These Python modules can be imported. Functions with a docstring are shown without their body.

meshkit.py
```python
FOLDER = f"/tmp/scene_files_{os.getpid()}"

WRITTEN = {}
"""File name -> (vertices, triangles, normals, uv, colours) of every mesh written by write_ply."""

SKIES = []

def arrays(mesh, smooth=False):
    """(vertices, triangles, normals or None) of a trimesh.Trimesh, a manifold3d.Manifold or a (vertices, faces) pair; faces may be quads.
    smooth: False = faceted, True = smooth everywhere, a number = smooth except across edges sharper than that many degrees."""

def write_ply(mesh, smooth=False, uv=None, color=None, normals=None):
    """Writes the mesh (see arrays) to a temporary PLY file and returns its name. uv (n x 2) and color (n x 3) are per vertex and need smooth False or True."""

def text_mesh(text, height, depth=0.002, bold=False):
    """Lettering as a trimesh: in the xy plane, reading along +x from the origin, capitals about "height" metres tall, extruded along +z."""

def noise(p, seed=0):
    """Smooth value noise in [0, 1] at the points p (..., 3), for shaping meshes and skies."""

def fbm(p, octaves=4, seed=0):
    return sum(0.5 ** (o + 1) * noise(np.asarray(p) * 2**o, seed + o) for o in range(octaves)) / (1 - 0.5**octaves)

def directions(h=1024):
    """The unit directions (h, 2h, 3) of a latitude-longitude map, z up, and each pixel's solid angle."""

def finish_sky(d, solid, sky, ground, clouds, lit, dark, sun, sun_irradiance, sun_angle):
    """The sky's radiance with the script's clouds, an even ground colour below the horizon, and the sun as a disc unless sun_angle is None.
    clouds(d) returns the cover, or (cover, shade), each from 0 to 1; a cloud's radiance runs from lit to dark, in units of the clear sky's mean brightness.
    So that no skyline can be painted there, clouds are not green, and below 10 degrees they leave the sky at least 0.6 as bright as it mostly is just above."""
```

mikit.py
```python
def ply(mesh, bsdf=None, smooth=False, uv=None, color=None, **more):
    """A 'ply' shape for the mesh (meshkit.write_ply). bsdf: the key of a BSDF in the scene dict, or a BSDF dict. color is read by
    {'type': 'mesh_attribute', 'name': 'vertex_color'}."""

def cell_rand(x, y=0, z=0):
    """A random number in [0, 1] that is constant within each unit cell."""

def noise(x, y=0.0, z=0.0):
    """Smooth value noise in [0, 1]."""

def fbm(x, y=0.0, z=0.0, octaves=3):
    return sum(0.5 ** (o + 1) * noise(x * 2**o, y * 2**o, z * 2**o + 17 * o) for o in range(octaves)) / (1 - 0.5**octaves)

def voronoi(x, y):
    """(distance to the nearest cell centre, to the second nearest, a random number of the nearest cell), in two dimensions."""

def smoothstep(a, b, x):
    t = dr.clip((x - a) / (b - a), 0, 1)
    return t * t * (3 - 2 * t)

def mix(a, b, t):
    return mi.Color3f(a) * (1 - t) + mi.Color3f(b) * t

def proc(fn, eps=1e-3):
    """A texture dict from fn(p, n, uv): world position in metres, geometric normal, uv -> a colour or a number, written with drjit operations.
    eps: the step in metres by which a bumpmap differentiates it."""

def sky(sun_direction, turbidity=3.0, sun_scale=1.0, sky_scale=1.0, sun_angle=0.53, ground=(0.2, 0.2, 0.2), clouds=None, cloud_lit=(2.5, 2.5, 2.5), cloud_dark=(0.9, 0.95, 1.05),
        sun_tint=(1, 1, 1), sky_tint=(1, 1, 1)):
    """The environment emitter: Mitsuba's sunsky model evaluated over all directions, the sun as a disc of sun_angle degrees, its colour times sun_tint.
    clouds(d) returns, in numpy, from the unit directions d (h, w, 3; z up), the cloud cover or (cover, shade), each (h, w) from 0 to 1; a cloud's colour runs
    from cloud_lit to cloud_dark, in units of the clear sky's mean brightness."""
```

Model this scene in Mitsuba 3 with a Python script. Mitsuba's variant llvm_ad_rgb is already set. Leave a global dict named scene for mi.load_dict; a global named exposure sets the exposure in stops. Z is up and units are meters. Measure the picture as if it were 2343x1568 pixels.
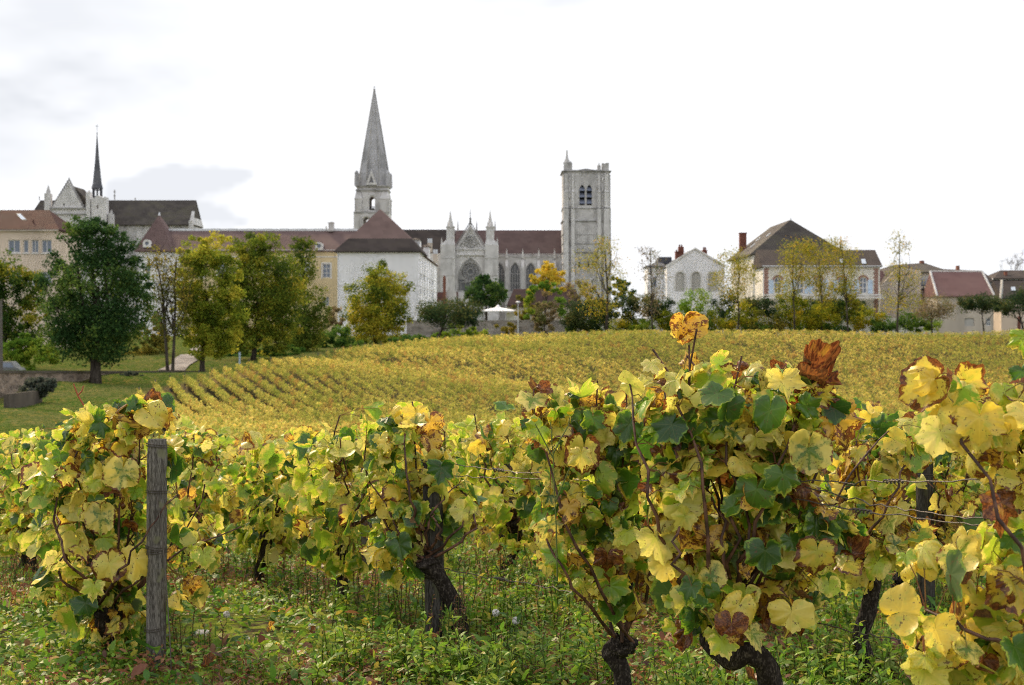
import math, random
import numpy as np, trimesh, drjit as dr, mitsuba as mi
import shapely
from shapely.geometry import Polygon, LineString
from scipy.interpolate import RBFInterpolator
import mikit, meshkit
from mikit import proc, noise, fbm, voronoi, smoothstep, mix, cell_rand

rng = np.random.default_rng(7)
# ------------------------------------------------------------------ camera, sky, exposure
FPX, CX, CY, HORIZON = 3473.0, 1171.0, 784.0, 735.0     # lens of 37 degrees measured on the photograph (2342 px wide)
EYE = np.array([0.0, 0.0, 1.3])
PITCH = math.atan((CY - HORIZON) / FPX)
FWD = np.array([0, math.cos(PITCH), -math.sin(PITCH)])
UPV = np.array([0, math.sin(PITCH), math.cos(PITCH)])
exposure = 2.3
scene, labels, _count = {}, {}, {}
scene['camera'] = {'type': 'thinlens', 'fov': 2 * math.degrees(math.atan(1171.0 / FPX)), 'fov_axis': 'x',
                   'aperture_radius': 0.0028, 'focus_distance': 4.7, 'near_clip': 0.05, 'far_clip': 6000.0,
                   'to_world': mi.ScalarTransform4f().look_at(EYE.tolist(), (EYE + FWD).tolist(), [0, 0, 1])}

SUN = (-0.46, 0.62, 0.62)


def clouds(d):
    az, el = np.degrees(np.arctan2(d[..., 0], d[..., 1])), np.degrees(np.arcsin(np.clip(d[..., 2], -1, 1)))
    q = np.stack([d[..., 0] * 3.2, d[..., 1] * 3.2, d[..., 2] * 7.0], -1)
    base = meshkit.fbm(q, 5, seed=3)
    fine = meshkit.fbm(q * 5.0, 4, seed=11)
    puff = meshkit.fbm(q * 9.0, 4, seed=21)
    s = np.clip((base - 0.64) * 2.2, 0, 1) * (0.5 + 0.5 * fine) * np.clip((75 - np.abs(az)) / 40, 0.35, 1)

    def blob(a, e, ra, re, k, soft=0.35, bump=0.9):
        r = np.sqrt(((az - a) / ra) ** 2 + ((el - e) / re) ** 2) + (puff - 0.5) * bump
        return k * np.clip((1 - r) / soft, 0, 1)
    s = s + blob(-17.0, 10.8, 8.5, 3.4, 0.40, 0.95, 0.9) + blob(-12.6, 4.7, 2.8, 1.6, 0.46, 0.25, 1.6) + blob(-18.6, 6.4, 3.6, 2.2, 0.40, 0.9, 1.0)
    s = s + blob(-15.0, 8.2, 7.5, 1.5, 0.28, 0.95, 1.0) + blob(0.5, 12.5, 4.0, 1.5, 0.42, 0.8, 1.3) + blob(17.2, 8.7, 2.0, 1.3, 0.1, 0.9)
    return np.ones_like(s), np.clip(s, 0, 1)


scene['sky'] = mikit.sky(SUN, turbidity=3, sun_scale=0.72, sun_angle=10.0, clouds=clouds, cloud_lit=(2.55, 2.58, 2.66), cloud_dark=(1.36, 1.45, 1.60), sun_tint=(1, 0.96, 0.88))


def at(px, py, depth):
    """The world point at that depth (metres along +y) seen at pixel (px, py) of the 2342 px wide photograph."""
    d = np.array([(px - CX) / FPX, 0, 0]) + FWD + UPV * (CY - py) / FPX
    return EYE + d * depth / d[1]


def X(px, depth): return (px - CX) / FPX * depth
def Z(py, depth): return at(CX, py, depth)[2]


# ------------------------------------------------------------------ bookkeeping
def numbered(key):
    n = _count.get(key, 0)
    _count[key] = n + 1
    return key if n == 0 else f'{key}_{n:03d}'


def thing(name, label, cat, group=None, kind=None):
    key = numbered(name)
    labels[key] = {'label': label, 'category': cat}
    if group: labels[key]['group'] = group
    if kind: labels[key]['kind'] = kind
    return key


def part(parent, name, mesh, bsdf, smooth=False, label=None, kind=None, **kw):
    key = numbered(parent + '__' + name)
    scene[key] = mikit.ply(mesh, bsdf, smooth=smooth, **kw)
    if label or kind:
        labels[key] = {}
        if label: labels[key]['label'] = label
        if kind: labels[key]['kind'] = kind
    return key


def whole(key, mesh, bsdf, smooth=False, **kw):
    scene[key] = mikit.ply(mesh, bsdf, smooth=smooth, **kw)
    return key


def structure(name, mesh, bsdf, smooth=False, kind='structure', label=None, cat=None):
    scene[name] = mikit.ply(mesh, bsdf, smooth=smooth)
    labels[name] = {'kind': kind}
    if label: labels[name].update(label=label, category=cat)
    return name


# ------------------------------------------------------------------ mesh helpers
class MB:
    """Collects shapes into one mesh."""
    def __init__(s): s.v, s.f, s.n = [], [], 0
    def add(s, v, f):
        v, f = np.asarray(v, float), np.asarray(f, int)
        s.v.append(v); s.f.append(f + s.n); s.n += len(v)
        return s
    def tm(s, m): return s.add(m.vertices, m.faces)
    def box(s, x0, x1, y0, y1, z0, z1):
        v = [[x, y, z] for x in (x0, x1) for y in (y0, y1) for z in (z0, z1)]
        return s.add(v, BOXF)
    def hull(s, pts):
        return s.tm(trimesh.convex.convex_hull(np.asarray(pts, float)))
    def hip(s, x0, x1, y0, y1, z0, z1, inset_l, inset_r, over=0.0, thick=0.25, mid=None):
        """Roof: ridge along x at z1, hips of the given insets (0 = gable)."""
        m = (y0 + y1) / 2 if mid is None else mid
        o = over
        p = [(x0 - o, y0 - o, z0), (x1 + o, y0 - o, z0), (x1 + o, y1 + o, z0), (x0 - o, y1 + o, z0), (x0 - o, y0 - o, z0 - thick), (x1 + o, y0 - o, z0 - thick), (x1 + o, y1 + o, z0 - thick), (x0 - o, y1 + o, z0 - thick),
             (x0 + inset_l - (o if inset_l == 0 else 0), m, z1), (x1 - inset_r + (o if inset_r == 0 else 0), m, z1)]
        return s.hull(p)
    def hipy(s, x0, x1, y0, y1, z0, z1, inset_f, inset_b, over=0.0, thick=0.25):
        """The same with its ridge along y."""
        m, o = (x0 + x1) / 2, over
        p = [(x, y, z) for x in (x0 - o, x1 + o) for y in (y0 - o, y1 + o) for z in (z0, z0 - thick)]
        return s.hull(p + [(m, y0 + inset_f - (o if inset_f == 0 else 0), z1), (m, y1 - inset_b + (o if inset_b == 0 else 0), z1)])
    def frustum(s, n, cx, cy, z0, z1, r0, r1, phase=0.0):
        a = np.arange(n) * 2 * np.pi / n + phase
        r1 = max(r1, 1e-3)
        lo = np.stack([cx + r0 * np.cos(a), cy + r0 * np.sin(a), a * 0 + z0], 1)
        hi = np.stack([cx + r1 * np.cos(a), cy + r1 * np.sin(a), a * 0 + z1], 1)
        i = np.arange(n); j = (i + 1) % n
        f = np.vstack([np.stack([i, j, j + n], 1), np.stack([i, j + n, i + n], 1), np.stack([j, i, i * 0 + 2 * n], 1), np.stack([i + n, j + n, i * 0 + 2 * n + 1], 1)])
        return s.add(np.vstack([lo, hi, [[cx, cy, z0], [cx, cy, z1]]]), f)
    def panel(s, outer, holes, y0, y1):
        """A wall in the xz plane from y0 to y1 with openings."""
        p = Polygon(outer, [h for h in holes])
        if not p.is_valid: p = p.buffer(0)
        for g in getattr(p, 'geoms', [p]):
            m = trimesh.creation.extrude_polygon(g, abs(y1 - y0), engine='earcut')
            v = np.stack([m.vertices[:, 0], min(y0, y1) + m.vertices[:, 2], m.vertices[:, 1]], 1)
            s.add(v, m.faces[:, ::-1])
        return s
    def tube(s, pts, rad, sides=6, cap=True):
        v, f = tube(pts, rad, sides)
        return s.add(v, f)
    def mesh(s):
        return (np.vstack(s.v), np.vstack(s.f))
    def xform(s, fn):
        s.v = [fn(v) for v in s.v]
        return s


BOXF = [[0, 1, 3], [0, 3, 2], [4, 6, 7], [4, 7, 5], [0, 4, 5], [0, 5, 1], [2, 3, 7], [2, 7, 6], [0, 2, 6], [0, 6, 4], [1, 5, 7], [1, 7, 3]]


def tube(points, radii, sides=6):
    p = np.asarray(points, float)
    t = np.gradient(p, axis=0)
    t /= np.linalg.norm(t, axis=1, keepdims=True) + 1e-12
    ref = np.array([0.31, 0.17, 0.94]) if abs(t[:, 2].mean()) < 0.8 else np.array([1.0, 0.2, 0.05])
    a = np.cross(t, ref); a /= np.linalg.norm(a, axis=1, keepdims=True) + 1e-12
    b = np.cross(t, a)
    ang = np.arange(sides) * 2 * np.pi / sides
    r = np.broadcast_to(np.asarray(radii, float), (len(p),)) if np.ndim(radii) < 2 else np.asarray(radii)
    if r.ndim == 1: r = np.repeat(r[:, None], sides, 1)
    v = p[:, None] + r[:, :, None] * (np.cos(ang)[None, :, None] * a[:, None] + np.sin(ang)[None, :, None] * b[:, None])
    i, j = np.meshgrid(np.arange(len(p) - 1), np.arange(sides), indexing='ij')
    A, B, C, D_ = i * sides + j, i * sides + (j + 1) % sides, (i + 1) * sides + (j + 1) % sides, (i + 1) * sides + j
    f = np.vstack([np.stack([A, C, B], -1).reshape(-1, 3), np.stack([A, D_, C], -1).reshape(-1, 3)])
    v = v.reshape(-1, 3)
    n = len(v)
    k = np.arange(sides); kk = (k + 1) % sides
    caps = np.vstack([np.stack([k, kk, k * 0 + n], 1), np.stack([kk + n - sides, k + n - sides, k * 0 + n + 1], 1)])
    return np.vstack([v, p[:1], p[-1:]]), np.vstack([f, caps])


def rect(x0, x1, z0, z1): return [(x0, z0), (x1, z0), (x1, z1), (x0, z1)]


def arch(x0, x1, z0, z1, pointed=False, n=8):
    """An opening whose head, within z1, is a half circle or a pointed arch."""
    w, m = x1 - x0, (x0 + x1) / 2
    pts = [(x0, z0), (x1, z0)]
    if pointed:
        h = min(w * 0.95, (z1 - z0) * 0.6)
        r = (h * h + w * w / 4) / w
        a = np.linspace(0, math.asin(min(1, h / r)), n)
        pts += [(x1 - r + r * math.cos(t), z1 - h + r * math.sin(t)) for t in a]
        pts += [(x0 + r - r * math.cos(t), z1 - h + r * math.sin(t)) for t in a[::-1][1:]]
    else:
        h = min(w / 2, z1 - z0)
        pts += [(m + w / 2 * math.cos(t), z1 - h + h * math.sin(t)) for t in np.linspace(0, math.pi, 2 * n)]
    return pts


def rotz(origin, deg):
    c, s_ = math.cos(math.radians(deg)), math.sin(math.radians(deg))
    R = np.array([[c, -s_, 0], [s_, c, 0], [0, 0, 1]])
    return lambda v: (v - origin) @ R.T + origin


# ------------------------------------------------------------------ materials
def principled(fn, rough=0.8, spec=0.3, bump=None, bscale=0.01, eps=1e-3):
    base = {'type': 'principled', 'base_color': proc(fn) if callable(fn) else {'type': 'rgb', 'value': list(fn)}, 'roughness': rough, 'specular': spec}
    if bump is not None:
        base = {'type': 'bumpmap', 'arbitrary': proc(bump, eps), 'scale': bscale, 'bsdf': base}
    return {'type': 'twosided', 'bsdf': base}


def mat(name, *a, **k):
    scene[name] = principled(*a, **k)
    return name


def stone_fn(light, dark, course=0.5, stain=0.5):
    def fn(p, n, uv):
        big, fine = fbm(p.x * 0.16 + 3, p.y * 0.16, p.z * 0.09, 3), fbm(p.x * 0.7, p.y * 0.7, p.z * 0.45, 2)
        streak = fbm(p.x * 0.8 + 40, p.y * 0.8, p.z * 0.1, 2)
        t = smoothstep(0.40, 0.68, big * 0.35 + fine * 0.25 + streak * 0.4)
        row = dr.floor(p.z / (course * 2))
        blk = cell_rand(dr.floor((p.x + p.y) / (course * 3.8) + row * 0.5), row)
        c = mix(light, dark, t * stain)
        return c * (0.94 + 0.12 * blk)
    return fn


def plaster_fn(col, dirt=0.25, sc=0.35):
    col = list(col)
    def fn(p, n, uv):
        a = fbm(p.x * sc, p.y * sc, p.z * sc * 0.5, 2)
        b = fbm(p.x * 0.7 + 9, p.y * 0.5, p.z * 0.12, 2)
        return mi.Color3f(col) * (1.06 - dirt * smoothstep(0.35, 0.75, 0.5 * a + 0.5 * b))
    return fn


def roof_fn(a, b, moss=(0.10, 0.09, 0.05), mossy=0.3, tile=0.22):
    def fn(p, n, uv):
        big = fbm(p.x * 0.22, p.y * 0.22, p.z * 0.3, 3)
        fine = fbm(p.x * 0.8, p.y * 0.8, p.z * 1.3, 2)
        row = dr.floor(p.z / (tile * 4))
        t = cell_rand(dr.floor((p.x + 0.37 * p.y) / 1.7 + 0.5 * row), row)
        c = mix(a, b, dr.clip(0.55 * smoothstep(0.35, 0.65, big) + 0.5 * (t - 0.3), 0, 1))
        c = mix(c, moss, mossy * smoothstep(0.45, 0.65, fine * 0.5 + big * 0.5))
        return c * (0.82 + 0.3 * fine)
    return fn


mat('limestone', stone_fn((0.52, 0.51, 0.51), (0.22, 0.215, 0.215), 0.6, 0.62), 0.9, 0.2)
mat('grey_limestone', stone_fn((0.36, 0.355, 0.355), (0.14, 0.138, 0.138), 0.6, 0.8), 0.9, 0.2)
mat('spire_stone', stone_fn((0.40, 0.40, 0.42), (0.22, 0.22, 0.225), 0.7, 0.8), 0.9, 0.2)
mat('pale_stone', stone_fn((0.58, 0.57, 0.57), (0.30, 0.295, 0.29), 0.6, 0.5), 0.9, 0.2)
mat('white_plaster', plaster_fn((0.72, 0.72, 0.75), 0.16), 0.9, 0.2)
mat('cream_plaster', plaster_fn((0.60, 0.575, 0.52), 0.25), 0.9, 0.2)
mat('yellow_plaster', plaster_fn((0.57, 0.47, 0.29), 0.2), 0.9, 0.2)
mat('peach_plaster', plaster_fn((0.60, 0.50, 0.41), 0.2), 0.9, 0.2)
mat('beige_plaster', plaster_fn((0.50, 0.445, 0.38), 0.35), 0.9, 0.2)
mat('trim', plaster_fn((0.60, 0.59, 0.58), 0.2), 0.8, 0.3)
mat('grey_shutter', plaster_fn((0.40, 0.39, 0.37), 0.2), 0.8, 0.3)
mat('blue_shutter', plaster_fn((0.42, 0.52, 0.64), 0.15), 0.7, 0.3)
mat('brick', roof_fn((0.17, 0.068, 0.05), (0.24, 0.11, 0.08), (0.10, 0.075, 0.06), 0.25, 0.2), 0.9, 0.2)
mat('brown_tile', roof_fn((0.060, 0.036, 0.032), (0.115, 0.068, 0.060), (0.055, 0.045, 0.04), 0.4), 0.85, 0.25)
mat('purple_tile', roof_fn((0.110, 0.073, 0.070), (0.165, 0.112, 0.106), (0.085, 0.065, 0.06), 0.3), 0.85, 0.25)
mat('red_tile', roof_fn((0.050, 0.020, 0.017), (0.080, 0.032, 0.026), (0.04, 0.027, 0.025), 0.5), 0.85, 0.25)
mat('pink_tile', roof_fn((0.160, 0.088, 0.083), (0.205, 0.120, 0.112), (0.12, 0.08, 0.07), 0.2), 0.85, 0.25)
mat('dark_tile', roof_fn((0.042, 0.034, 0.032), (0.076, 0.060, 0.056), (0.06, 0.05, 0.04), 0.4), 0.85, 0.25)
mat('mossy_tile', roof_fn((0.056, 0.049, 0.046), (0.100, 0.088, 0.080), (0.075, 0.07, 0.045), 0.5), 0.85, 0.25)
mat('slate', roof_fn((0.065, 0.068, 0.082), (0.12, 0.125, 0.145), (0.15, 0.15, 0.15), 0.2), 0.6, 0.4)
scene['zinc'] = {'type': 'twosided', 'bsdf': {'type': 'principled', 'base_color': {'type': 'rgb', 'value': [0.62, 0.64, 0.67]}, 'roughness': 0.45, 'metallic': 0.5, 'specular': 0.5}}
scene['window_glass'] = {'type': 'twosided', 'bsdf': {'type': 'principled', 'base_color': {'type': 'rgb', 'value': [0.10, 0.13, 0.18]}, 'roughness': 0.12, 'specular': 0.8}}
scene['skylight_glass'] = {'type': 'twosided', 'bsdf': {'type': 'principled', 'base_color': {'type': 'rgb', 'value': [0.55, 0.60, 0.66]}, 'roughness': 0.08, 'specular': 1.0, 'metallic': 0.6}}
scene['leaded_glass'] = {'type': 'twosided', 'bsdf': {'type': 'principled', 'base_color': {'type': 'rgb', 'value': [0.10, 0.105, 0.115]}, 'roughness': 0.35, 'specular': 0.5}}
mat('louvre', plaster_fn((0.15, 0.17, 0.23), 0.3), 0.6, 0.4)
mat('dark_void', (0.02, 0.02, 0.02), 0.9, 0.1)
def rubble_fn(a, b, sc):
    def fn(p, n, uv):
        first, second, which = voronoi((p.x + 0.6 * p.y) * sc, p.z * sc * 1.7)
        joint = smoothstep(0.02, 0.14, second - first)
        c = mix(a, b, which) * (0.75 + 0.4 * fbm(p.x * 0.6, p.y * 0.6, p.z * 0.5, 2))
        c = mix((0.26, 0.22, 0.19), c, joint)
        return mix(c, (0.07, 0.06, 0.045), 0.7 * smoothstep(0.55, 0.75, fbm(p.x * 0.8 + 3, p.y * 0.8, p.z * 1.6, 3)))
    return fn


mat('field_wall', rubble_fn((0.30, 0.23, 0.18), (0.15, 0.12, 0.10), 2.4), 0.95, 0.05)
mat('garden_wall', rubble_fn((0.33, 0.30, 0.275), (0.23, 0.21, 0.195), 1.3), 0.95, 0.05)
mat('coping', stone_fn((0.10, 0.085, 0.07), (0.05, 0.045, 0.04), 0.3, 0.8), 0.95, 0.1)
mat('dark_metal', (0.06, 0.065, 0.07), 0.5, 0.5)
mat('pale_metal', (0.55, 0.58, 0.62), 0.5, 0.5)
mat('canvas', (0.78, 0.78, 0.80), 0.8, 0.2)
scene['wire_metal'] = {'type': 'twosided', 'bsdf': {'type': 'principled', 'base_color': {'type': 'rgb', 'value': [0.10, 0.085, 0.075]}, 'roughness': 0.5, 'metallic': 0.6, 'specular': 0.5}}


def bark_fn(a, b, s=1.0):
    return lambda p, n, uv: mix(a, b, smoothstep(0.3, 0.7, fbm(p.x * 30 * s, p.y * 30 * s, p.z * 6 * s, 3)))


mat('tree_bark', bark_fn((0.030, 0.024, 0.020), (0.085, 0.072, 0.06), 0.15), 0.95, 0.1)
mat('vine_bark', lambda p, n, uv: mix((0.018, 0.014, 0.012), (0.135, 0.115, 0.10), smoothstep(0.45, 0.85, 0.5 * fbm(p.x * 160, p.y * 160, p.z * 45, 3) + 0.5 * fbm(p.x * 400, p.y * 400, p.z * 160, 2))), 0.95, 0.15,
    bump=lambda p, n, uv: fbm(p.x * 130, p.y * 130, p.z * 24, 3), bscale=0.012, eps=1.5e-3)
mat('cane_bark', lambda p, n, uv: mix((0.040, 0.018, 0.012), (0.13, 0.060, 0.038), smoothstep(0.35, 0.7, fbm(p.x * 60, p.y * 60, p.z * 25, 2))), 0.6, 0.35)
mat('red_shoot', (0.30, 0.07, 0.03), 0.5, 0.4)


def post_fn(p, n, uv):
    grain = fbm(p.x * 130, p.y * 130, p.z * 5, 3)
    fine = fbm(p.x * 330, p.y * 330, p.z * 60, 2)
    lichen = smoothstep(0.62, 0.72, fbm(p.x * 24 + 5, p.y * 24, p.z * 16, 4))
    c = mix((0.055, 0.049, 0.044), (0.20, 0.185, 0.17), smoothstep(0.30, 0.75, 0.5 * grain + 0.5 * fine))
    return mix(c, (0.17, 0.17, 0.10), lichen * 0.7)


mat('pale_brick', roof_fn((0.24, 0.125, 0.10), (0.32, 0.185, 0.15), (0.2, 0.15, 0.12), 0.25, 0.2), 0.9, 0.2)
mat('dark_wood', lambda p, n, uv: post_fn(p, n, uv) * 0.42, 0.95, 0.15, bump=lambda p, n, uv: fbm(p.x * 130, p.y * 130, p.z * 5, 3) + 0.5 * fbm(p.x * 330, p.y * 330, p.z * 60, 2), bscale=0.006, eps=1e-3)
mat('weathered_wood', post_fn, 0.9, 0.2, bump=lambda p, n, uv: fbm(p.x * 130, p.y * 130, p.z * 5, 3) + 0.5 * fbm(p.x * 330, p.y * 330, p.z * 60, 2), bscale=0.006, eps=1e-3)


def encoded(p, n, uv):
    g = dr.floor(uv.y + 1e-4)
    return mi.Color3f(uv.x, g * 0.01, dr.maximum(uv.y - g, 0))


# far and small leaves: every leaf holds its own colour, packed into its uv
scene['foliage'] = {'type': 'principledthin', 'base_color': proc(encoded), 'roughness': 0.7, 'diff_trans': 0.9, 'spec_trans': 0.0}


def pack(rgb):
    rgb = np.clip(np.asarray(rgb, float), 0, 0.98)
    return np.stack([rgb[..., 0], np.floor(rgb[..., 1] * 100) + 0.005 + 0.98 * rgb[..., 2]], -1)


VEINS = np.radians([0, 52, -52, 112, -112])


def leaf_colour(p, n, uv):
    """A vine leaf: uv.x holds the angle about the stalk and which leaf it is, uv.y the way out to the margin (above 2: the stalk)."""
    ident = dr.floor(uv.x * 0.5)
    th = (uv.x - 2 * ident - 0.5) * (2 * math.pi)
    kind = ident - 8 * dr.floor(ident / 8)
    var = cell_rand(ident, 3)
    rho = uv.y
    best, along = mi.Float(1), mi.Float(0)
    for v in VEINS:
        d_ = th - float(v)
        a, b = rho * dr.cos(d_), rho * dr.abs(dr.sin(d_))
        b = dr.select(a > 0, b, 1)
        along = dr.select(b < best, a, along)
        best = dr.minimum(best, b)
    sec = dr.abs(along * 6 - best * 5 - dr.floor(along * 6 - best * 5) - 0.5)
    vein = dr.maximum(smoothstep(0.030, 0.010, best), 0.6 * smoothstep(0.10, 0.03, sec))
    sx, sy = dr.sin(th) * rho, dr.cos(th) * rho
    n1, n2 = fbm(sx * 3.2 + ident * 7.7, sy * 3.2, 0, 4), fbm(sx * 13 + ident * 3.1, sy * 13, 0, 3)
    green = mix((0.024, 0.085, 0.012), (0.085, 0.20, 0.014), var)
    lime = mix((0.20, 0.38, 0.018), (0.50, 0.58, 0.045), dr.clip(var + 0.5 * (n1 - 0.5), 0, 1))
    yellow = mix((0.74, 0.55, 0.060), (0.84, 0.72, 0.17), dr.clip(var + 0.9 * (n1 - 0.5), 0, 1))
    pale = mix((0.66, 0.60, 0.10), (0.74, 0.64, 0.22), var)
    orange = mix((0.58, 0.25, 0.022), (0.76, 0.44, 0.05), n1)
    brown = mix((0.085, 0.022, 0.008), (0.26, 0.085, 0.022), smoothstep(0.35, 0.7, n2))
    edge = rho + 0.5 * (n1 - 0.5) + 0.3 * (n2 - 0.5) - 0.12 * smoothstep(0.12, 0.0, best)
    nearv = smoothstep(0.20, 0.04, best + 0.26 * (n2 - 0.5) + 0.17 * rho + 0.08 * (n1 - 0.5)) * (0.55 + 0.45 * smoothstep(0.3, 0.6, n1)) + 0.5 * smoothstep(0.40, 0.62, n1 + 0.25 * (0.6 - rho))
    nearv = dr.clip(nearv, 0, 1)
    c0 = mix(green, lime, 0.75 * smoothstep(0.80, 0.98, edge))
    c1 = mix(lime, yellow, smoothstep(0.55, 0.95, edge) * smoothstep(0.3, 0.6, n1))
    c2 = mix(mix(pale, yellow, 0.45), mix(green, lime, 0.25 * var), nearv)
    c2 = mix(c2, brown, smoothstep(0.93, 1.02, edge))
    c3 = mix(yellow, lime, 0.35 * smoothstep(0.55, 0.75, n1))
    c4 = mix(mix(yellow, lime, 0.4 * nearv), brown, smoothstep(0.74, 0.86, edge))
    c5 = mix(mix(orange, yellow, 0.4), brown, smoothstep(0.50, 0.60, 0.6 * n1 + 0.4 * n2 + 0.12 * (rho - 0.5)))
    c6 = mix(brown, orange, 0.35 * smoothstep(0.55, 0.8, n1))
    c7 = mix(pale, lime, 0.5 * nearv)
    c = c0
    for k, ck in enumerate((c1, c2, c3, c4, c5, c6, c7)):
        c = dr.select(dr.abs(kind - (k + 1)) < 0.5, ck, c)
    c = mix(c, mix(c * 1.25, (0.5, 0.42, 0.10), 0.15), vein * 0.5)
    c = mix(c, (0.14, 0.05, 0.015), 0.9 * smoothstep(0.70, 0.74, n2) * smoothstep(0.45, 0.6, n1))
    stalk = mix((0.26, 0.075, 0.03), (0.25, 0.22, 0.04), smoothstep(0.3, 0.7, var))
    return dr.select(rho > 2, stalk, c)


def leaf_under(p, n, uv):
    return mix(leaf_colour(p, n, uv), (0.50, 0.50, 0.30), 0.22)             # the felted underside is paler


def leaf_bump(p, n, uv):
    ident = dr.floor(uv.x * 0.5)
    th = (uv.x - 2 * ident - 0.5) * (2 * math.pi)
    return fbm(dr.sin(th) * uv.y * 7 + ident * 5, dr.cos(th) * uv.y * 7, 0, 2)


LEAF = {'type': 'blendbsdf', 'weight': 0.56,
        'a': {'type': 'twosided', 'up': {'type': 'principled', 'base_color': proc(leaf_colour), 'roughness': 0.40, 'specular': 0.9}, 'down': {'type': 'principled', 'base_color': proc(leaf_under), 'roughness': 0.7, 'specular': 0.3}},
        'b': {'type': 'principledthin', 'base_color': proc(leaf_colour), 'roughness': 0.6, 'diff_trans': 2.0, 'spec_trans': 0.0}}
scene['vine_leaf'] = LEAF
# ------------------------------------------------------------------ terrain
_G = []


def ground_pt(px, py, depth): _G.append(at(px, py, depth))


for a in [(0, 0, 0), (-3, 3, 0), (3, 3, 0), (-3, 6.5, -.02), (0, 6.5, 0), (4, 6.5, 0), (-3, 8, -.12), (0, 9, -.18), (4, 9, -.12), (8, 8, -.05), (0, -20, 0), (25, -5, 0), (-25, -5, -.6), (-12, 5, -.6), (-6, 9, -.5), (12, 12, -.4), (4, 12, -.42), (0, 12, -.48),
          (-4, 12, -.68), (0, 14, -.72), (5, 14, -.62), (-5, 14, -.9), (0, 16, -.98), (-6, 16, -1.1), (-7, 20, -1.3), (0, 20, -1.5), (6, 20, -1.3), (0, 26, -2.2), (9, 26, -1.8), (-9, 26, -1.6), (0, 40, -3.3), (10, 40, -2.6), (-13, 40, -2.2), (0, 55, -4.1), (14, 55, -3.3), (-18, 55, -2.7), (40, 50, -3), (40, 30, -2)]: _G.append(np.array(a, float))
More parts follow.
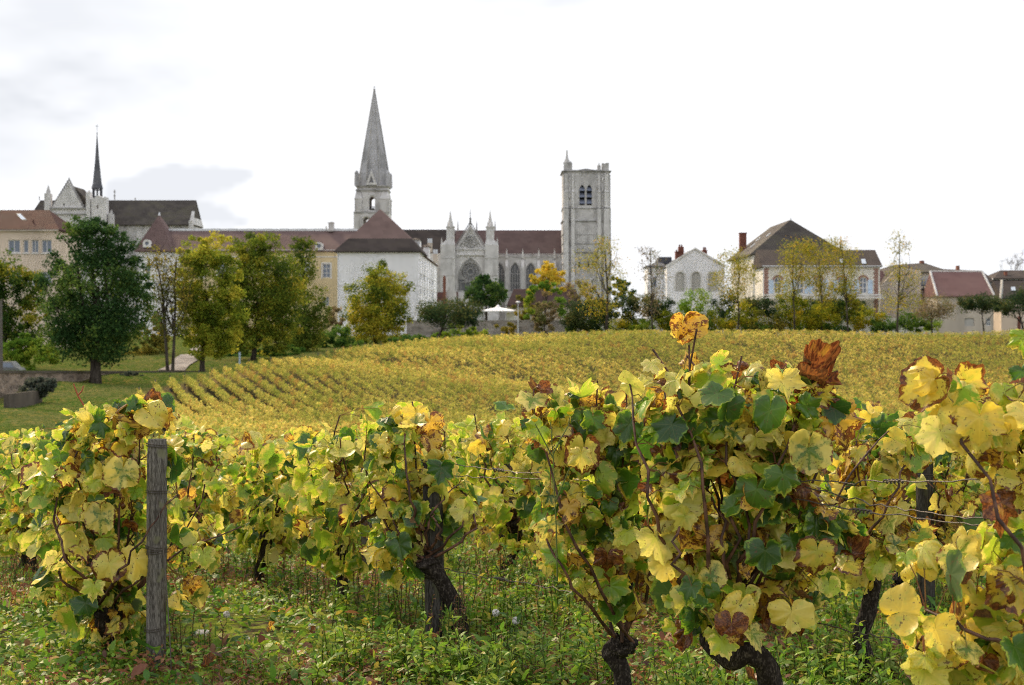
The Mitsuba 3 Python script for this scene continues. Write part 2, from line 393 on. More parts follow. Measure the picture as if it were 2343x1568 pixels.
for a in [(0, 930, 76), (0, 918, 100), (217, 885, 121), (430, 862, 146), (310, 938, 92), (390, 901, 104), (500, 883, 116), (680, 841, 135), (850, 817, 160), (1100, 791, 185), (1400, 774, 206), (1800, 769, 212), (2342, 769, 214), (2900, 770, 216),
          (0, 850, 116), (120, 850, 128), (230, 850, 142), (430, 848, 152), (430, 800, 190), (280, 805, 180), (600, 822, 165), (690, 803, 180), (860, 785, 205), (1030, 772, 222), (-400, 850, 150), (-400, 940, 90), (0, 820, 185)]: ground_pt(*a)
for px, py, d in [(423, 863, 110), (552, 960, 70), (693, 843, 120), (814, 921, 96), (693, 955, 78), (900, 800, 158), (900, 850, 128), (900, 890, 112), (900, 950, 88), (1200, 785, 185), (1200, 830, 158), (1200, 870, 145), (1200, 950, 105),
                  (1500, 765, 200), (1500, 800, 180), (1500, 840, 165), (1500, 880, 150), (1500, 950, 110), (1900, 765, 205), (1900, 800, 188), (1900, 850, 168), (1900, 900, 145), (1900, 960, 110), (2342, 765, 208), (2342, 800, 192), (2342, 850, 172), (2342, 900, 148), (2342, 960, 100), (2900, 900, 140)]:
    _G.append(at(px, py, d) - [0, 0, 1.0])                       # tops of the vines, a metre above the ground
for x in range(-300, 301, 60):
    for y, z in ((255, -1.4), (320, -1.6), (500, -2.0), (710, -3.0)):
        _G.append(np.array([x, y, z + (-1.0 if x < -60 else 0)], float))
_G = np.array(_G)
_rbf = RBFInterpolator(_G[:, :2] / 50.0, _G[:, 2], kernel='linear', smoothing=0.004)


def ground_z(x, y):
    x, y = np.atleast_1d(np.asarray(x, float)), np.atleast_1d(np.asarray(y, float))
    q = np.stack([np.clip(x, -320, 320), np.clip(y, -25, 720)], -1)
    z = _rbf(q / 50.0)
    r = np.hypot(x, y - 4)
    t = np.clip((r - 1.5) / 2.5, 0, 1)
    z = z * t * t * (3 - 2 * t)
    bump = meshkit.fbm(np.stack([x * 1.7, y * 1.7, x * 0], -1), 3, seed=5) - 0.5
    return z + bump * 0.07


def axis(parts):
    return np.unique(np.concatenate([np.arange(a, b, s) for a, b, s in parts]))


ys = axis([(-60, 0, 4), (0, 3, 0.4), (3, 14, 0.16), (14, 40, 0.8), (40, 230, 2.5), (230, 800, 25), (800, 4600, 400)])
xs = axis([(-3000, -300, 300), (-300, -100, 20), (-100, -6, 2.5), (-6, 6, 0.16), (6, 100, 2.5), (100, 300, 20), (300, 3001, 300)])
gx, gy = np.meshgrid(xs, ys)
gz = ground_z(gx.ravel(), gy.ravel())
nx = len(xs)
ii, jj = np.meshgrid(np.arange(len(ys) - 1), np.arange(nx - 1), indexing='ij')
ii = (ii * nx + jj).ravel()
gf = np.vstack([np.stack([ii, ii + 1, ii + nx + 1], 1), np.stack([ii, ii + nx + 1, ii + nx], 1)])

# left limit of the far vineyard, and the rows' directions
EDGE = np.array([at(px, 900, d)[:2] for px, d in ((310, 94), (390, 108), (500, 122), (680, 146), (850, 174), (1100, 200), (1400, 212), (1800, 212), (2342, 214), (2800, 216))])
FIELD = Polygon([(-4.5, 30)] + [tuple(p) for p in EDGE] + [(100, 190), (60, 60), (30, 30)])


def ground_fn(p, n, uv):
    big = fbm(p.x * 0.5, p.y * 0.5, 0, 3)
    mid = fbm(p.x * 4, p.y * 4, 3, 3)
    fine = fbm(p.x * 24, p.y * 24, 1, 3)
    grass = mix((0.024, 0.052, 0.009), (0.062, 0.092, 0.018), 0.5 * big + 0.5 * mid)
    grass = mix(grass, (0.16, 0.13, 0.06), 0.5 * smoothstep(0.52, 0.7, mid))
    grass = mix(grass, (0.11, 0.095, 0.04), 0.35 * smoothstep(0.50, 0.66, fbm(p.x * 0.33 + 8, p.y * 0.2, 2, 3)))
    grass = mix(grass, (0.22, 0.15, 0.04), 0.7 * smoothstep(0.68, 0.74, fbm(p.x * 5, p.y * 5, 9, 2)))
    soil = mix((0.050, 0.040, 0.026), (0.12, 0.095, 0.06), fine)
    moss = mix((0.10, 0.135, 0.022), (0.20, 0.23, 0.04), fine)
    near = mix(soil, moss, smoothstep(0.38, 0.60, 0.5 * mid + 0.5 * fine))
    row = mix((0.052, 0.040, 0.024), (0.045, 0.05, 0.018), smoothstep(0.4, 0.65, mid))
    bend = dr.maximum(p.y - 110, 0) / 96
    xe = dr.select(p.y < 93, -4.5 - 0.295 * (p.y - 30), -23.0 + 37 * bend * bend)       # the line of row ends
    k = smoothstep(-1.5, 1.5, p.x - xe + 2 * (big - 0.5)) * smoothstep(219, 215, p.y)
    far = mix(grass, row, k * smoothstep(20, 34, p.y))
    dirt = mix((0.17, 0.085, 0.045), (0.13, 0.11, 0.05), mid)
    d2 = smoothstep(2.6, 0.6, dr.abs(p.x - xe + 1.6)) * smoothstep(100, 112, p.y) * smoothstep(150, 138, p.y)
    far = mix(far, dirt, d2 * 0.8)
    return mix(near, far, smoothstep(11, 17, p.y - 0.25 * p.x)) * (0.8 + 0.35 * fine)


mat('ground_cover', ground_fn, 1.0, 0.0)
structure('ground', (np.stack([gx.ravel(), gy.ravel(), gz], 1), gf), 'ground_cover', smooth=True)

# pale gravel path climbing between the trees on the left
mat('gravel', plaster_fn((0.27, 0.24, 0.215), 0.5, 1.2), 1.0, 0.0)
pc = [(392, 850, 151), (412, 838, 157), (432, 820, 168), (452, 803, 188), (462, 792, 205)]
pw = [1.1, 1.2, 1.15, .95, .7]
pv = []
for (px, py, d), w in zip(pc, pw):
    c = at(px, py, d)
    for s in (-1, 0, 1):
        x = c[0] + s * w * (1 + .35 * math.sin(7.1 * d + 3 * s))
        pv.append([x, d, ground_z(x, d)[0] + 0.10])
pf = [[r * 3 + c, r * 3 + c + 1, r * 3 + c + 4, r * 3 + c + 3] for r in range(4) for c in range(2)]
structure('path', (np.array(pv), np.array(pf)), 'gravel', smooth=True)
KD = 1.17
# ------------------------------------------------------------------ buildings
def glass_window(parent, x0, x1, z0, z1, y, pts=None, glass='window_glass', bars=(1, 2), bar=0.07, frame='trim', name='window', depth=0.25):
    """A pane set back behind the wall's face at y, with its frame and glazing bars as sub-part."""
    pts = pts or rect(x0, x1, z0, z1)
    w = part(parent, name, MB().panel(pts, [], y + depth, y + depth + 0.05).mesh(), glass)
    if frame:
        m = MB()
        p = Polygon(pts)
        inner = p.buffer(-bar * 1.3)
        ring = p.difference(inner)
        if ring.geom_type == 'Polygon' and len(ring.interiors):
            m.panel(list(ring.exterior.coords), [list(ring.interiors[0].coords)], y + depth - 0.09, y + depth - 0.004)
        for i in range(1, bars[0] + 1):
            xx = x0 + (x1 - x0) * i / (bars[0] + 1)
            m.box(xx - bar / 2, xx + bar / 2, y + depth - 0.07, y + depth - 0.006, z0 + bar, z1 - bar * 1.2)
        for i in range(1, bars[1] + 1):
            zz = z0 + (z1 - z0) * i / (bars[1] + 1)
            m.box(x0 + bar, x1 - bar, y + depth - 0.065, y + depth - 0.008, zz - bar / 2, zz + bar / 2)
        part_sub(w, 'frame', m.mesh(), frame)
    return w


def part_sub(parent, name, mesh, bsdf, **k):
    if parent.count('__') > 1:
        parent = parent.rsplit('__', 1)[0]
    return part(parent, name, mesh, bsdf, **k)


def pinnacle(m, x, y, z0, w, h, hs):
    """Square shaft, then a crocketed pyramid."""
    m.box(x - w / 2, x + w / 2, y - w / 2, y + w / 2, z0, z0 + h)
    m.box(x - w * .62, x + w * .62, y - w * .62, y + w * .62, z0 + h, z0 + h + w * .2)
    m.frustum(4, x, y, z0 + h + w * .2, z0 + h + hs, w * .62, 0.04, math.pi / 4)
    for k in range(1, 5):
        r = w * .62 * (1 - k / 5.5) + 0.06
        zz = z0 + h + hs * k / 5.5
        for a in range(4):
            m.frustum(4, x + r * math.cos(a * math.pi / 2 + .785), y + r * math.sin(a * math.pi / 2 + .785), zz, zz + w * .28, w * .13, w * .05)
    m.frustum(6, x, y, z0 + h + hs - .1, z0 + h + hs + w * .25, w * .14, w * .1)


# ---- abbey church with the thin slate spire, far left
D = 380.0 * KD
x_ = lambda px: X(px, D)
z_ = lambda py: Z(py, D)
GZ = -6.0
ab = thing('abbey_church', 'grey stone abbey church with long mossy roof and thin slate spire, far left', 'church')
m = MB(); m.box(x_(60), x_(437), D + 3, D + 15, GZ, z_(512)); part(ab, 'wall', m.mesh(), 'limestone')
m = MB(); m.hip(x_(52), x_(440), D + 2, D + 16, z_(513), z_(453), x_(72) - x_(52), .6)
r_ab = part(ab, 'roof', m.mesh(), 'mossy_tile')
m = MB(); m.hull([(x_(430), D + 1.7, z_(513)), (x_(441), D + 1.7, z_(513)), (x_(430), D + 9, z_(455)), (x_(433), D + 9, z_(455)), (x_(441), D + 16, z_(513)), (x_(430), D + 16, z_(513))])
part(ab, 'gable_coping', m.mesh(), 'pale_stone')
m = MB(); m.box(x_(434), x_(441), D - 1, D + 1.4, GZ, z_(505)); part(ab, 'buttress', m.mesh(), 'limestone')
# transept
tx0, tx1, txa = x_(127), x_(197), x_(165)
m = MB()
m.panel([(x_(122), GZ), (x_(205), GZ), (x_(205), z_(484)), (tx1, z_(477)), (txa, z_(420)), (tx0, z_(477)), (x_(122), z_(484))], [rect(x_(152.5), x_(156), z_(473), z_(468))], D - 3, D - 1.5)
part(ab, 'transept_gable', m.mesh(), 'pale_stone')
m = MB(); m.box(x_(122), x_(205), D - 3.6, D - 3.05, z_(480), z_(477)); m.box(x_(122), x_(205), D - 3.5, D - 3.05, z_(493), z_(490.5)); part(ab, 'string_course', m.mesh(), 'grey_limestone')
m = MB()
for t in np.linspace(0.02, 1, 11):
    for a, b in ((tx0, txa), (tx1, txa)):
        xx, zz = a + (b - a) * t, z_(478) + (z_(417) - z_(478)) * t
        m.frustum(5, xx, D - 2.4, zz, zz + 1.0, .38, .18)
m.frustum(5, txa, D - 2.4, z_(418), z_(412), .4, .1)
part(ab, 'crocket', m.mesh(), 'grey_limestone', kind='stuff')
m = MB(); m.hipy(tx0 + .2, tx1 + 3.0, D - 1.4, D + 9, z_(479), z_(428), 0, 0); part(ab, 'transept_roof', m.mesh(), 'mossy_tile')
m = MB(); m.box(x_(112), x_(123.5), D - 4, D - 1, GZ, z_(445)); pinnacle(m, x_(118), D - 2.5, z_(445), .95, .4, 1.9); part(ab, 'pinnacle', m.mesh(), 'pale_stone')
m = MB(); m.box(x_(205), x_(214), D - 3.4, D - 0.6, GZ, z_(443)); m.frustum(4, x_(209.5), D - 2, z_(443), z_(437), .75, .25, .785); part(ab, 'pinnacle', m.mesh(), 'pale_stone')
m = MB(); m.panel([(x_(216), GZ), (x_(251), GZ), (x_(251), z_(454)), (x_(247), z_(452)), (x_(243), z_(455)), (x_(238), z_(452)), (x_(231), z_(449)), (x_(224), z_(454)), (x_(216), z_(457))],
                  [arch(x_(228.4), x_(232.6), z_(480), z_(471))], D - 3, D - .5)
tt = part(ab, 'stair_turret', m.mesh(), 'pale_stone')
m = MB(); m.box(x_(255), x_(261), D - 3.2, D + 1, GZ, z_(490)); m.frustum(4, x_(258), D - 1, z_(490), z_(481), .5, .1, .785); part(ab, 'buttress', m.mesh(), 'limestone')
m = MB(); m.tube([(x_(251), D + 6, z_(456)), (x_(251), D + 6, z_(430.5))], .16, 5); m.box(x_(248.6), x_(253.4), D + 5.85, D + 6.15, z_(436), z_(434)); m.frustum(6, x_(251), D + 6, z_(446), z_(443), .3, .3); part(ab, 'cross', m.mesh(), 'grey_limestone')
for px, a, b in ((69.6, 453, 444), (293, 455, 447)):
    m = MB(); m.tube([(x_(px), D + 9, z_(a)), (x_(px), D + 9, z_(b))], [.18, .06], 5); m.frustum(6, x_(px), D + 9, z_(b + 3), z_(b + 1), .22, .22); part(ab, 'roof_finial', m.mesh(), 'grey_limestone')
sx, sy = x_(211), D + 6
m = MB(); m.frustum(8, sx, sy, z_(428), z_(416), 1.72, 1.30, .39); m.frustum(8, sx, sy, z_(416), z_(365), 1.30, .66, .39); m.frustum(8, sx, sy, z_(365), z_(302), .66, .09, .39)
part(ab, 'spire', m.mesh(), 'slate')
m = MB(); m.tube([(sx, sy, z_(303)), (sx, sy, z_(279))], .06, 5); m.box(sx - .45, sx + .45, sy - .05, sy + .05, z_(284), z_(283)); m.frustum(6, sx, sy, z_(301), z_(299), .2, .2); part(ab, 'spire_cross', m.mesh(), 'dark_metal')
m = MB()
for k in range(8):
    a = k * math.pi / 4 + .39
    m.tube([(sx + 1.35 * math.cos(a), sy + 1.35 * math.sin(a), z_(446)), (sx + 1.35 * math.cos(a), sy + 1.35 * math.sin(a), z_(428.2))], .16, 5)
m.frustum(8, sx, sy, z_(455), z_(445.6), 1.6, 1.6, .39); m.frustum(8, sx, sy, z_(432), z_(430.5), 1.45, 1.45, .39)
part(ab, 'lantern', m.mesh(), 'slate')

# ---- beige building, far left
D = 172.0 * KD
x_ = lambda px: X(px, D)
z_ = lambda py: Z(py, D)
bb = thing('apartment_building', 'peach apartment building with red brown roof and skylight at the left edge', 'building')
GZ = -6
x0, x1 = x_(-150), x_(131)
holes = [rect(x_(a), x_(b), z_(579), z_(549)) for a, b in ((-60, -20), (19, 47), (54, 66), (73, 89), (96, 119))]
holes += [rect(x_(a), x_(b), z_(655), z_(622)) for a, b in ((-60, -20), (19, 47), (54, 66), (73, 89), (96, 119))]
m = MB(); m.panel(rect(x0, x1, GZ, z_(527)), holes, D, D + .4); m.box(x1 - .4, x1, D + .403, D + 11, GZ, z_(527)); m.box(x0, x0 + .4, D + .403, D + 11, GZ, z_(527)); m.box(x0 + .403, x1 - .403, D + 10.6, D + 11, GZ, z_(527))
part(bb, 'wall', m.mesh(), 'peach_plaster')
for h in holes:
    glass_window(bb, h[0][0], h[1][0], h[0][1], h[2][1], D, bars=(1 if h[1][0] - h[0][0] > .8 else 0, 0), bar=.09)
m = MB(); m.box(x0 - .3, x1 + .3, D - .35, D - .003, z_(529.5), z_(525)); part(bb, 'cornice', m.mesh(), 'beige_plaster')
m = MB()
for h in holes[:5]: m.box(h[0][0] - .1, h[1][0] + .1, D - .12, D - .003, h[0][1] - .16, h[0][1] - .02)
part(bb, 'sill', m.mesh(), 'trim')
m = MB(); m.hip(x0, x1, D, D + 11, z_(525), z_(474), 0, x_(131) - x_(85), .35, .2); rf = part(bb, 'roof', m.mesh(), 'red_tile')
def roofpt(px, py, y0, z0, y1, z1, off=.06):
    """Where the sight line through the pixel meets the roof slope from (y0, z0) up to (y1, z1), lifted a little."""
    d = at(px, py, 1.0) - EYE
    s = (z1 - z0) / (y1 - y0)
    t = (z0 - s * y0 - EYE[2]) / (d[2] - s)
    return EYE + d * t + np.array([0, -off * s, off])
def skylight(parent, pts, y0, z0, y1, z1, frame='dark_metal'):
    q = [roofpt(*p, y0, z0, y1, z1, .05) for p in pts] + [roofpt(*p, y0, z0, y1, z1, .12) for p in pts]
    c = np.mean(q[4:], 0)
    fr = MB().hull(q)
    gl = [c + (p - c) * .86 + np.array([0, -.01, .03]) for p in q[4:]] + [c + (p - c) * .86 - np.array([0, -.01, .02]) for p in q[4:]]
    w = part(parent, 'skylight', fr.mesh(), frame)
    part_sub(w, 'skylight_pane' if w.count('__') > 1 else 'pane', MB().hull(gl).mesh(), 'skylight_glass')
skylight(bb, [(37, 491), (47, 491), (62, 506), (50, 506)], D, z_(525), D + 5.5, z_(474))
m = MB(); m.tube([roofpt(76, 512, D, z_(525), D + 5.5, z_(474), 0), roofpt(76, 512, D, z_(525), D + 5.5, z_(474), 0) + np.array([0, 0, .5])], .1, 6); part(bb, 'vent', m.mesh(), 'red_tile')

# ---- long palace wing with zinc ridge, its left pavilion and its right pavilion
D = 262.0 * KD
x_ = lambda px: X(px, D)
z_ = lambda py: Z(py, D)
GZ = -6
pal = thing('long_palace_wing', 'long cream wing with brown tiled roof and pale zinc ridge behind the trees', 'building')
holes = [rect(x_(a), x_(b), z_(c), z_(d)) for a, b, c, d in [(738, 756, 636, 604), (737, 753, 700, 680), (690, 706, 636, 604), (642, 658, 636, 604), (594, 610, 636, 604), (546, 562, 636, 604), (498, 514, 636, 604), (450, 466, 636, 604)]]
m = MB(); m.panel(rect(x_(420), x_(778), GZ, z_(573)), holes, D, D + .4); part(pal, 'wall', m.mesh(), 'yellow_plaster')
for h in holes: glass_window(pal, h[0][0], h[1][0], h[0][1], h[2][1], D, bars=(1, 2), bar=.1)
m = MB()
for h in holes[:1] + holes[2:]:
    m.box(h[0][0] - .28, h[0][0] - .002, D - .06, D - .002, h[0][1] - .2, h[2][1] + .25); m.box(h[1][0] + .002, h[1][0] + .28, D - .06, D - .002, h[0][1] - .2, h[2][1] + .25); m.box(h[0][0], h[1][0], D - .07, D - .003, h[2][1] + .002, h[2][1] + .3)
part(pal, 'window_surround', m.mesh(), 'trim')
m = MB(); m.box(x_(420), x_(772), D - .3, D - .003, z_(577), z_(572)); part(pal, 'cornice', m.mesh(), 'trim')
m = MB(); m.box(x_(420), x_(772), D - .12, D - .004, z_(589), z_(587)); part(pal, 'string_course', m.mesh(), 'trim')
m = MB(); m.panel(rect(x_(318), x_(419.5), GZ, z_(575)), [rect(x_(a), x_(a + 11), z_(632), z_(606)) for a in (332, 372)], D + .3, D + .7); part(pal, 'wall', m.mesh(), 'white_plaster')
for a in (332, 372): glass_window(pal, x_(a), x_(a + 11), z_(632), z_(606), D + .3, bars=(1, 2), bar=.1)
m = MB(); m.hip(x_(330), x_(830), D - .3, D + 13, z_(574), z_(522.5), 0, 0, .1, .25); rp = part(pal, 'roof', m.mesh(), 'purple_tile')
m = MB(); m.hull([(x_(px), D + dy, z_(py)) for px, py, dy in ((309, 574, -.6), (398, 574, -.6), (309, 574, 13), (398, 574, 13), (352, 489, 4.5), (354, 489, 5))] + [(x_(px), D + dy, z_(574) - .2) for px in (309, 398) for dy in (-.6, 13)])
part(pal, 'hipped_roof', m.mesh(), 'purple_tile', label='small hipped roof at the left end of the long wing')
m = MB(); m.tube([(x_(353), D + 4.7, z_(490)), (x_(353), D + 4.7, z_(482))], [.25, .1], 6); part(pal, 'roof_finial', m.mesh(), 'zinc')
m = MB()
for i in range(22):
    a = 371 + i * 20
    m.box(x_(a), x_(a + 19.4), D + 6.0, D + 6.8, z_(524.6), z_(519.6) + .05 * (i % 2))
part(pal, 'zinc_ridge', m.mesh(), 'zinc')
m = MB(); m.box(x_(744.5), x_(756), D + 5, D + 7, z_(526), z_(507)); m.box(x_(743), x_(757.5), D + 4.8, D + 7.2, z_(507), z_(505.6)); m.box(x_(748), x_(755), D + 5.4, D + 6.6, z_(505.6), z_(503.6)); part(pal, 'chimney', m.mesh(), 'pale_stone')
m = MB(); m.tube([(x_(738), D + 6, z_(523)), (x_(738), D + 6, z_(514))], .2, 6); part(pal, 'vent_pipe', m.mesh(), 'zinc')
for px, py in ((729.5, 563), (336, 557)):
    m = MB()
    c = at(px, py, D - .5)
    w = 9 * D / FPX
    ring = [(c[0] + w * math.cos(t), c[2] + w * .95 * math.sin(t)) for t in np.linspace(0, math.pi, 12)] + [(c[0] - w, c[2] - w * 1.05), (c[0] + w, c[2] - w * 1.05)]
    hole = [(c[0] + w * .52 * math.cos(t), c[2] + w * .52 * math.sin(t)) for t in np.linspace(0, 2 * math.pi, 14)[:-1]]
    m.panel(ring, [hole], D - .6, D - .2); m.panel([(p[0] * .94 + c[0] * .06, p[1] * .94 + c[2] * .06) for p in ring], [], D - .1, D + 2)
    dm = part(pal, 'dormer', m.mesh(), 'trim')
    part(dm, 'pane', MB().panel(hole, [], D - .25, D - .15).mesh(), 'window_glass')

D = 242.0 * KD
x_ = lambda px: X(px, D)
z_ = lambda py: Z(py, D)
pav = thing('white_pavilion', 'white rendered pavilion with steep pyramid tile roof in front of the stone bell tower', 'building')
x0, x1 = x_(772), x_(958)
DB = 300.0 * KD
m = MB(); m.panel(rect(x0, x1, GZ, z_(577)), [], D, D + .4)
m.box(x1 - .4, x1, D + .403, DB, GZ, z_(577)); m.box(x0, x0 + .4, D + .403, DB, GZ, z_(577)); m.box(x0 + .403, x1 - .403, DB - .4, DB, GZ, z_(577))
part(pav, 'wall', m.mesh(), 'white_plaster')
m = MB(); m.box(x0 - .2, x1 + .25, D - .25, D - .003, z_(579.5), z_(574.5)); m.box(x1 + .003, x1 + .25, D - .25, DB, z_(579.5), z_(574.5)); m.box(x0 + .05, x1 - .05, D - .07, D - .003, z_(655), z_(653))
m.box(x1 + .003, x1 + .07, D, DB, z_(625), z_(623.5)); m.box(x1 + .003, x1 + .07, D, DB, z_(655), z_(653))
for k in range(7): m.box(x1 + .004, x1 + .1, D + 3 + k * 8.2, D + 3.35 + k * 8.2, GZ, z_(580))
part(pav, 'cornice', m.mesh(), 'trim')
m = MB(); m.tube([(x_(773.5), D - .15, z_(580)), (x_(773.5), D - .15, GZ)], .1, 6); part(pav, 'downpipe', m.mesh(), 'zinc')
for k in range(5):
    y = D + 6 + k * 10.5
    for zz in (638, 672):
        part(pav, 'window', MB().box(x1 + .004, x1 + .05, y, y + 1.3, z_(zz), z_(zz - 13)).mesh(), 'window_glass')
ap = at(870, 480, D + 9)
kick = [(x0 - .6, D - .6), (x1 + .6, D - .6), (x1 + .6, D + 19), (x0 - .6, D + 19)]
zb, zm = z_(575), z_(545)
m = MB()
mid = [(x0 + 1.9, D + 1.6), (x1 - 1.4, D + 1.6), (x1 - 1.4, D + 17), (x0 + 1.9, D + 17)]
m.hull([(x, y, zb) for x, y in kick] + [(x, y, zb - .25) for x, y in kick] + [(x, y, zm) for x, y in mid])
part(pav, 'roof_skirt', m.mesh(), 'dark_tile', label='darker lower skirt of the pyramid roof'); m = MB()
m.hull([(x, y, zm - .05) for x, y in mid] + [(ap[0] - .15, D + 8.5, ap[2]), (ap[0] + .15, D + 9.5, ap[2])])
part(pav, 'roof', m.mesh(), 'purple_tile')
m = MB(); m.hipy(x0 + 1, x1, D + 14, DB, z_(577), z_(545), 0, 4, .3); part(pav, 'rear_roof', m.mesh(), 'brown_tile')
for px0, px1, pyt, pyb, y in ((937, 960, 549, 582, D + 15), (968, 981, 565, 590, D + 33)):
    a, b = X(px0, y), X(px1, y)
    m = MB(); m.box(a, b, y, y + 5, Z(pyb, y), Z(pyt, y)); dm = part(pav, 'dormer', m.mesh(), 'white_plaster')
    part(dm, 'roof', MB().hip(a, b, y, y + 5, Z(pyt, y) + .003, Z(pyt - 6, y), 1, 1, .3, .01).mesh(), 'dark_tile')
for px, py, y in ((983, 551, D + 40), (995.5, 576, D + 48)):
    w = 5 * y / FPX
    m = MB(); m.box(X(px, y) - w, X(px, y) + w, y, y + 1.5, Z(py + 26, y), Z(py + 5, y)); ch = part(pav, 'roof_vent', m.mesh(), 'beige_plaster')
    part(ch, 'cap', MB().box(X(px, y) - w, X(px, y) + w, y - .05, y + 1.5, Z(py + 5, y) + .003, Z(py - 5, y)).mesh(), 'pale_metal')

# ---- bell tower with the tall stone spire
D = 340.0 * KD
x_ = lambda px: X(px, D)
z_ = lambda py: Z(py, D)
GZ = -5
bt = thing('stone_bell_tower', 'tall grey stone bell tower with octagonal spire, tallest point of the skyline', 'bell tower')
cx = x_(852.2)
hw = x_(885) - cx
cy = D + hw
def ring_wall(m, x0, x1, y0, y1, z0, z1, opens, t=.9):
    """Four walls of a storey, the openings on front and back aligned so that the sky shows through."""
    m.panel(rect(x0, x1, z0, z1), opens, y0, y0 + t); m.panel(rect(x0, x1, z0, z1), opens, y1 - t, y1)
    m.box(x0, x0 + t, y0 + t + .003, y1 - t - .003, z0, z1); m.box(x1 - t, x1, y0 + t + .003, y1 - t - .003, z0, z1)
m = MB(); m.box(cx - hw - .6, cx + hw + .6, cy - hw - .6, cy + hw + .6, GZ, z_(560)); part(bt, 'base', m.mesh(), 'pale_stone')
m = MB()
o2 = arch(x_(831), x_(846), z_(545), z_(497.5)); o3 = arch(x_(861), x_(876), z_(545), z_(497.5))
ring_wall(m, x_(809.5), x_(890.5), D - .3, D + 2 * hw + .3, z_(560) + .003, z_(487), [o2, o3]); part(bt, 'lower_storey', m.mesh(), 'pale_stone')
m = MB()
for o in (o2, o3):
    p = Polygon(o); q = p.buffer(1.0).difference(p.buffer(.25)).intersection(Polygon(rect(-500, 500, z_(520), 200)))
    m.panel(list(q.exterior.coords), [], D - .55, D - .304)
part(bt, 'arch_moulding', m.mesh(), 'limestone')
m = MB()
o1 = arch(x_(845), x_(857.5), z_(481), z_(450.5))
ring_wall(m, x_(816), x_(887), D + .2, D + 2 * hw - .2, z_(487) + .003, z_(426), [o1]); bf = part(bt, 'belfry', m.mesh(), 'pale_stone')
m = MB()
p = Polygon(o1); q = p.buffer(.9).difference(p.buffer(.3)).intersection(Polygon(rect(-500, 500, z_(468), 200)))
m.panel(list(q.exterior.coords), [], D - .1, D + .197)
m.box(x_(829), x_(842), D - .15, D + .197, z_(484), z_(441)); m.box(x_(860.5), x_(870), D - .15, D + .197, z_(484), z_(441)); part(bt, 'arch_moulding', m.mesh(), 'limestone')
m = MB(); m.box(x_(845.5), x_(857), D + 3, D + 3.2, z_(473), z_(471)); m.frustum(10, x_(851), D + 3.6, z_(479), z_(474), .55, .25); part(bt, 'bell', m.mesh(), 'dark_metal')
m = MB(); m.box(x_(809), x_(891), D - .6, D + 2 * hw + .6, z_(488), z_(485.6)); m.box(x_(814), x_(889), D - .3, D + 2 * hw + .3, z_(437), z_(434)); m.box(x_(813.5), x_(889.5), D - .5, D + 2 * hw + .5, z_(427.5), z_(424.5))
part(bt, 'cornice', m.mesh(), 'grey_limestone')
m = MB()
for sgn, pa, pb in ((-1, 812.2, 828.5), (1, 869.5, 890.8)):
    for yy in (D - .75, D + 2 * hw - 2.2):
        m.box(x_(pa), x_(pb), yy, yy + 2.9, z_(486), z_(457)); m.box(x_(pa) - .12, x_(pb) + .12, yy - .12, yy + 3.02, z_(457), z_(454.5))
        xm = x_(pb) if sgn < 0 else x_(pa)
        m.hull([(x_(pa), yy, z_(454.4)), (x_(pb), yy, z_(454.4)), (x_(pb), yy + 2.9, z_(454.4)), (x_(pa), yy + 2.9, z_(454.4)), (x_(pa) * .5 + x_(pb) * .5 - .4, yy + 1.4, z_(427)), (x_(pa) * .5 + x_(pb) * .5 + .4, yy + 1.6, z_(427))])
part(bt, 'corner_buttress', m.mesh(), 'limestone')
m = MB()
for px in (815.8, 887.5):
    for yy in (D + .1, D + 2 * hw - .1):
        m.frustum(8, x_(px), yy, z_(425), z_(396), .62, .5); m.frustum(8, x_(px), yy, z_(396), z_(391), .6, .25)
part(bt, 'corner_pinnacle', m.mesh(), 'spire_stone')
m = MB(); r0 = hw * 1.07; z0 = z_(424.5)
m.frustum(8, cx + .2, cy, z0, z_(394), r0, r0 * .985, math.pi / 8); m.frustum(8, cx + .2, cy, z_(394), z_(201), r0 * .985, .16, math.pi / 8)
sp = part(bt, 'spire', m.mesh(), 'spire_stone')
m = MB(); a = np.arange(8) * math.pi / 4 + math.pi / 8
for t in a: m.tube([(cx + .2 + r0 * math.cos(t), cy + r0 * math.sin(t), z0), (cx + .2 + r0 * .985 * math.cos(t), cy + r0 * .985 * math.sin(t), z_(394)), (cx + .2 + .16 * math.cos(t), cy + .16 * math.sin(t), z_(201))], [.2, .2, .08], 5)
part(bt, 'spire_rib', m.mesh(), 'grey_limestone')
m = MB(); m.tube([(cx + .2, cy, z_(204)), (cx + .2, cy, z_(191.5))], [.14, .05], 6); m.frustum(8, cx + .2, cy, z_(201.5), z_(199), .3, .3); m.box(cx - .15, cx + .55, cy - .05, cy + .05, z_(195), z_(194)); part(bt, 'spire_cross', m.mesh(), 'spire_stone')
tri = [(x_(837.5), z_(424)), (x_(863), z_(424)), (x_(850.5), z_(389))]
tc = Polygon(tri)
m = MB(); m.panel(tri, [[(x_(850.3) + 1.1 * math.cos(t), z_(413) + 1.1 * math.sin(t)) for t in np.linspace(0, 2 * math.pi, 13)[:-1]]], D - .6, D + .1); m.panel([(p[0] * .96 + x_(850.5) * .04, p[1] - .1) for p in tri], [], D + .103, D + 3.5)
m.panel(list(tc.exterior.coords), [list(tc.buffer(-.55).exterior.coords)], D - .85, D - .604)
part(bt, 'gable', m.mesh(), 'pale_stone')

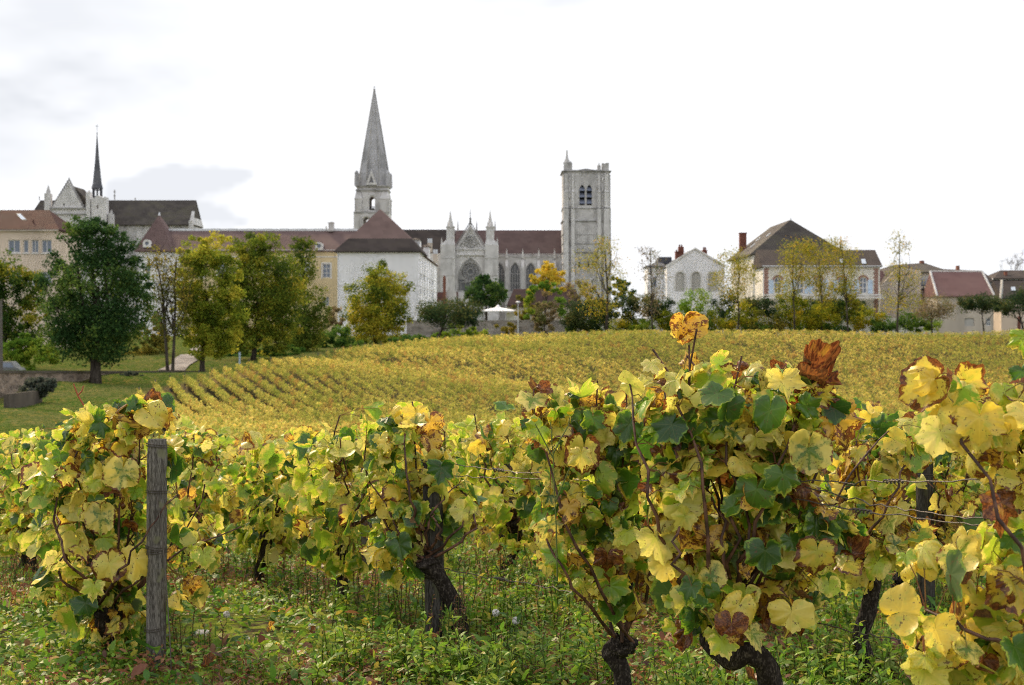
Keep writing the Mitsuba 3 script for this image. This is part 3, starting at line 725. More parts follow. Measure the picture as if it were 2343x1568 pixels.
# ---- cathedral: nave, transept front with rose, square tower
D = 450.0 * KD
x_ = lambda px: X(px, D)
z_ = lambda py: Z(py, D)
GZ = -6
ca = thing('cathedral', 'gothic stone cathedral with rose window gable, long tiled nave roof and square tower', 'cathedral')
NY = D + 8
xn = lambda px: X(px, NY)
zn = lambda py: Z(py, NY)
hol = []
for c in (1142, 1178, 1214, 1250): hol.append(arch(xn(c - 12), xn(c + 12), zn(668), zn(600), True))
m = MB(); m.panel(rect(xn(1100), xn(1288), GZ, zn(583)), hol, NY, NY + 1); m.box(xn(905), xn(1040), NY + .003, NY + 1, GZ, zn(580)); part(ca, 'nave_wall', m.mesh(), 'pale_stone')
for h in hol:
    xs0, xs1 = h[0][0], h[1][0]; zt = max(p[1] for p in h)
    w = part(ca, 'nave_window', MB().panel(h, [], NY + .7, NY + .85).mesh(), 'leaded_glass')
    mm = MB()
    for f in (.25, .5, .75): mm.box(xs0 + (xs1 - xs0) * f - .09, xs0 + (xs1 - xs0) * f + .09, NY + .45, NY + .695, h[0][1], zt - (1.4 if f == .5 else 2.5))
    mm.panel(list(Polygon(h).exterior.coords), [list(Polygon(h).buffer(-.28).exterior.coords)], NY + .4, NY + .69)
    for zz in (.3, .6): mm.box(xs0, xs1, NY + .5, NY + .69, h[0][1] + (zt - h[0][1]) * zz - .07, h[0][1] + (zt - h[0][1]) * zz + .07)
    part(w, 'tracery', mm.mesh(), 'limestone')
m = MB(); m.box(xn(1130), xn(1288), NY - .5, NY - .003, zn(588), zn(585.5)); m.box(xn(1130), xn(1288), NY - .5, NY - .2, zn(582), zn(581))
for k in range(60): m.box(xn(1131 + k * 2.6), xn(1131 + k * 2.6) + .14, NY - .45, NY - .25, zn(585.4), zn(582.1))
part(ca, 'balustrade', m.mesh(), 'limestone')
for px in (1159, 1195.5, 1232, 1268):
    m = MB(); m.box(xn(px - 3.8), xn(px + 3.8), NY - 3, NY - .003, GZ, zn(612)); m.hull([(xn(px + s), y, z) for s in (-3.2, 3.2) for y, z in ((NY - 3, zn(612)), (NY - .004, zn(612)), (NY - .004, zn(592)))])
    pinnacle(m, xn(px), NY - .7, zn(592), .75, .9, 2.4); part(ca, 'buttress', m.mesh(), 'pale_stone')
m = MB(); m.hip(xn(1040), xn(1290), NY + .4, NY + 16, zn(583.5), zn(524), 0, 0, 0, .2); part(ca, 'roof', m.mesh(), 'purple_tile', label='red brown tiled nave roof between the gable and the tower')
m = MB(); m.hip(xn(880), xn(1039.5), NY + .4, NY + 16, zn(583.5), zn(522.5), 4, 0, 0, .2); part(ca, 'roof', m.mesh(), 'dark_tile', label='dark tiled choir roof left of the gable')
# transept
DT = D + 1
gz0 = zn(569)
m = MB()
C = (x_(1075.8), z_(622))
gp = [(x_(1040), GZ), (x_(1111), GZ), (x_(1111), z_(569)), (x_(1075.8), z_(514)), (x_(1040), z_(569))]
big = arch(x_(1047), x_(1104.5), z_(668), z_(590), True, 12)
m.panel(gp, [big], D, D + 1.6)
m.panel([(x_(1044), z_(571)), (x_(1108), z_(571)), (x_(1075.8), z_(519))], [list(Polygon([(x_(1048), z_(568)), (x_(1104), z_(568)), (x_(1075.8), z_(524))]).exterior.coords)[:-1]], D - .5, D - .003)
tg = part(ca, 'transept_front', m.mesh(), 'pale_stone')
m = MB()
def disc(cx_, cz_, r, n=10): return [(cx_ + r * math.cos(t), cz_ + r * math.sin(t)) for t in np.linspace(0, 2 * math.pi, n + 1)[:-1]]
def annulus(m, cx_, cz_, r, w, y0, y1, n=16):
    m.panel(disc(cx_, cz_, r, n), [disc(cx_, cz_, r - w, n)], y0, y1)
gc = (x_(1075.8), z_(554))
for k in range(8): annulus(m, gc[0] + 1.35 * math.cos(k * math.pi / 4 + .39), gc[1] + 1.35 * math.sin(k * math.pi / 4 + .39), .62, .16, D - .32, D - .003, 8)
annulus(m, *gc, 2.15, .2, D - .3, D - .003); annulus(m, *gc, .5, .2, D - .3, D - .003, 8)
for s in (-1, 1): annulus(m, gc[0] + s * 2.7, gc[1] - 1.1, .75, .16, D - .3, D - .003, 8)
part(ca, 'gable_tracery', m.mesh(), 'grey_limestone')
m = MB(); m.box(x_(1042), x_(1109), D - .6, D - .003, z_(572), z_(569.5)); m.box(x_(1042), x_(1109), D - .6, D - .003, z_(585), z_(582.5)); m.box(x_(1044), x_(1107), D - .25, D - .003, z_(582.4), z_(572.1)); part(ca, 'string_course', m.mesh(), 'pale_stone')
m = MB(); m.panel(list(Polygon(big).buffer(-.02).exterior.coords), [], D + 1.0, D + 1.3); rw = part(ca, 'rose_window', m.mesh(), 'leaded_glass')
m = MB(); R = 23.5 * D / FPX
annulus(m, *C, R, .5, D + .45, D + .99, 32); annulus(m, *C, R * .34, .25, D + .6, D + .99, 16); annulus(m, *C, R * .68, .18, D + .62, D + .99, 24)
for k in range(16):
    a = k * math.pi / 8
    m.tube([(C[0] + R * .3 * math.cos(a), D + .85, C[1] + R * .3 * math.sin(a)), (C[0] + R * .96 * math.cos(a), D + .85, C[1] + R * .96 * math.sin(a))], .12, 4)
    annulus(m, C[0] + R * .82 * math.cos(a + .2), C[1] + R * .82 * math.sin(a + .2), .42, .13, D + .7, D + .99, 8)
m.panel(list(Polygon(big).exterior.coords), [list(Polygon(big).buffer(-.5).exterior.coords)], D + .3, D + .995)
sd = Polygon(big).buffer(-.45).difference(Polygon(disc(*C, R - .06, 32))).intersection(Polygon(rect(-500, 500, z_(640), 200)))
for g_ in getattr(sd, 'geoms', [sd]): m.panel(list(g_.exterior.coords), [list(i_.coords) for i_ in g_.interiors], D + .6, D + .985)
for k in range(5): xx = x_(1054 + k * 10.9); m.box(xx - .12, xx + .12, D + .6, D + .99, z_(668), z_(645))
m.box(x_(1048), x_(1104), D + .55, D + .992, z_(646.5), z_(644.5))
part(rw, 'tracery', m.mesh(), 'grey_limestone')
m = MB(); m.hipy(x_(1042), x_(1109), D + 1.7, NY + 9, z_(571), z_(517), 0, 0, 0, .2); part(ca, 'transept_roof', m.mesh(), 'purple_tile')
m = MB()
for s, e in ((1040, 1075.8), (1111, 1075.8)):
    for t in np.linspace(.02, .98, 13):
        xx, zz = x_(s) + (x_(e) - x_(s)) * t, z_(568) + (z_(511) - z_(568)) * t
        m.frustum(5, xx, D - .2, zz, zz + .75, .3, .16)
m.frustum(6, x_(1075.8), D - .1, z_(514), z_(497), .45, .2); m.frustum(6, x_(1075.8), D - .1, z_(502), z_(500), .5, .4); m.frustum(6, x_(1075.8), D - .1, z_(497), z_(478.5), .16, .04); m.frustum(6, x_(1075.8), D - .1, z_(489), z_(487.5), .33, .3)
part(ca, 'crocket', m.mesh(), 'grey_limestone', kind='stuff')
for a, b, pa, pb, px, top in ((1008, 1041, 1021.5, 1039, 1030, 484), (1109, 1140, 1112, 1130, 1121, 484)):
    m = MB(); m.box(x_(a), x_(b), D - 1.6, D + 3, GZ, z_(561)); m.box(x_(a) - .15, x_(b) + .15, D - 1.8, D + 3.1, z_(592), z_(590)); m.box(x_(a) - .15, x_(b) + .15, D - 1.8, D + 3.1, z_(631), z_(629.5))
    m.hull([(x, y, z_(561)) for x in (x_(a), x_(b)) for y in (D - 1.6, D + 3)] + [(x, y, z_(549)) for x in (x_(pa), x_(pb)) for y in (D - .8, D + 2.4)])
    m.box(x_(pa), x_(pb), D - .8, D + 2.4, z_(552), z_(519)); m.box(x_(pa) - .2, x_(pb) + .2, D - 1, D + 2.6, z_(521), z_(518.5))
    for q in (-5.5, 5.5):
        pinnacle(m, x_(px + q), D - 1.0, z_(521), .45, .6, 1.3)
    m.frustum(8, x_(px), D + .8, z_(518.5), z_(490), .95, .22)
    for k in range(1, 6):
        for t in range(8): r = .95 * (1 - k / 7.2) + .05; m.frustum(4, x_(px) + r * math.cos(t * .785), D + .8 + r * math.sin(t * .785), z_(518.5) + 3.7 * k / 6.3, z_(518.5) + 3.7 * k / 6.3 + .32, .13, .06)
    m.frustum(6, x_(px), D + .8, z_(490), z_(481.5), .2, .05); m.frustum(6, x_(px), D + .8, z_(488), z_(487), .3, .3)
    pinnacle(m, x_(a + 2.5 if a < 1050 else b - 2.5), D - .6, z_(561), .55, .5, 2.0)
    part(ca, 'stair_turret', m.mesh(), 'pale_stone')
for px in (1044.5, 1131.5, 1088.5):
    m = MB(); pinnacle(m, x_(px), NY + 4, zn(528), .5, 1.2, 2.6); part(ca, 'pinnacle', m.mesh(), 'grey_limestone')
# tower
ty = D - 2
xt = lambda px: X(px, ty)
zt = lambda py: Z(py, ty)
tx0, tx1 = xt(1288), xt(1394)
tw = tx1 - tx0
m = MB()
bw = [arch(xt(a), xt(b), zt(470), zt(c), True) for a, b, c in ((1325, 1337.5, 423), (1341.5, 1353.5, 423))]
m.panel(rect(tx0, tx1, zt(510) + .003, zt(392)), bw, ty, ty + 1.5); m.box(tx0, tx0 + 1.5, ty + 1.503, ty + tw, zt(510) + .003, zt(392)); m.box(tx1 - 1.5, tx1, ty + 1.503, ty + tw, zt(510) + .003, zt(392)); m.box(tx0 + 1.503, tx1 - 1.503, ty + tw - 1.5, ty + tw, zt(510) + .003, zt(392))
m.box(tx0 - .15, tx1 + .15, ty - .15, ty + tw + .15, GZ, zt(510))
tow = part(ca, 'tower', m.mesh(), 'limestone', label='square stone tower with belfry louvres and corner turret')
for w_ in bw:
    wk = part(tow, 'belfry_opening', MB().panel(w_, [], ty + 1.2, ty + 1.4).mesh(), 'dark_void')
m = MB()
for w_ in bw:
    a, b = w_[0][0], w_[1][0]
    for k in range(3):
        z1 = zt(427 + k * 14.6); 
        m.hull([(x, y, z) for x in (a - .05, b + .05) for y, z in ((ty + 1.1, z1), (ty - .25, z1 - 1.45), (ty - .25, z1 - 1.55), (ty + 1.1, z1 - .15))])
part(tow, 'louvre', m.mesh(), 'louvre')
m = MB()
for zz, h, o in ((392, 1.5, .4), (477, 1.4, .1), (506, 2.0, .3), (537, 1.4, .1), (558, 1.4, .1), (578, 1.8, .25), (604, 1.4, .1)):
    m.box(tx0 - o - .2, tx1 + o + .2, ty - o - .3, ty + tw + .4, zt(zz + h / 2), zt(zz - h / 2))
part(tow, 'string_course', m.mesh(), 'grey_limestone')
m = MB()
for a, b in ((1289, 1300), (1306, 1314), (1366, 1374), (1381, 1393)):
    m.box(xt(a), xt(b), ty - 1.3, ty - .003, GZ, zt(478)); m.box(xt(a) + .15, xt(b) - .15, ty - 1.0, ty - .003, zt(476), zt(440)); m.box(xt(a) + .3, xt(b) - .3, ty - .7, ty - .003, zt(439), zt(399))
    for zz in (440, 476, 507, 538): m.hull([(xt(a), ty - 1.2, zt(zz)), (xt(b), ty - 1.2, zt(zz)), (xt(a), ty - .003, zt(zz)), (xt(b), ty - .003, zt(zz)), (xt((a + b) / 2), ty - .25, zt(zz - 6))])
for a in (1301.5, 1376):
    for zz in (410, 432, 447, 466): m.box(xt(a), xt(a + 3.2), ty - .35, ty - .004, zt(zz + 6), zt(zz - 3))
for y in (ty + .5, ty + 6, ty + tw - 2.5): m.box(tx1 + .003, tx1 + .5, y, y + 2, GZ, zt(478)); m.box(tx1 + .003, tx1 + .35, y + .2, y + 1.8, zt(478), zt(400))
part(tow, 'buttress', m.mesh(), 'pale_stone')
m = MB()
for zz, h in ((530, 16), (570, 9), (548, 8), (592, 10)):
    for k in range(17):
        xx = xt(1303 + k * 4.7)
        m.box(xx, xx + .22, ty - .32, ty - .152, zt(zz + h * .7), zt(zz - h * .7))
part(tow, 'blind_arcade', m.mesh(), 'pale_stone')
for a, b in ((1334, 1346), ):
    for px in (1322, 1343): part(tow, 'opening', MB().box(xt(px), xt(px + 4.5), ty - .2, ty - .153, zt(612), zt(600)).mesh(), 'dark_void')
m = MB()
m.panel([(tx0 + .2, zt(391)), (tx1 - .2, zt(391)), (tx1 - .2, zt(388)), (xt(1361), zt(389)), (xt(1340), zt(386)), (xt(1320), zt(389)), (tx0 + .2, zt(389))], [], ty + .3, ty + 1)
m.hull([(tx0 + .3, ty + 1.2, zt(391)), (tx1 - .3, ty + 1.2, zt(391)), (tx0 + .3, ty + tw - 1, zt(391)), (tx1 - .3, ty + tw - 1, zt(391)), (xt(1340), ty + tw / 2, zt(385.5))])
part(tow, 'parapet', m.mesh(), 'grey_limestone')
m = MB(); tcx, tcy = xt(1297.5), ty + 1.5
m.frustum(8, tcx, tcy, zt(391), zt(373), 1.35, 1.35, .39); m.frustum(8, tcx, tcy, zt(373), zt(371.5), 1.55, 1.55, .39); m.frustum(8, tcx - .1, tcy, zt(371.5), zt(364), 1.15, .75, .39); m.frustum(8, tcx - .1, tcy, zt(364), zt(356), .62, .35, .39)
m.frustum(8, tcx - .1, tcy, zt(356), zt(345.5), .3, .22); m.frustum(8, tcx - .1, tcy, zt(345.5), zt(342.5), .36, .1)
m.box(xt(1302), xt(1308.5), ty + .2, ty + 2.6, zt(391), zt(372)); m.frustum(4, xt(1305), ty + 1, zt(372), zt(368), .5, .1, .78)
part(tow, 'corner_turret', m.mesh(), 'limestone')
m = MB(); m.box(xt(1376.5), xt(1392.5), ty + .3, ty + 3.0, zt(391), zt(374.5)); m.box(xt(1377), xt(1380), ty + .2, ty + 3, zt(374.5), zt(373)); m.box(xt(1385), xt(1393.2), ty + .1, ty + 3, zt(374.5), zt(373)); m.box(xt(1366), xt(1374), ty + .3, ty + 2, zt(391), zt(379)); m.frustum(4, xt(1370), ty + 1, zt(379), zt(371), .5, .06, .78)
part(tow, 'corner_turret', m.mesh(), 'limestone')
# small chapel and red roofs at the cathedral's foot
D = 400.0 * KD
x_ = lambda px: X(px, D)
z_ = lambda py: Z(py, D)
lh = thing('low_stone_house', 'small stone gabled house with red brick chimney at the foot of the rose window', 'house')
m = MB(); m.panel([(x_(1019), GZ), (x_(1044), GZ), (x_(1044), z_(672)), (x_(1031), z_(652)), (x_(1019), z_(672))], [], D, D + .5); m.box(x_(1005), x_(1018.5), D, D + .4, GZ, z_(688)); part(lh, 'wall', m.mesh(), 'pale_stone')
part(lh, 'chimney', MB().box(x_(1013.5), x_(1020), D - 1.5, D - .3, GZ, z_(634)).box(x_(1015), x_(1018.5), D - 1.3, D - .6, z_(634), z_(631)).mesh(), 'brick')
part(lh, 'roof', MB().hip(x_(990), x_(1045), D + 1, D + 7, z_(690), z_(668), 0, 0, .2).mesh(), 'red_tile')
lh2 = thing('low_red_roof_house', 'low house with dull brown roof behind the yellow tree', 'house')
part(lh2, 'wall', MB().box(x_(1160), x_(1330), D - 6, D, GZ, z_(700)).mesh(), 'beige_plaster'); part(lh2, 'roof', MB().hip(x_(1160), x_(1330), D - 7, D + 1, z_(700), z_(662), 2, 2, .2).mesh(), 'brown_tile')

# ---- white gable house with three blind arches
D = 236.0 * KD
x_ = lambda px: X(px, D)
z_ = lambda py: Z(py, D)
GZ = -5
wh = thing('white_gable_house', 'white rendered house with gable facing and three tall blind arches', 'house')
ar = [arch(x_(a), x_(b), z_(668), z_(623)) for a, b in ((1545, 1565), (1582, 1602), (1619.5, 1640))]
m = MB(); m.panel([(x_(1525), GZ), (x_(1657), GZ), (x_(1657), z_(610)), (x_(1589.5), z_(569)), (x_(1525), z_(610))], ar, D, D + .5)
m.box(x_(1525), x_(1525) + .4, D + .503, D + 14, GZ, z_(612)); m.box(x_(1657) - .4, x_(1657), D + .503, D + 14, GZ, z_(612)); part(wh, 'wall', m.mesh(), 'white_plaster')
for a in ar: part(wh, 'blind_arch', MB().panel(a, [], D + .2, D + .4).mesh(), 'grey_shutter')
m = MB()
for a in ar:
    p = Polygon(a); q = p.buffer(.35).difference(p.buffer(.01)).intersection(Polygon(rect(-500, 500, z_(664), 90)))
    m.panel(list(q.exterior.coords), [], D - .08, D - .003)
m.box(x_(1525), x_(1544), D - .06, D - .002, z_(634.5), z_(633)); m.box(x_(1566), x_(1581), D - .06, D - .002, z_(634.5), z_(633)); m.box(x_(1603), x_(1618.5), D - .06, D - .002, z_(634.5), z_(633))
for s in (-1, 1):
    e = x_(1523) if s < 0 else x_(1659)
    m.hull([(e, y, z_(612)) for y in (D - .3, D - .003)] + [(e, y, z_(607.5)) for y in (D - .3, D - .003)] + [(x_(1589.5), y, z) for y in (D - .3, D - .003) for z in (z_(570.5), z_(566.5))])
part(wh, 'moulding', m.mesh(), 'trim')
part(wh, 'roof', MB().hipy(x_(1524), x_(1658), D + .62, D + 14, z_(610), z_(568), 0, 0, .1).mesh(), 'slate')
m = MB(); m.box(x_(1552.5), x_(1571), D + 5, D + 7, z_(600), z_(575)); m.box(x_(1559), x_(1571), D + 5, D + 6.6, z_(575), z_(562)); m.box(x_(1551.5), x_(1572), D + 4.8, D + 7.2, z_(574), z_(572.5))
for px in (1555, 1562, 1567): m.frustum(6, x_(px), D + 6, z_(575 if px < 1558 else 562), z_(568 if px < 1558 else 556), .16, .13)
part(wh, 'chimney', m.mesh(), 'brick')
m = MB(); m.box(x_(1615.5), x_(1625), D + 5, D + 6.5, z_(600), z_(570)); m.box(x_(1615), x_(1625.8), D + 4.8, D + 6.7, z_(571), z_(569.5))
for px in (1618, 1622): m.frustum(6, x_(px), D + 5.7, z_(569.5), z_(562), .16, .13)
part(wh, 'chimney', m.mesh(), 'brick')
m = MB(); m.hull([(x, y, z) for (x, z) in ((x_(1512), z_(604)), (x_(1549), z_(604)), (x_(1518), z_(584)), (x_(1546), z_(584))) for y in (D + 8, D + 14)]); part(wh, 'mansard_roof', m.mesh(), 'slate')
m = MB(); m.box(x_(1488), x_(1524), D + 6, D + 13, GZ, z_(606)); part(wh, 'side_wing', m.mesh(), 'white_plaster')
part(wh, 'side_wing_window', MB().box(x_(1500), x_(1508), D + 5.9, D + 5.99, z_(655), z_(632)).mesh(), 'window_glass')
part(wh, 'side_roof', MB().hip(x_(1486), x_(1526), D + 5.5, D + 13.5, z_(606), z_(591), 3, 0, .1).mesh(), 'slate')

# ---- large hipped house behind
D = 262.0 * KD
x_ = lambda px: X(px, D)
z_ = lambda py: Z(py, D)
bh = thing('hipped_roof_house', 'large cream house with steep dark hipped roof and one tall brick chimney', 'house')
XL, XR = x_(1722), x_(1915)
m = MB(); m.box(XL, XR, D, D + 30, GZ, z_(581)); part(bh, 'wall', m.mesh(), 'cream_plaster')
m = MB()
for k in range(16): m.box(XL - .09, XL - .003, D + 1 + k * 1.85, D + 1.12 + k * 1.85, GZ, z_(583))
part(bh, 'wall_batten', m.mesh(), 'trim', kind='stuff')
apx = x_(1818)
y1 = D + 34
m = MB(); m.hull([(XL - .6, D - .5, z_(581)), (XR + .4, D - .5, z_(570)), (XR + .4, y1, z_(581)), (XL - .6, y1, z_(581)), (XL - .6, D - .5, z_(581) - .3), (XR + .4, D - .5, z_(581) - .3), (XR + .4, y1, z_(581) - .3), (XL - .6, y1, z_(581) - .3),
                  (apx, D + 5, Z(503, D + 5)), (apx, y1 - 5, Z(503, D + 5))]); part(bh, 'roof', m.mesh(), 'mossy_tile')
m = MB(); m.tube([(apx, D + 5, Z(504, D + 5)), (apx, D + 5, Z(498, D + 5))], [.2, .08], 6); part(bh, 'roof_finial', m.mesh(), 'zinc')
yc = D + 24
m = MB(); m.box(X(1692, yc), X(1707, yc), yc, yc + 1.6, Z(600, yc), Z(535, yc)); m.box(X(1691, yc), X(1708, yc), yc - .1, yc + 1.7, Z(535, yc), Z(532.5, yc)); part(bh, 'chimney', m.mesh(), 'brick', label='tall slim brick chimney')
sl = (Z(503, D + 5) - z_(581)) / (apx - XL + .6)
for yy, f in ((D + 10, .55), (D + 20, .5), (D + 15, .28)):
    xa = XL - .6 + f * (apx - XL + .6); za = z_(581) + sl * (xa - XL + .6)
    m = MB(); m.hull([(xa + d, y, za + sl * d + o) for d in (0, .9) for y in (yy, yy + 1.2) for o in (0.03, .14)]); part(bh, 'skylight', m.mesh(), 'skylight_glass')

# ---- cream house with blue shutters
D = 226.0 * KD
x_ = lambda px: X(px, D)
z_ = lambda py: Z(py, D)
sh = thing('blue_shutter_house', 'cream house with pale blue shutters, brick quoins and long dark tiled roof', 'house')
wins = [(1779, 0), (1829.5, 0), (1872, 0), (1925, 0), (1974, 0)]
hol = [arch(x_(c - 8.5), x_(c + 8.5), z_(672), z_(634)) for c, _ in wins]
hol2 = [rect(x_(c - 8), x_(c + 8), z_(730), z_(703)) for c, _ in wins]
m = MB(); m.panel(rect(x_(1747), x_(2012), GZ, z_(610)), hol + hol2, D, D + .4)
m.panel([(y, z) for y, z in ()] or rect(0, 1, 0, 1), [], D + 2, D + 2.1) if False else None
m.box(x_(1747), x_(1747) + .35, D + .403, D + 10, GZ, z_(610)); m.box(x_(2012) - .35, x_(2012), D + .403, D + 10, GZ, z_(610)); part(sh, 'wall', m.mesh(), 'cream_plaster')
for h in hol:
    a, b = h[0][0], h[1][0]; zb_, zt_ = h[0][1], max(p[1] for p in h)
    glass_window(sh, a, b, zb_, zt_, D, pts=h, bars=(1, 2), bar=.11)
for h in hol2: glass_window(sh, h[0][0], h[1][0], h[0][1], h[2][1], D, bars=(1, 1), bar=.1)
for h in hol:
    p = Polygon(h); q = p.buffer(.34).difference(p.buffer(.004)).intersection(Polygon(rect(-500, 500, z_(644), 90)))
    part(sh, 'brick_arch', MB().panel(list(q.exterior.coords), [], D - .07, D - .003).mesh(), 'pale_brick')
for h in hol:
    for a, b in ((h[0][0] - .95, h[0][0] - .14), (h[1][0] + .14, h[1][0] + .95)):
        m = MB(); z0, z1 = z_(672), z_(641)
        m.box(a, b, D - .10, D - .075, z0, z1)
        m.box(a, a + .09, D - .14, D - .102, z0, z1); m.box(b - .09, b, D - .14, D - .102, z0, z1)
        for k in range(9): m.box(a + .09, b - .09, D - .13, D - .104, z0 + .05 + k * (z1 - z0) / 9, z0 + .16 + k * (z1 - z0) / 9)
        part(sh, 'shutter', m.mesh(), 'blue_shutter')
for px in (1747.2, 1997.5):
    m = MB()
    for k in range(24):
        w = (10.5 if k % 2 else 8.5)
        zz = z_(726) + k * (z_(614) - z_(726)) / 24
        m.box(x_(px + (0 if px < 1800 else 10.5 - w)), x_(px + (w if px < 1800 else 10.5)), D - .06 - .01 * (k % 2), D - .003, zz, zz + .30)
    part(sh, 'brick_quoin', m.mesh(), 'pale_brick', kind='stuff')
m = MB(); m.box(x_(1745), x_(2014), D - .4, D - .003, z_(613), z_(608.5)); part(sh, 'cornice', m.mesh(), 'trim')
m = MB(); m.box(x_(1747), x_(2012), D - .15, D - .004, z_(676.5), z_(673.5)); part(sh, 'string_course', m.mesh(), 'trim')
for px, a, b in ((1757, 672, 612), ): 
    m = MB(); m.tube([(x_(1745.5), D - .1, z_(612)), (x_(1745.5), D - .1, GZ)], .09, 6); part(sh, 'downpipe', m.mesh(), 'zinc')
m = MB(); m.hip(x_(1742), x_(2015), D - .4, D + 10.4, z_(609), z_(569), 0, 0, .1, .2); part(sh, 'roof', m.mesh(), 'dark_tile')
skylight(sh, [(1968, 594), (1979, 594), (1982, 606), (1971, 606)], D - .4, z_(609), D + 5, z_(569)); skylight(sh, [(1919, 594), (1929, 594), (1931, 604), (1921, 604)], D - .4, z_(609), D + 5, z_(569))
m = MB(); m.panel([(x_(1742), z_(609)), (x_(1743), z_(609)), (x_(1743), z_(569)), (x_(1742), z_(569))], [], D, D + .2) ; part(sh, 'gutter', MB().tube([(x_(1742), D - .52, z_(609.5)), (x_(2015), D - .52, z_(609.5))], .09, 6).mesh(), 'zinc')
m = MB(); m.box(x_(1738), x_(2016), D - 3.2, D - 3.05, z_(677), z_(675.5)); m.box(x_(1738), x_(2016), D - 3.3, D - .5, z_(684), z_(681))
for k in range(70): m.box(x_(1739 + k * 4), x_(1739 + k * 4) + .07, D - 3.17, D - 3.08, z_(681), z_(677))
part(sh, 'terrace_railing', m.mesh(), 'trim')

# ---- houses to the right
D = 250.0 * KD
x_ = lambda px: X(px, D)
z_ = lambda py: Z(py, D)
h1 = thing('grey_roof_house', 'beige house with low grey hipped roof right of the blue shuttered house', 'house')
part(h1, 'wall', MB().box(x_(2015), x_(2160), D, D + 12, GZ, z_(622)).mesh(), 'beige_plaster')
part(h1, 'roof', MB().hull([(x_(2008), D - .5, z_(624)), (x_(2172), D - .5, z_(622)), (x_(2172), D + 13, z_(622)), (x_(2008), D + 13, z_(624)), (x_(2060), D + 6, z_(604)), (x_(2132), D + 6, z_(599)), (x_(2008), D - .5, z_(624) - .2), (x_(2172), D - .5, z_(622) - .2)]).mesh(), 'mossy_tile')
m = MB(); m.box(x_(2124), x_(2131), D + 5.5, D + 7, z_(606), z_(594)); part(h1, 'chimney', m.mesh(), 'brick')
for a in (2056, 2100): part(h1, 'window', MB().box(x_(a), x_(a + 9), D - .03, D - .003, z_(655), z_(632)).mesh(), 'window_glass')
D = 232.0 * KD
x_ = lambda px: X(px, D)
z_ = lambda py: Z(py, D)
h2 = thing('cream_gable_house', 'cream gabled house with small red side roof beside the brick quoins', 'house')
m = MB(); m.panel([(x_(2014), GZ), (x_(2106), GZ), (x_(2106), z_(620)), (x_(2066), z_(612)), (x_(2050), z_(614)), (x_(2014), z_(655))], [rect(x_(2050), x_(2058), z_(650), z_(630))], D, D + .4); part(h2, 'wall', m.mesh(), 'beige_plaster')
glass_window(h2, x_(2050), x_(2058), z_(650), z_(630), D, bars=(1, 1), bar=.09)
part(h2, 'roof', MB().hull([(x, y, z) for x, z in ((x_(2013), z_(657)), (x_(2050), z_(612.5)), (x_(2066), z_(610.5)), (x_(2107), z_(619)), (x_(2107), z_(622))) for y in (D + .41, D + 9)]).mesh(), 'mossy_tile')
part(h2, 'side_roof', MB().hull([(x_(2004), D + 3, z_(650)), (x_(2042), D + 3, z_(652)), (x_(2034), D + 5, z_(618)), (x_(2004), D + 5, z_(618)), (x_(2004), D + 8, z_(650)), (x_(2042), D + 8, z_(650))]).mesh(), 'pink_tile')
h3 = thing('timber_shed', 'dark timber lean-to with slate roof between the cream gable and the pink roof', 'shed')
m = MB(); m.box(x_(2106), x_(2143), D + 1, D + 5, GZ, z_(662)); part(h3, 'wall', m.mesh(), 'beige_plaster')
m = MB()
for a in (2106, 2114, 2122, 2130, 2138): m.box(x_(a), x_(a + 2), D + .8, D + .996, z_(690), z_(655))
m.box(x_(2104), x_(2144), D + .75, D + .99, z_(664), z_(660)); m.box(x_(2104), x_(2144), D + .78, D + .992, z_(677), z_(674)); part(h3, 'timber_frame', m.mesh(), 'dark_tile')
part(h3, 'roof', MB().hull([(x_(2103), D + .5, z_(655)), (x_(2146), D + .5, z_(655)), (x_(2103), D + .5, z_(652)), (x_(2146), D + .5, z_(652)), (x_(2106), D + 5, z_(632)), (x_(2146), D + 5, z_(630))]).mesh(), 'slate')
D = 222.0 * KD
x_ = lambda px: X(px, D)
z_ = lambda py: Z(py, D)
h4 = thing('pink_roof_house', 'low beige house with smooth pink red tiled roof and pale verge tiles', 'house')
hol = [rect(x_(2206), x_(2228), z_(747), z_(728)), rect(x_(2255), x_(2266), z_(746), z_(728))]
m = MB(); m.panel(rect(x_(2144), x_(2272), GZ, z_(678)), hol, D, D + .4); m.box(x_(2144), x_(2144) + .35, D + .403, D + 8, GZ, z_(678)); m.box(x_(2272) - .35, x_(2272), D + .403, D + 8, GZ, z_(678)); part(h4, 'wall', m.mesh(), 'beige_plaster')
part(h4, 'door', MB().panel(hol[0], [], D + .2, D + .3).mesh(), 'grey_shutter'); glass_window(h4, x_(2255), x_(2266), z_(746), z_(728), D, bars=(1, 1), bar=.09)
m = MB(); m.hull([(x_(2141), D - .5, z_(678)), (x_(2271), D - .5, z_(676)), (x_(2141), D - .5, z_(680)), (x_(2271), D - .5, z_(678)), (x_(2143), D + 4.5, z_(619.5)), (x_(2264), D + 4.5, z_(619.5)), (x_(2141), D + 9, z_(678)), (x_(2271), D + 9, z_(676))]); part(h4, 'roof', m.mesh(), 'pink_tile')
m = MB(); m.tube([(x_(2141.5), D - .55, z_(678)), (x_(2143.5), D + 4.4, z_(619.5))], .2, 5); m.tube([(x_(2271), D - .55, z_(676)), (x_(2264), D + 4.4, z_(619.5))], .2, 5); part(h4, 'verge', m.mesh(), 'pale_stone')
m = MB()
for k in range(34): xx = x_(2143.5 + k * 3.56); m.frustum(5, xx, D + 4.5, z_(620.5), z_(617), .15, .11)
part(h4, 'ridge_tile', m.mesh(), 'pale_stone', kind='stuff')
D = 268.0 * KD
x_ = lambda px: X(px, D)
z_ = lambda py: Z(py, D)
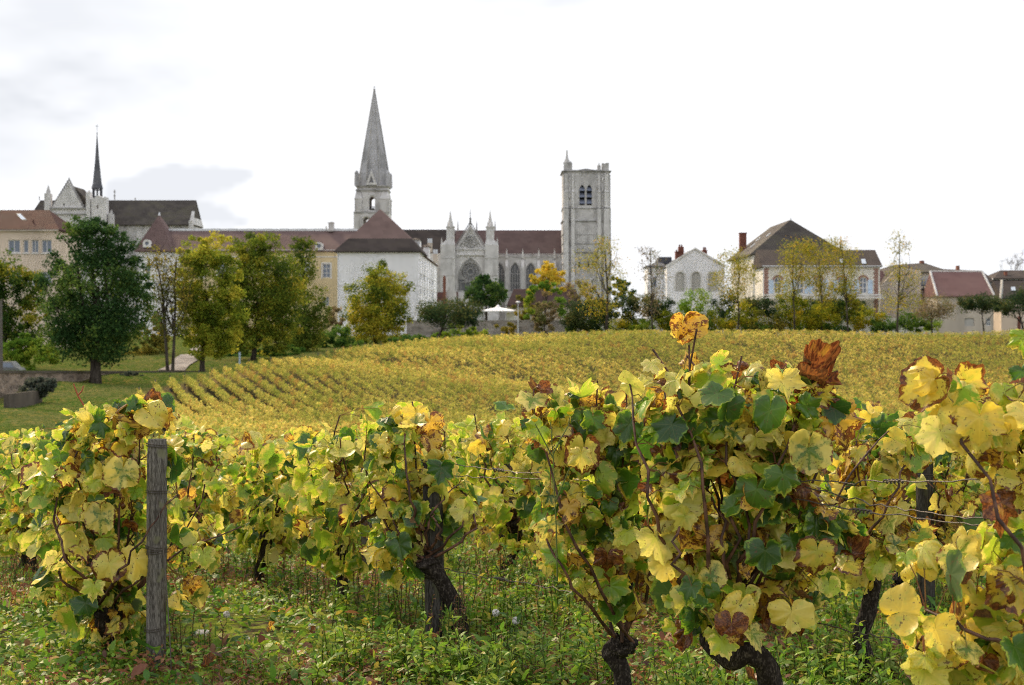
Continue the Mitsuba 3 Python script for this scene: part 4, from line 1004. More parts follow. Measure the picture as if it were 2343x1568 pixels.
h5 = thing('dark_roof_terrace', 'dark roofed terrace of grey houses running off at the right edge', 'house')
part(h5, 'wall', MB().box(x_(2165), x_(2460), D, D + 10, GZ, z_(645)).mesh(), 'grey_limestone')
part(h5, 'roof', MB().hull([(x_(2160), D - .4, z_(640)), (x_(2275), D - .4, z_(645)), (x_(2160), D + 5, z_(613.5)), (x_(2262), D + 5, z_(618)), (x_(2160), D + 10, z_(640)), (x_(2280), D + 10, z_(645))]).mesh(), 'dark_tile')
part(h5, 'roof', MB().hip(x_(2272), x_(2480), D - .4, D + 10, z_(637), z_(617), 3, 0, .2).mesh(), 'dark_tile')
m = MB(); m.box(x_(2203), x_(2208), D + 4.2, D + 5.6, z_(618), z_(606.5)); part(h5, 'chimney', m.mesh(), 'brick')
m = MB(); m.box(x_(2302), x_(2307), D + 1, D + 2, z_(640), z_(622)); part(h5, 'chimney', m.mesh(), 'brick')
for a in (2270, 2281): part(h5, 'window', MB().box(x_(a), x_(a + 6), D - .04, D - .003, z_(662), z_(645)).mesh(), 'skylight_glass')
m = MB(); m.box(x_(2268), x_(2460), D - .5, D - .003, z_(640.5), z_(637)); part(h5, 'gutter', m.mesh(), 'trim')
D = 236.0 * KD
x_ = lambda px: X(px, D)
z_ = lambda py: Z(py, D)
h6 = thing('brown_roof_annex', 'house with steep dark brown roof and one small skylight at the right edge', 'house')
part(h6, 'wall', MB().box(x_(2290), x_(2470), D, D + 9, GZ, z_(682)).mesh(), 'peach_plaster')
part(h6, 'roof', MB().hip(x_(2290), x_(2470), D - .4, D + 9.4, z_(682), z_(641), 0, 0, .1).mesh(), 'dark_tile')
skylight(h6, [(2311, 658), (2322, 658), (2324, 667), (2312, 667)], D - .4, z_(682), D + 4.5, z_(641))
m = MB(); m.panel([(x_(2287), z_(684)), (x_(2290.5), z_(684)), (x_(2292), z_(640)), (x_(2290), z_(640))], [], D - .5, D + .5); part(h6, 'verge', m.mesh(), 'pale_stone')
part(h6, 'door', MB().box(x_(2327), x_(2334), D - .08, D - .003, GZ, z_(724)).mesh(), 'brick')

# ---- garden walls, tent, lamps, car, posts
D = 212.0 * KD
x_ = lambda px: X(px, D)
z_ = lambda py: Z(py, D)
gw = thing('garden_wall', 'long grey rubble garden wall behind the far edge of the vineyard', 'wall')
m = MB(); m.box(x_(930), x_(1310), D, D + .5, -6, z_(736)); part(gw, 'masonry', m.mesh(), 'garden_wall'); part(gw, 'coping', MB().box(x_(929), x_(1311), D - .08, D + .58, z_(736) + .003, z_(733)).mesh(), 'garden_wall')
gw2 = thing('garden_wall', 'pale low garden wall behind the shrubs below the white gable house', 'wall')
m = MB(); m.box(x_(1310.5), x_(2150), D + 2, D + 2.5, -6, z_(728)); part(gw2, 'masonry', m.mesh(), 'cream_plaster')
D = 222.0 * KD
tn = thing('garden_tent', 'white peaked garden tent above the grey garden wall', 'tent')
x_ = lambda px: X(px, D)
z_ = lambda py: Z(py, D)
tv = [(x_(1098), D - 2), (x_(1181), D - 2), (x_(1181), D + 3.2), (x_(1098), D + 3.2)]
m = MB(); m.hull([(x, y, z_(711)) for x, y in tv] + [(x, y, z_(713.5)) for x, y in tv] + [(x_(1139), D + .6, z_(702.5))]); m.frustum(6, x_(1139), D + .6, z_(703), z_(697), .5, .05); part(tn, 'canopy', m.mesh(), 'canvas')
for x, y in tv: part(tn, 'leg', MB().tube([(x + (.1 if x < x_(1140) else -.1), y, z_(713)), (x + (.1 if x < x_(1140) else -.1), y, -3)], .09, 6).mesh(), 'pale_metal')
part(tn, 'side_panel', MB().box(x_(1158), x_(1180), D + 2.9, D + 2.95, -2.5, z_(716)).mesh(), 'canvas')
for px, top, bot, d, lab in ((1185, 691, 745, 246, 'grey street lamp standing right of the white garden tent'), (1447, 691, 745, 246, 'thin street lamp among the shrubs left of the white gable house')):
    sl_ = thing('street_lamp', lab, 'street lamp')
    a = at(px, top, d)
    part(sl_, 'pole', MB().tube([(a[0], d, -2.5), (a[0], d, a[2] - .3)], [.09, .06], 6).mesh(), 'pale_metal')
    part(sl_, 'lamp_head', MB().frustum(8, a[0], d, a[2] - .3, a[2] - .05, .16, .34).frustum(8, a[0], d, a[2] - .05, a[2] + .12, .4, .12).mesh(), 'pale_metal')
for d, px0, px1, n in ((84, 0, 0, 0),):
    fw = thing('stone_field_wall', 'low weathered stone wall with dark coping below the trees on the left', 'wall')
    pts = [(-60, 96), (0, 102), (110, 114), (215, 127), (320, 137), (430, 147), (470, 151)]
    line = np.array([[X(px, dd), dd, Z(851, dd)] for px, dd in pts])
    mm, cc = MB(), MB()
    for k in range(len(line) - 1):
        a, b = line[k], line[k + 1]
        nrm = np.array([-(b - a)[1], (b - a)[0], 0]); nrm /= np.linalg.norm(nrm)
        q = [(*(p[:2] + s * nrm[:2] * .22), z) for p in (a, b) for s in (-1, 1) for z in (-7, p[2] - .1)]
        mm.hull(q)
        cc.hull([(*(p[:2] + s * nrm[:2] * .33), z) for p in (a, b) for s in (-1, 1) for z in (p[2] - .097, p[2] + .08)])
    part(fw, 'masonry', mm.mesh(), 'field_wall'); part(fw, 'coping', cc.mesh(), 'coping')
# low retaining wall at the left wall's foot
rw_ = thing('low_retaining_wall', 'short dark retaining wall at the foot of the left stone wall', 'wall')
a, b = at(14, 900, 88), at(92, 893, 98)
m = MB(); m.hull([(p[0] + s, p[1] + t, z) for p, zt__ in ((a, Z(902, 88)), (b, Z(893, 98))) for s, t in ((-.1, -.15), (.1, .15)) for z in (-5, zt__)]); whole(rw_, m.mesh(), 'coping')
pl = thing('wooden_pole', 'tall grey pole at the left edge of the picture', 'pole')
a = at(1.5, 688, 108)
whole(pl, MB().tube([(a[0], 108, -5), (a[0], 108, a[2])], [.15, .11], 8).mesh(), 'weathered_wood')
mat('grey_paint', (0.13, 0.135, 0.14), 0.35, 0.5)
car = thing('parked_car', 'pale grey parked car half hidden behind the wall at the left edge', 'car')
D = 116.0 * KD
x_ = lambda px: X(px, D)
z_ = lambda py: Z(py, D)
m = MB(); m.hull([(x, y, z) for x, z in ((x_(-45), z_(862)), (x_(44), z_(862)), (x_(45), z_(848)), (x_(40), z_(842)), (x_(-40), z_(840)), (x_(-46), z_(848))) for y in (D, D + 1.75)])
m.hull([(x, y, z) for x, z, i in ((x_(-28), z_(842), 0), (x_(36), z_(842), 0), (x_(24), z_(828), .2), (x_(-16), z_(828), .2)) for y in (D + .05 + i, D + 1.7 - i)]); part(car, 'body', m.mesh(), 'grey_paint')
m = MB(); m.hull([(x, D - .0 + i, z) for x, z, i in ((x_(-22), z_(841), .02), (x_(30), z_(841), .02), (x_(22), z_(831), .17), (x_(-14), z_(831), .17))] + [(x, D + .3 + i, z) for x, z, i in ((x_(-22), z_(841), .02), (x_(30), z_(841), .02), (x_(22), z_(831), .17), (x_(-14), z_(831), .17))]); part(car, 'window', m.mesh(), 'window_glass')
for px in (-28, 28): part(car, 'wheel', MB().xform(lambda v: v).tube([(x_(px), D - .02, z_(861)), (x_(px), D + .2, z_(861))], .32, 14).mesh(), 'dark_metal')
sp_ = thing('marker_post', 'pale blue marker post on the grass beside the vineyard edge', 'post')
a = at(548, 806, 158)
whole(sp_, MB().box(a[0] - .1, a[0] + .1, 157.93, 158.07, -5, a[2]).mesh(), 'blue_shutter')
# ------------------------------------------------------------------ trees, shrubs and hedges
PAL = {
    'dark': [((.034, .082, .022), 4), ((.062, .13, .032), 4), ((.14, .22, .04), 2.6)],
    'darkyellow': [((0.043, 0.094, 0.017), 3), ((0.102, 0.160, 0.022), 3), ((0.232, 0.246, 0.026), 1.5), ((0.362, 0.319, 0.029), .8)],
    'yellowgreen': [((0.116, 0.174, 0.017), 2), ((0.246, 0.275, 0.020), 4), ((0.420, 0.377, 0.026), 3), ((0.580, 0.435, 0.029), 1)],
    'lemon': [((0.246, 0.275, 0.020), 2), ((0.464, 0.420, 0.029), 4), ((0.638, 0.507, 0.036), 3)],
    'green': [((0.051, 0.123, 0.022), 3), ((0.102, 0.189, 0.029), 3), ((0.174, 0.261, 0.029), 1)],
    'fresh': [((0.131, 0.246, 0.029), 3), ((0.232, 0.348, 0.036), 3), ((0.348, 0.392, 0.043), 1)],
    'olive': [((0.102, 0.123, 0.026), 3), ((0.203, 0.189, 0.029), 3), ((0.319, 0.261, 0.043), 1)],
    'gold': [((.64, .49, .05), 4), ((.70, .56, .08), 3), ((.50, .43, .05), 2), ((.36, .36, .05), 1)],
    'rust': [((.25, .195, .10), 3), ((.31, .25, .14), 2), ((.21, .19, .08), 2), ((.17, .20, .06), 2)],
    'grey': [((0.087, 0.109, 0.080), 3), ((0.131, 0.145, 0.102), 2)],
    'robinia': [((0.290, 0.290, 0.029), 3), ((0.478, 0.406, 0.043), 3), ((0.174, 0.217, 0.029), 2), ((0.580, 0.377, 0.043), 1)],
    'umbrella': [((.035, .07, .025), 4), ((.075, .11, .035), 3), ((.15, .15, .04), 1)],
}


def leaf_quads(c, size, r, cols):
    """Small folded leaves (two triangles) at the points c."""
    n = len(c)
    a = r.normal(size=(n, 3)); a /= np.linalg.norm(a, axis=1, keepdims=True)
    b = np.cross(a, r.normal(size=(n, 3))); b /= np.linalg.norm(b, axis=1, keepdims=True) + 1e-9
    nn = np.cross(a, b)
    s = (size * r.uniform(.65, 1.25, n))[:, None]
    v = np.stack([c - a * s * .5, c + b * s * .36 + nn * s * .12, c + a * s * .5, c - b * s * .36 + nn * s * .12], 1).reshape(-1, 3)
    i = np.arange(n)[:, None] * 4
    f = np.vstack([i + [0, 1, 2], i + [0, 2, 3]])
    return v, f, np.repeat(pack(cols), 4, 0)


def pick(pal, n, r, key=None):
    p = PAL[pal] if isinstance(pal, str) else pal
    cols = np.array([q[0] for q in p]); w = np.array([q[1] for q in p], float); w /= w.sum()
    if key is None:
        k = r.choice(len(p), n, p=w)
    else:                                           # neighbouring clumps lean to the same tint
        k = np.searchsorted(np.cumsum(w), np.clip(key + r.normal(0, .16, n), 0, .999))
        k = np.clip(k, 0, len(p) - 1)
    return cols[k] * r.uniform(.75, 1.25, (n, 1)) * r.uniform(.92, 1.08, (n, 3))


_seed = [100]


def crown_points(blobs, depth, n, r, per=38, spread=.16, top=None):
    """Leaf clumps inside ellipsoids given in pixels (cx, cy, rx, ry); returns points, per-leaf tint key and clump centres."""
    vol = np.array([b[2] * b[2] * b[3] for b in blobs], float) ** .75
    nb = np.maximum(3, (n / per * vol / vol.sum()).astype(int))
    P, K, C = [], [], []
    for b, k in zip(blobs, nb):
        dd = depth + (b[4] if len(b) > 4 else 0)
        c0 = at(b[0], b[1], dd)
        rx, rz = b[2] * dd / FPX, b[3] * dd / FPX
        u = r.normal(size=(k, 3)); u /= np.linalg.norm(u, axis=1, keepdims=True)
        rad = np.clip(r.uniform(0.12, 1, (k, 1)) ** .42 + r.normal(0, .05, (k, 1)), 0, 1.12)
        cc = c0 + u * rad * [rx, rx, rz]
        tint = np.clip(meshkit.fbm(cc * .45 + 7, 2, seed=2) * 1.7 - .35 + r.normal(0, .12, k), 0, 1)
        if top: tint = np.clip(tint + top * (u * rad)[:, 2], 0, 1)
        sp = spread * (rx * rx * rz) ** (1 / 3) * r.uniform(.6, 1.35, k)
        reps = r.poisson(per, k) + 3
        idx = np.repeat(np.arange(k), reps)
        g = np.clip(r.normal(size=(len(idx), 3)), -1.7, 1.7) * sp[idx][:, None] * [1, 1, .8]
        P.append(cc[idx] + g); K.append(tint[idx]); C.append(cc)
    return np.vstack(P), np.concatenate(K), np.vstack(C)


def limb(p0, p1, r, wob, n=6):
    t = np.linspace(0, 1, n)[:, None]
    q = p0 * (1 - t) + p1 * t
    w = np.cumsum(r.normal(0, wob, (n, 3)), 0) * (np.sin(t * math.pi) ** .5)
    return q + w


def tree(name, label, cat, base, depth, blobs, pal, n, size, trunk=.22, group=None, limbs=7, per=80, spread=.135, top=None, trunks=None, fork=.35, twigs=0):
    _seed[0] += 1
    r = np.random.default_rng(_seed[0])
    depth = depth * 1.17
    size = size * 1.08
    key = thing(name, label, cat, group)
    P, K, C = crown_points(blobs, depth, n, r, per, spread, top)
    P[:, 2] = np.maximum(P[:, 2], ground_z(P[:, 0], P[:, 1]) + .05) if cat != 'tree' else P[:, 2]
    v, f, uv = leaf_quads(P, size, r, pick(pal, len(P), r, K))
    part(key, 'crown' if cat == 'tree' else 'foliage', (v, f), 'foliage', uv=uv, kind='stuff')
    if trunk:
        m = MB()
        for (bx, by, tx, ty) in (trunks or [(base[0], base[1], np.mean([b[0] for b in blobs]), np.average([b[1] for b in blobs], weights=[b[3] for b in blobs]))]):
            b0 = at(bx, by, depth); b0[2] = ground_z(b0[0], b0[1])[0] - .25
            t1 = at(tx, ty, depth)
            q = limb(b0, t1, r, .05 * np.linalg.norm(t1 - b0) / 8, 9)
            rad = trunk * np.linspace(1.15, .35, 9); rad[0] *= 1.25
            m.tube(q, rad, 8)
            near = C[r.permutation(len(C))[:limbs]]
            for e in near:
                s = r.integers(3, 8)
                if e[2] < q[s][2]: s = 3
                m.tube(limb(q[s], e, r, .03 * np.linalg.norm(e - q[s]), 6), np.linspace(rad[s] * .55, rad[s] * .1 + .012, 6), 5)
        part(key, 'trunk', m.mesh(), 'tree_bark', smooth=True)
        if twigs:
            m = MB()
            for _ in range(twigs):
                e = C[r.integers(len(C))]; e2 = e + r.normal(0, .5, 3) + [0, 0, .35]
                m.tube(limb(e, e2, r, .05, 4), np.linspace(.025, .01, 4), 4)
            part(key, 'twigs', m.mesh(), 'tree_bark', kind='stuff')
    return key


T_ = tree
# the row on the left
T_('yellow_green_tree', 'yellow green tree cut by the left edge, behind the wall', 'tree', (-5, 850), 128, [(20, 700, 75, 115), (-40, 680, 70, 100), (75, 660, 40, 60), (20, 790, 60, 40), (60, 740, 50, 60)], 'darkyellow', 15000, .26, .25, top=.02)
T_('bright_shrub', 'bright green shrub behind the wall below the yellow green tree', 'shrub', (50, 850), 122, [(30, 800, 45, 35), (75, 820, 45, 32), (60, 775, 35, 20), (110, 800, 40, 40)], 'fresh', 6500, .24, 0)
T_('dark_green_tree', 'large dense dark green tree standing in front of the low stone wall', 'tree', (217, 885), 104,
   [(222, 690, 105, 125), (160, 720, 75, 85), (285, 700, 62, 105), (225, 560, 62, 62), (190, 540, 48, 45), (260, 575, 55, 55), (215, 770, 105, 60), (135, 640, 48, 60), (310, 640, 38, 60), (235, 520, 40, 26)], 'dark', 38000, .20, .42, limbs=12, spread=.125, per=60, top=.05)
T_('bare_twin_tree', 'nearly bare tree with two slim dark trunks right of the large dark tree', 'tree', (388, 848), 124, [(360, 660, 38, 70), (405, 640, 40, 80), (390, 740, 40, 40), (350, 590, 25, 30)], 'olive', 2400, .20, .15, per=12, spread=.2, limbs=9,
   trunks=[(384, 848, 358, 600), (394, 848, 404, 590)], twigs=200)
T_('tall_lemon_tree', 'tall lemon yellow tree, brightest of the left row', 'tree', (463, 842), 127,
   [(470, 650, 58, 100), (440, 700, 42, 70), (500, 720, 45, 80), (450, 580, 38, 45), (495, 575, 42, 42), (470, 770, 55, 40), (522, 640, 28, 70), (430, 640, 34, 60), (505, 770, 48, 40), (420, 690, 30, 70), (530, 700, 34, 80), (470, 800, 50, 24)], [((.11, .17, .018), 3), ((.25, .31, .03), 4), ((.42, .43, .045), 3), ((.56, .50, .06), 1.5)], 34000, .21, .24, top=.045, limbs=9)
T_('tall_green_yellow_tree', 'tall green and yellow tree right of the lemon yellow tree', 'tree', (578, 822), 140,
   [(605, 660, 76, 105), (565, 620, 46, 75), (650, 680, 54, 85), (595, 565, 56, 34), (570, 740, 54, 50), (640, 745, 52, 50), (550, 690, 34, 80), (600, 785, 70, 26), (545, 770, 30, 36)], [((.07, .12, .018), 3), ((.16, .22, .025), 4), ((.30, .32, .035), 3), ((.44, .38, .04), 1)], 37000, .23, .26, top=.03, limbs=9)
T_('slim_sparse_tree', 'slim sparse tree with thin yellowing crown between the tall trees and the white pavilion', 'tree', (692, 803), 152,
   [(690, 600, 38, 50), (700, 690, 40, 70), (705, 750, 42, 40), (665, 640, 28, 40), (690, 560, 34, 18), (690, 770, 44, 36), (730, 720, 30, 40), (700, 780, 50, 22)], [((.07, .12, .018), 3), ((.14, .19, .025), 4), ((.27, .27, .035), 2)], 11000, .24, .2, per=22, limbs=9)
T_('round_shrub', 'round mid green shrub at the foot of the slim sparse tree', 'shrub', (770, 800), 160, [(770, 772, 40, 26), (745, 782, 30, 20)], 'green', 2600, .26, 0)
T_('undergrowth', 'dark green undergrowth below the row of tall trees beside the path', 'shrub', (560, 820), 146, [(545, 822, 44, 14), (610, 815, 50, 14), (660, 808, 40, 14)], 'green', 4200, .24, 0)
T_('undergrowth', 'dark undergrowth between the slim tree and the round yellow tree', 'shrub', (740, 800), 162, [(715, 802, 40, 12), (800, 792, 50, 12), (930, 778, 50, 12)], 'green', 4200, .26, 0)
T_('rust_shrub', 'rust brown shrub between the slim tree and the round yellow tree', 'shrub', (770, 770), 178, [(768, 722, 24, 32), (750, 745, 24, 22)], 'rust', 1500, .3, 0)
T_('round_yellow_tree', 'round yellow green tree in front of the white pavilion', 'tree', (858, 790), 172,
   [(865, 690, 72, 78), (828, 722, 50, 50), (905, 690, 46, 55), (868, 628, 42, 34), (850, 750, 60, 35), (905, 740, 36, 30), (860, 772, 66, 18), (865, 700, 60, 70)], [((.06, .11, .014), 2), ((.19, .24, .025), 3), ((.38, .37, .035), 3), ((.56, .47, .05), 1.8)], 25000, .25, .28, limbs=8)
T_('clipped_tree', 'broad clipped dark green canopy right of the round yellow tree', 'tree', (1000, 775), 192, [(1028, 718, 72, 28), (985, 716, 36, 26), (1070, 722, 34, 24)], 'umbrella', 10000, .26, .2, spread=.22, top=.18)
for i, (px, py, rx, ry, lab) in enumerate(((1010, 772, 26, 14, 'light green shrub under the left end of the clipped canopy'), (1052, 762, 36, 22, 'light green shrub under the right end of the clipped canopy'), (1092, 762, 22, 18, 'small light green shrub left of the grey garden wall'))):
    T_('fresh_shrub', lab, 'shrub', (px, 775), 196, [(px, py, rx, ry)], 'fresh', 1500, .3, 0)
T_('grey_shrub', 'grey green spiky shrub in front of the grey garden wall', 'shrub', (1158, 765), 200, [(1158, 752, 26, 18), (1170, 745, 16, 14)], 'olive', 1100, .3, 0)
T_('grey_shrub', 'dark grey shrub at the foot of the stone wall near the low retaining wall', 'shrub', (85, 905), 83, [(82, 888, 36, 22), (100, 880, 26, 18)], 'grey', 3500, .16, 0)
T_('grey_shrub', 'small dark shrub on the grass right of the large dark tree', 'shrub', (298, 866), 110, [(300, 860, 24, 10)], 'grey', 1200, .16, 0)
T_('green_bank_shrub', 'dull green shrubs covering the bank behind the two slim trunks', 'shrub', (330, 820), 150, [(310, 812, 60, 20), (345, 785, 40, 44), (362, 740, 24, 40), (500, 805, 40, 26), (560, 812, 40, 20)], 'olive', 6000, .3, 0)
T_('round_dark_tree', 'round dark green tree below the rose window', 'tree', (1115, 730), 236, [(1112, 672, 44, 34), (1085, 680, 30, 26), (1140, 672, 30, 36), (1105, 648, 26, 20)], 'dark', 8000, .34, .3, top=.03)
T_('golden_tree', 'golden yellow tree at the foot of the cathedral tower', 'tree', (1245, 740), 246, [(1250, 640, 34, 30), (1222, 655, 26, 22), (1280, 650, 20, 24), (1255, 606, 20, 16), (1235, 630, 24, 22), (1270, 628, 24, 22)], 'gold', 6000, .34, .28)
T_('rust_tree', 'dull olive tree left of the green topped arch', 'tree', (1200, 745), 214, [(1200, 705, 26, 34), (1215, 725, 26, 24)], 'olive', 2800, .3, .1)
T_('rust_tree', 'russet brown tree between the golden tree and the bare tree', 'tree', (1330, 740), 230, [(1325, 665, 30, 24), (1352, 672, 28, 20), (1300, 678, 20, 18)], 'rust', 1700, .34, .2)
T_('arch_tree', 'oval tree with russet middle and bright green arching top in front of the garden wall', 'tree', (1245, 765), 198, [(1247, 710, 30, 42), (1245, 745, 34, 20)], 'rust', 3400, .28, .12)
arch_pts = [(1245 + 38 * math.cos(t), 702 - 52 * math.sin(t), 9, 11, -1.5) for t in np.linspace(-.35, math.pi + .35, 15)]
T_('arch_creeper', 'bright green foliage arching over the russet oval tree', 'shrub', (1245, 765), 198, arch_pts, 'fresh', 2600, .26, 0, spread=.35)
T_('clipped_hedge', 'tall rounded dark hedge right of the green topped arch', 'hedge', (1340, 755), 202, [(1340, 722, 50, 34), (1375, 715, 40, 36), (1310, 730, 26, 34)], 'umbrella', 9000, .26, 0, spread=.2, top=.1)
T_('clipped_hedge', 'long dark hedge behind the thin trees left of the white gable house', 'hedge', (1480, 740), 206, [(1430, 700, 34, 28), (1470, 698, 40, 26), (1510, 705, 40, 28)], 'umbrella', 6000, .28, 0, spread=.2, top=.1)
T_('clipped_hedge', 'dark clipped hedge below the tall brick chimney', 'hedge', (1720, 735), 208, [(1665, 705, 40, 26), (1710, 700, 42, 22), (1745, 705, 34, 24)], 'umbrella', 5000, .28, 0, spread=.2, top=.06)
T_('clipped_hedge', 'dark hedge below the blue shuttered windows', 'hedge', (1900, 735), 210, [(1850, 708, 40, 24), (1905, 710, 40, 22), (1960, 706, 36, 20)], 'umbrella', 5000, .28, 0, spread=.2, top=.06)
T_('dark_conifer', 'dark conifer group right of the bare tree', 'tree', (1420, 730), 300, [(1412, 668, 22, 38), (1432, 665, 20, 24), (1450, 675, 14, 20), (1408, 650, 10, 20)], 'dark', 3500, .42, .2)
# thin trees in front of the houses
def thin(px, base, top, d, blobs, lab, pal='robinia', n=2200, tr=.13, lean=0, twigs=50):
    T_('thin_tree', lab, 'tree', (px, base), d, blobs, pal, int(n * .9), .22, tr, per=9, spread=.26, limbs=12, trunks=[(px, base, px + lean, top)], twigs=twigs)
thin(1387, 762, 575, 196, [(1385, 590, 38, 40), (1340, 600, 34, 26), (1410, 640, 30, 36), (1345, 660, 36, 22), (1370, 700, 40, 30), (1385, 560, 24, 20)], 'tallest thin tree with sparse crown, in front of the cathedral tower right side', n=3000, tr=.22, lean=-3, twigs=110)
thin(1493, 757, 570, 200, [(1490, 610, 28, 40), (1505, 650, 28, 40), (1485, 700, 34, 30), (1480, 580, 22, 16)], 'thin sparse tree with grey twigs left of the white gable house', 'rust', 1300, .13, -5, 110)
thin(1688, 755, 585, 201, [(1675, 600, 38, 28), (1700, 630, 34, 30), (1650, 640, 28, 20), (1680, 665, 36, 22)], 'thin yellow tree between the white gable house and the tall chimney', n=3000)
thin(1818, 752, 560, 202, [(1825, 580, 40, 30), (1815, 620, 34, 30), (1850, 570, 26, 22), (1800, 660, 28, 24)], 'thin yellow tree in front of the leftmost blue shutters', n=3400)
thin(1880, 752, 590, 203, [(1880, 600, 32, 32), (1860, 640, 30, 26), (1890, 670, 30, 28)], 'thin yellow tree in front of the middle shuttered windows', n=2600, lean=-8)
thin(1940, 752, 560, 200, [(1925, 580, 36, 30), (1935, 620, 34, 26), (1905, 560, 28, 16), (1945, 660, 26, 26)], 'thin yellow tree left of the rightmost blue shutters', n=2800, lean=-18, twigs=90)
thin(2052, 748, 545, 198, [(2058, 560, 28, 30), (2050, 620, 26, 30), (2075, 640, 40, 22), (2045, 690, 36, 26), (2085, 690, 30, 20)], 'tall thin bare topped tree in front of the cream gable house', 'robinia', 2000, .15, 6, 120)
thin(2132, 748, 690, 201, [(2140, 700, 34, 24), (2120, 715, 28, 20), (2160, 710, 24, 20)], 'low rust tinged tree left of the umbrella trees', 'rust', 2200, .12)
for i, (px, py, rx, ry, pal, lab) in enumerate((
        (1320, 748, 22, 16, 'fresh', 'light green shrub at the foot of the rounded dark hedge'), (1365, 742, 30, 22, 'fresh', 'light green shrub left of the tallest thin tree trunk'), (1425, 738, 34, 26, 'yellowgreen', 'yellow green shrub right of the tallest thin tree trunk'),
        (1465, 745, 26, 20, 'fresh', 'light green shrub below the thin street lamp'), (1525, 730, 30, 28, 'yellowgreen', 'yellow green shrub below the left corner of the white gable house'), (1590, 705, 44, 42, 'fresh', 'tall green shrub in front of the blind arches'),
        (1580, 742, 50, 22, 'green', 'green shrub spreading below the blind arches'), (1645, 735, 32, 26, 'yellowgreen', 'yellow green shrub right of the white gable house'), (1700, 725, 44, 36, 'yellowgreen', 'large yellow green shrub below the tall brick chimney'),
        (1760, 735, 34, 26, 'olive', 'olive shrub below the left end of the dark tiled roof'), (1810, 700, 34, 46, 'yellowgreen', 'tall yellow green shrub covering the leftmost shuttered window foot'), (1835, 745, 34, 18, 'fresh', 'light green low shrub below the shuttered house'),
        (1880, 722, 40, 36, 'yellowgreen', 'yellow green shrub in the middle below the shuttered house'), (1930, 690, 30, 50, 'darkyellow', 'tall dark yellow shrub below the rightmost blue shutters'), (1985, 725, 40, 30, 'yellowgreen', 'yellow green shrub below the brick quoins'),
        (2020, 742, 30, 18, 'green', 'low green shrub left of the tall bare topped tree'), (2085, 735, 34, 24, 'green', 'round green shrub right of the tall bare topped tree'), (2125, 742, 26, 16, 'fresh', 'small green shrub below the pink roofed house'),
        (1740, 752, 34, 12, 'green', 'low dark green shrub along the far end of the vineyard'), (1900, 750, 46, 12, 'green', 'low green shrub at the foot of the thin trees'))):
    T_('garden_shrub', lab, 'shrub', (px, 760), 203 + (i % 3), [(px, py, rx, ry), (px - rx * .5, py + ry * .4, rx * .7, ry * .6), (px + rx * .5, py + ry * .35, rx * .7, ry * .65)], pal, int(900 + rx * ry * 2.0), .26, 0, spread=.2)
T_('umbrella_tree', 'flat topped umbrella tree with curved trunk in front of the beige house', 'tree', (2252, 748), 206, [(2240, 694, 40, 18), (2275, 700, 30, 14), (2215, 692, 30, 12)], 'umbrella', 5500, .25, .14, spread=.22, trunks=[(2252, 748, 2245, 705)])
T_('umbrella_tree', 'wide flat topped umbrella tree cut by the right edge', 'tree', (2345, 748), 200, [(2320, 696, 40, 22), (2360, 688, 46, 26), (2300, 708, 24, 12)], 'umbrella', 6000, .25, .18, spread=.22)
T_('bare_tree', 'bare tree with fine twigs above the roofs at the right edge', 'tree', (2320, 680), 290, [(2315, 605, 30, 14), (2335, 595, 26, 16)], 'rust', 100, .2, .14, per=4, limbs=16, trunks=[(2320, 680, 2322, 610)], twigs=170)
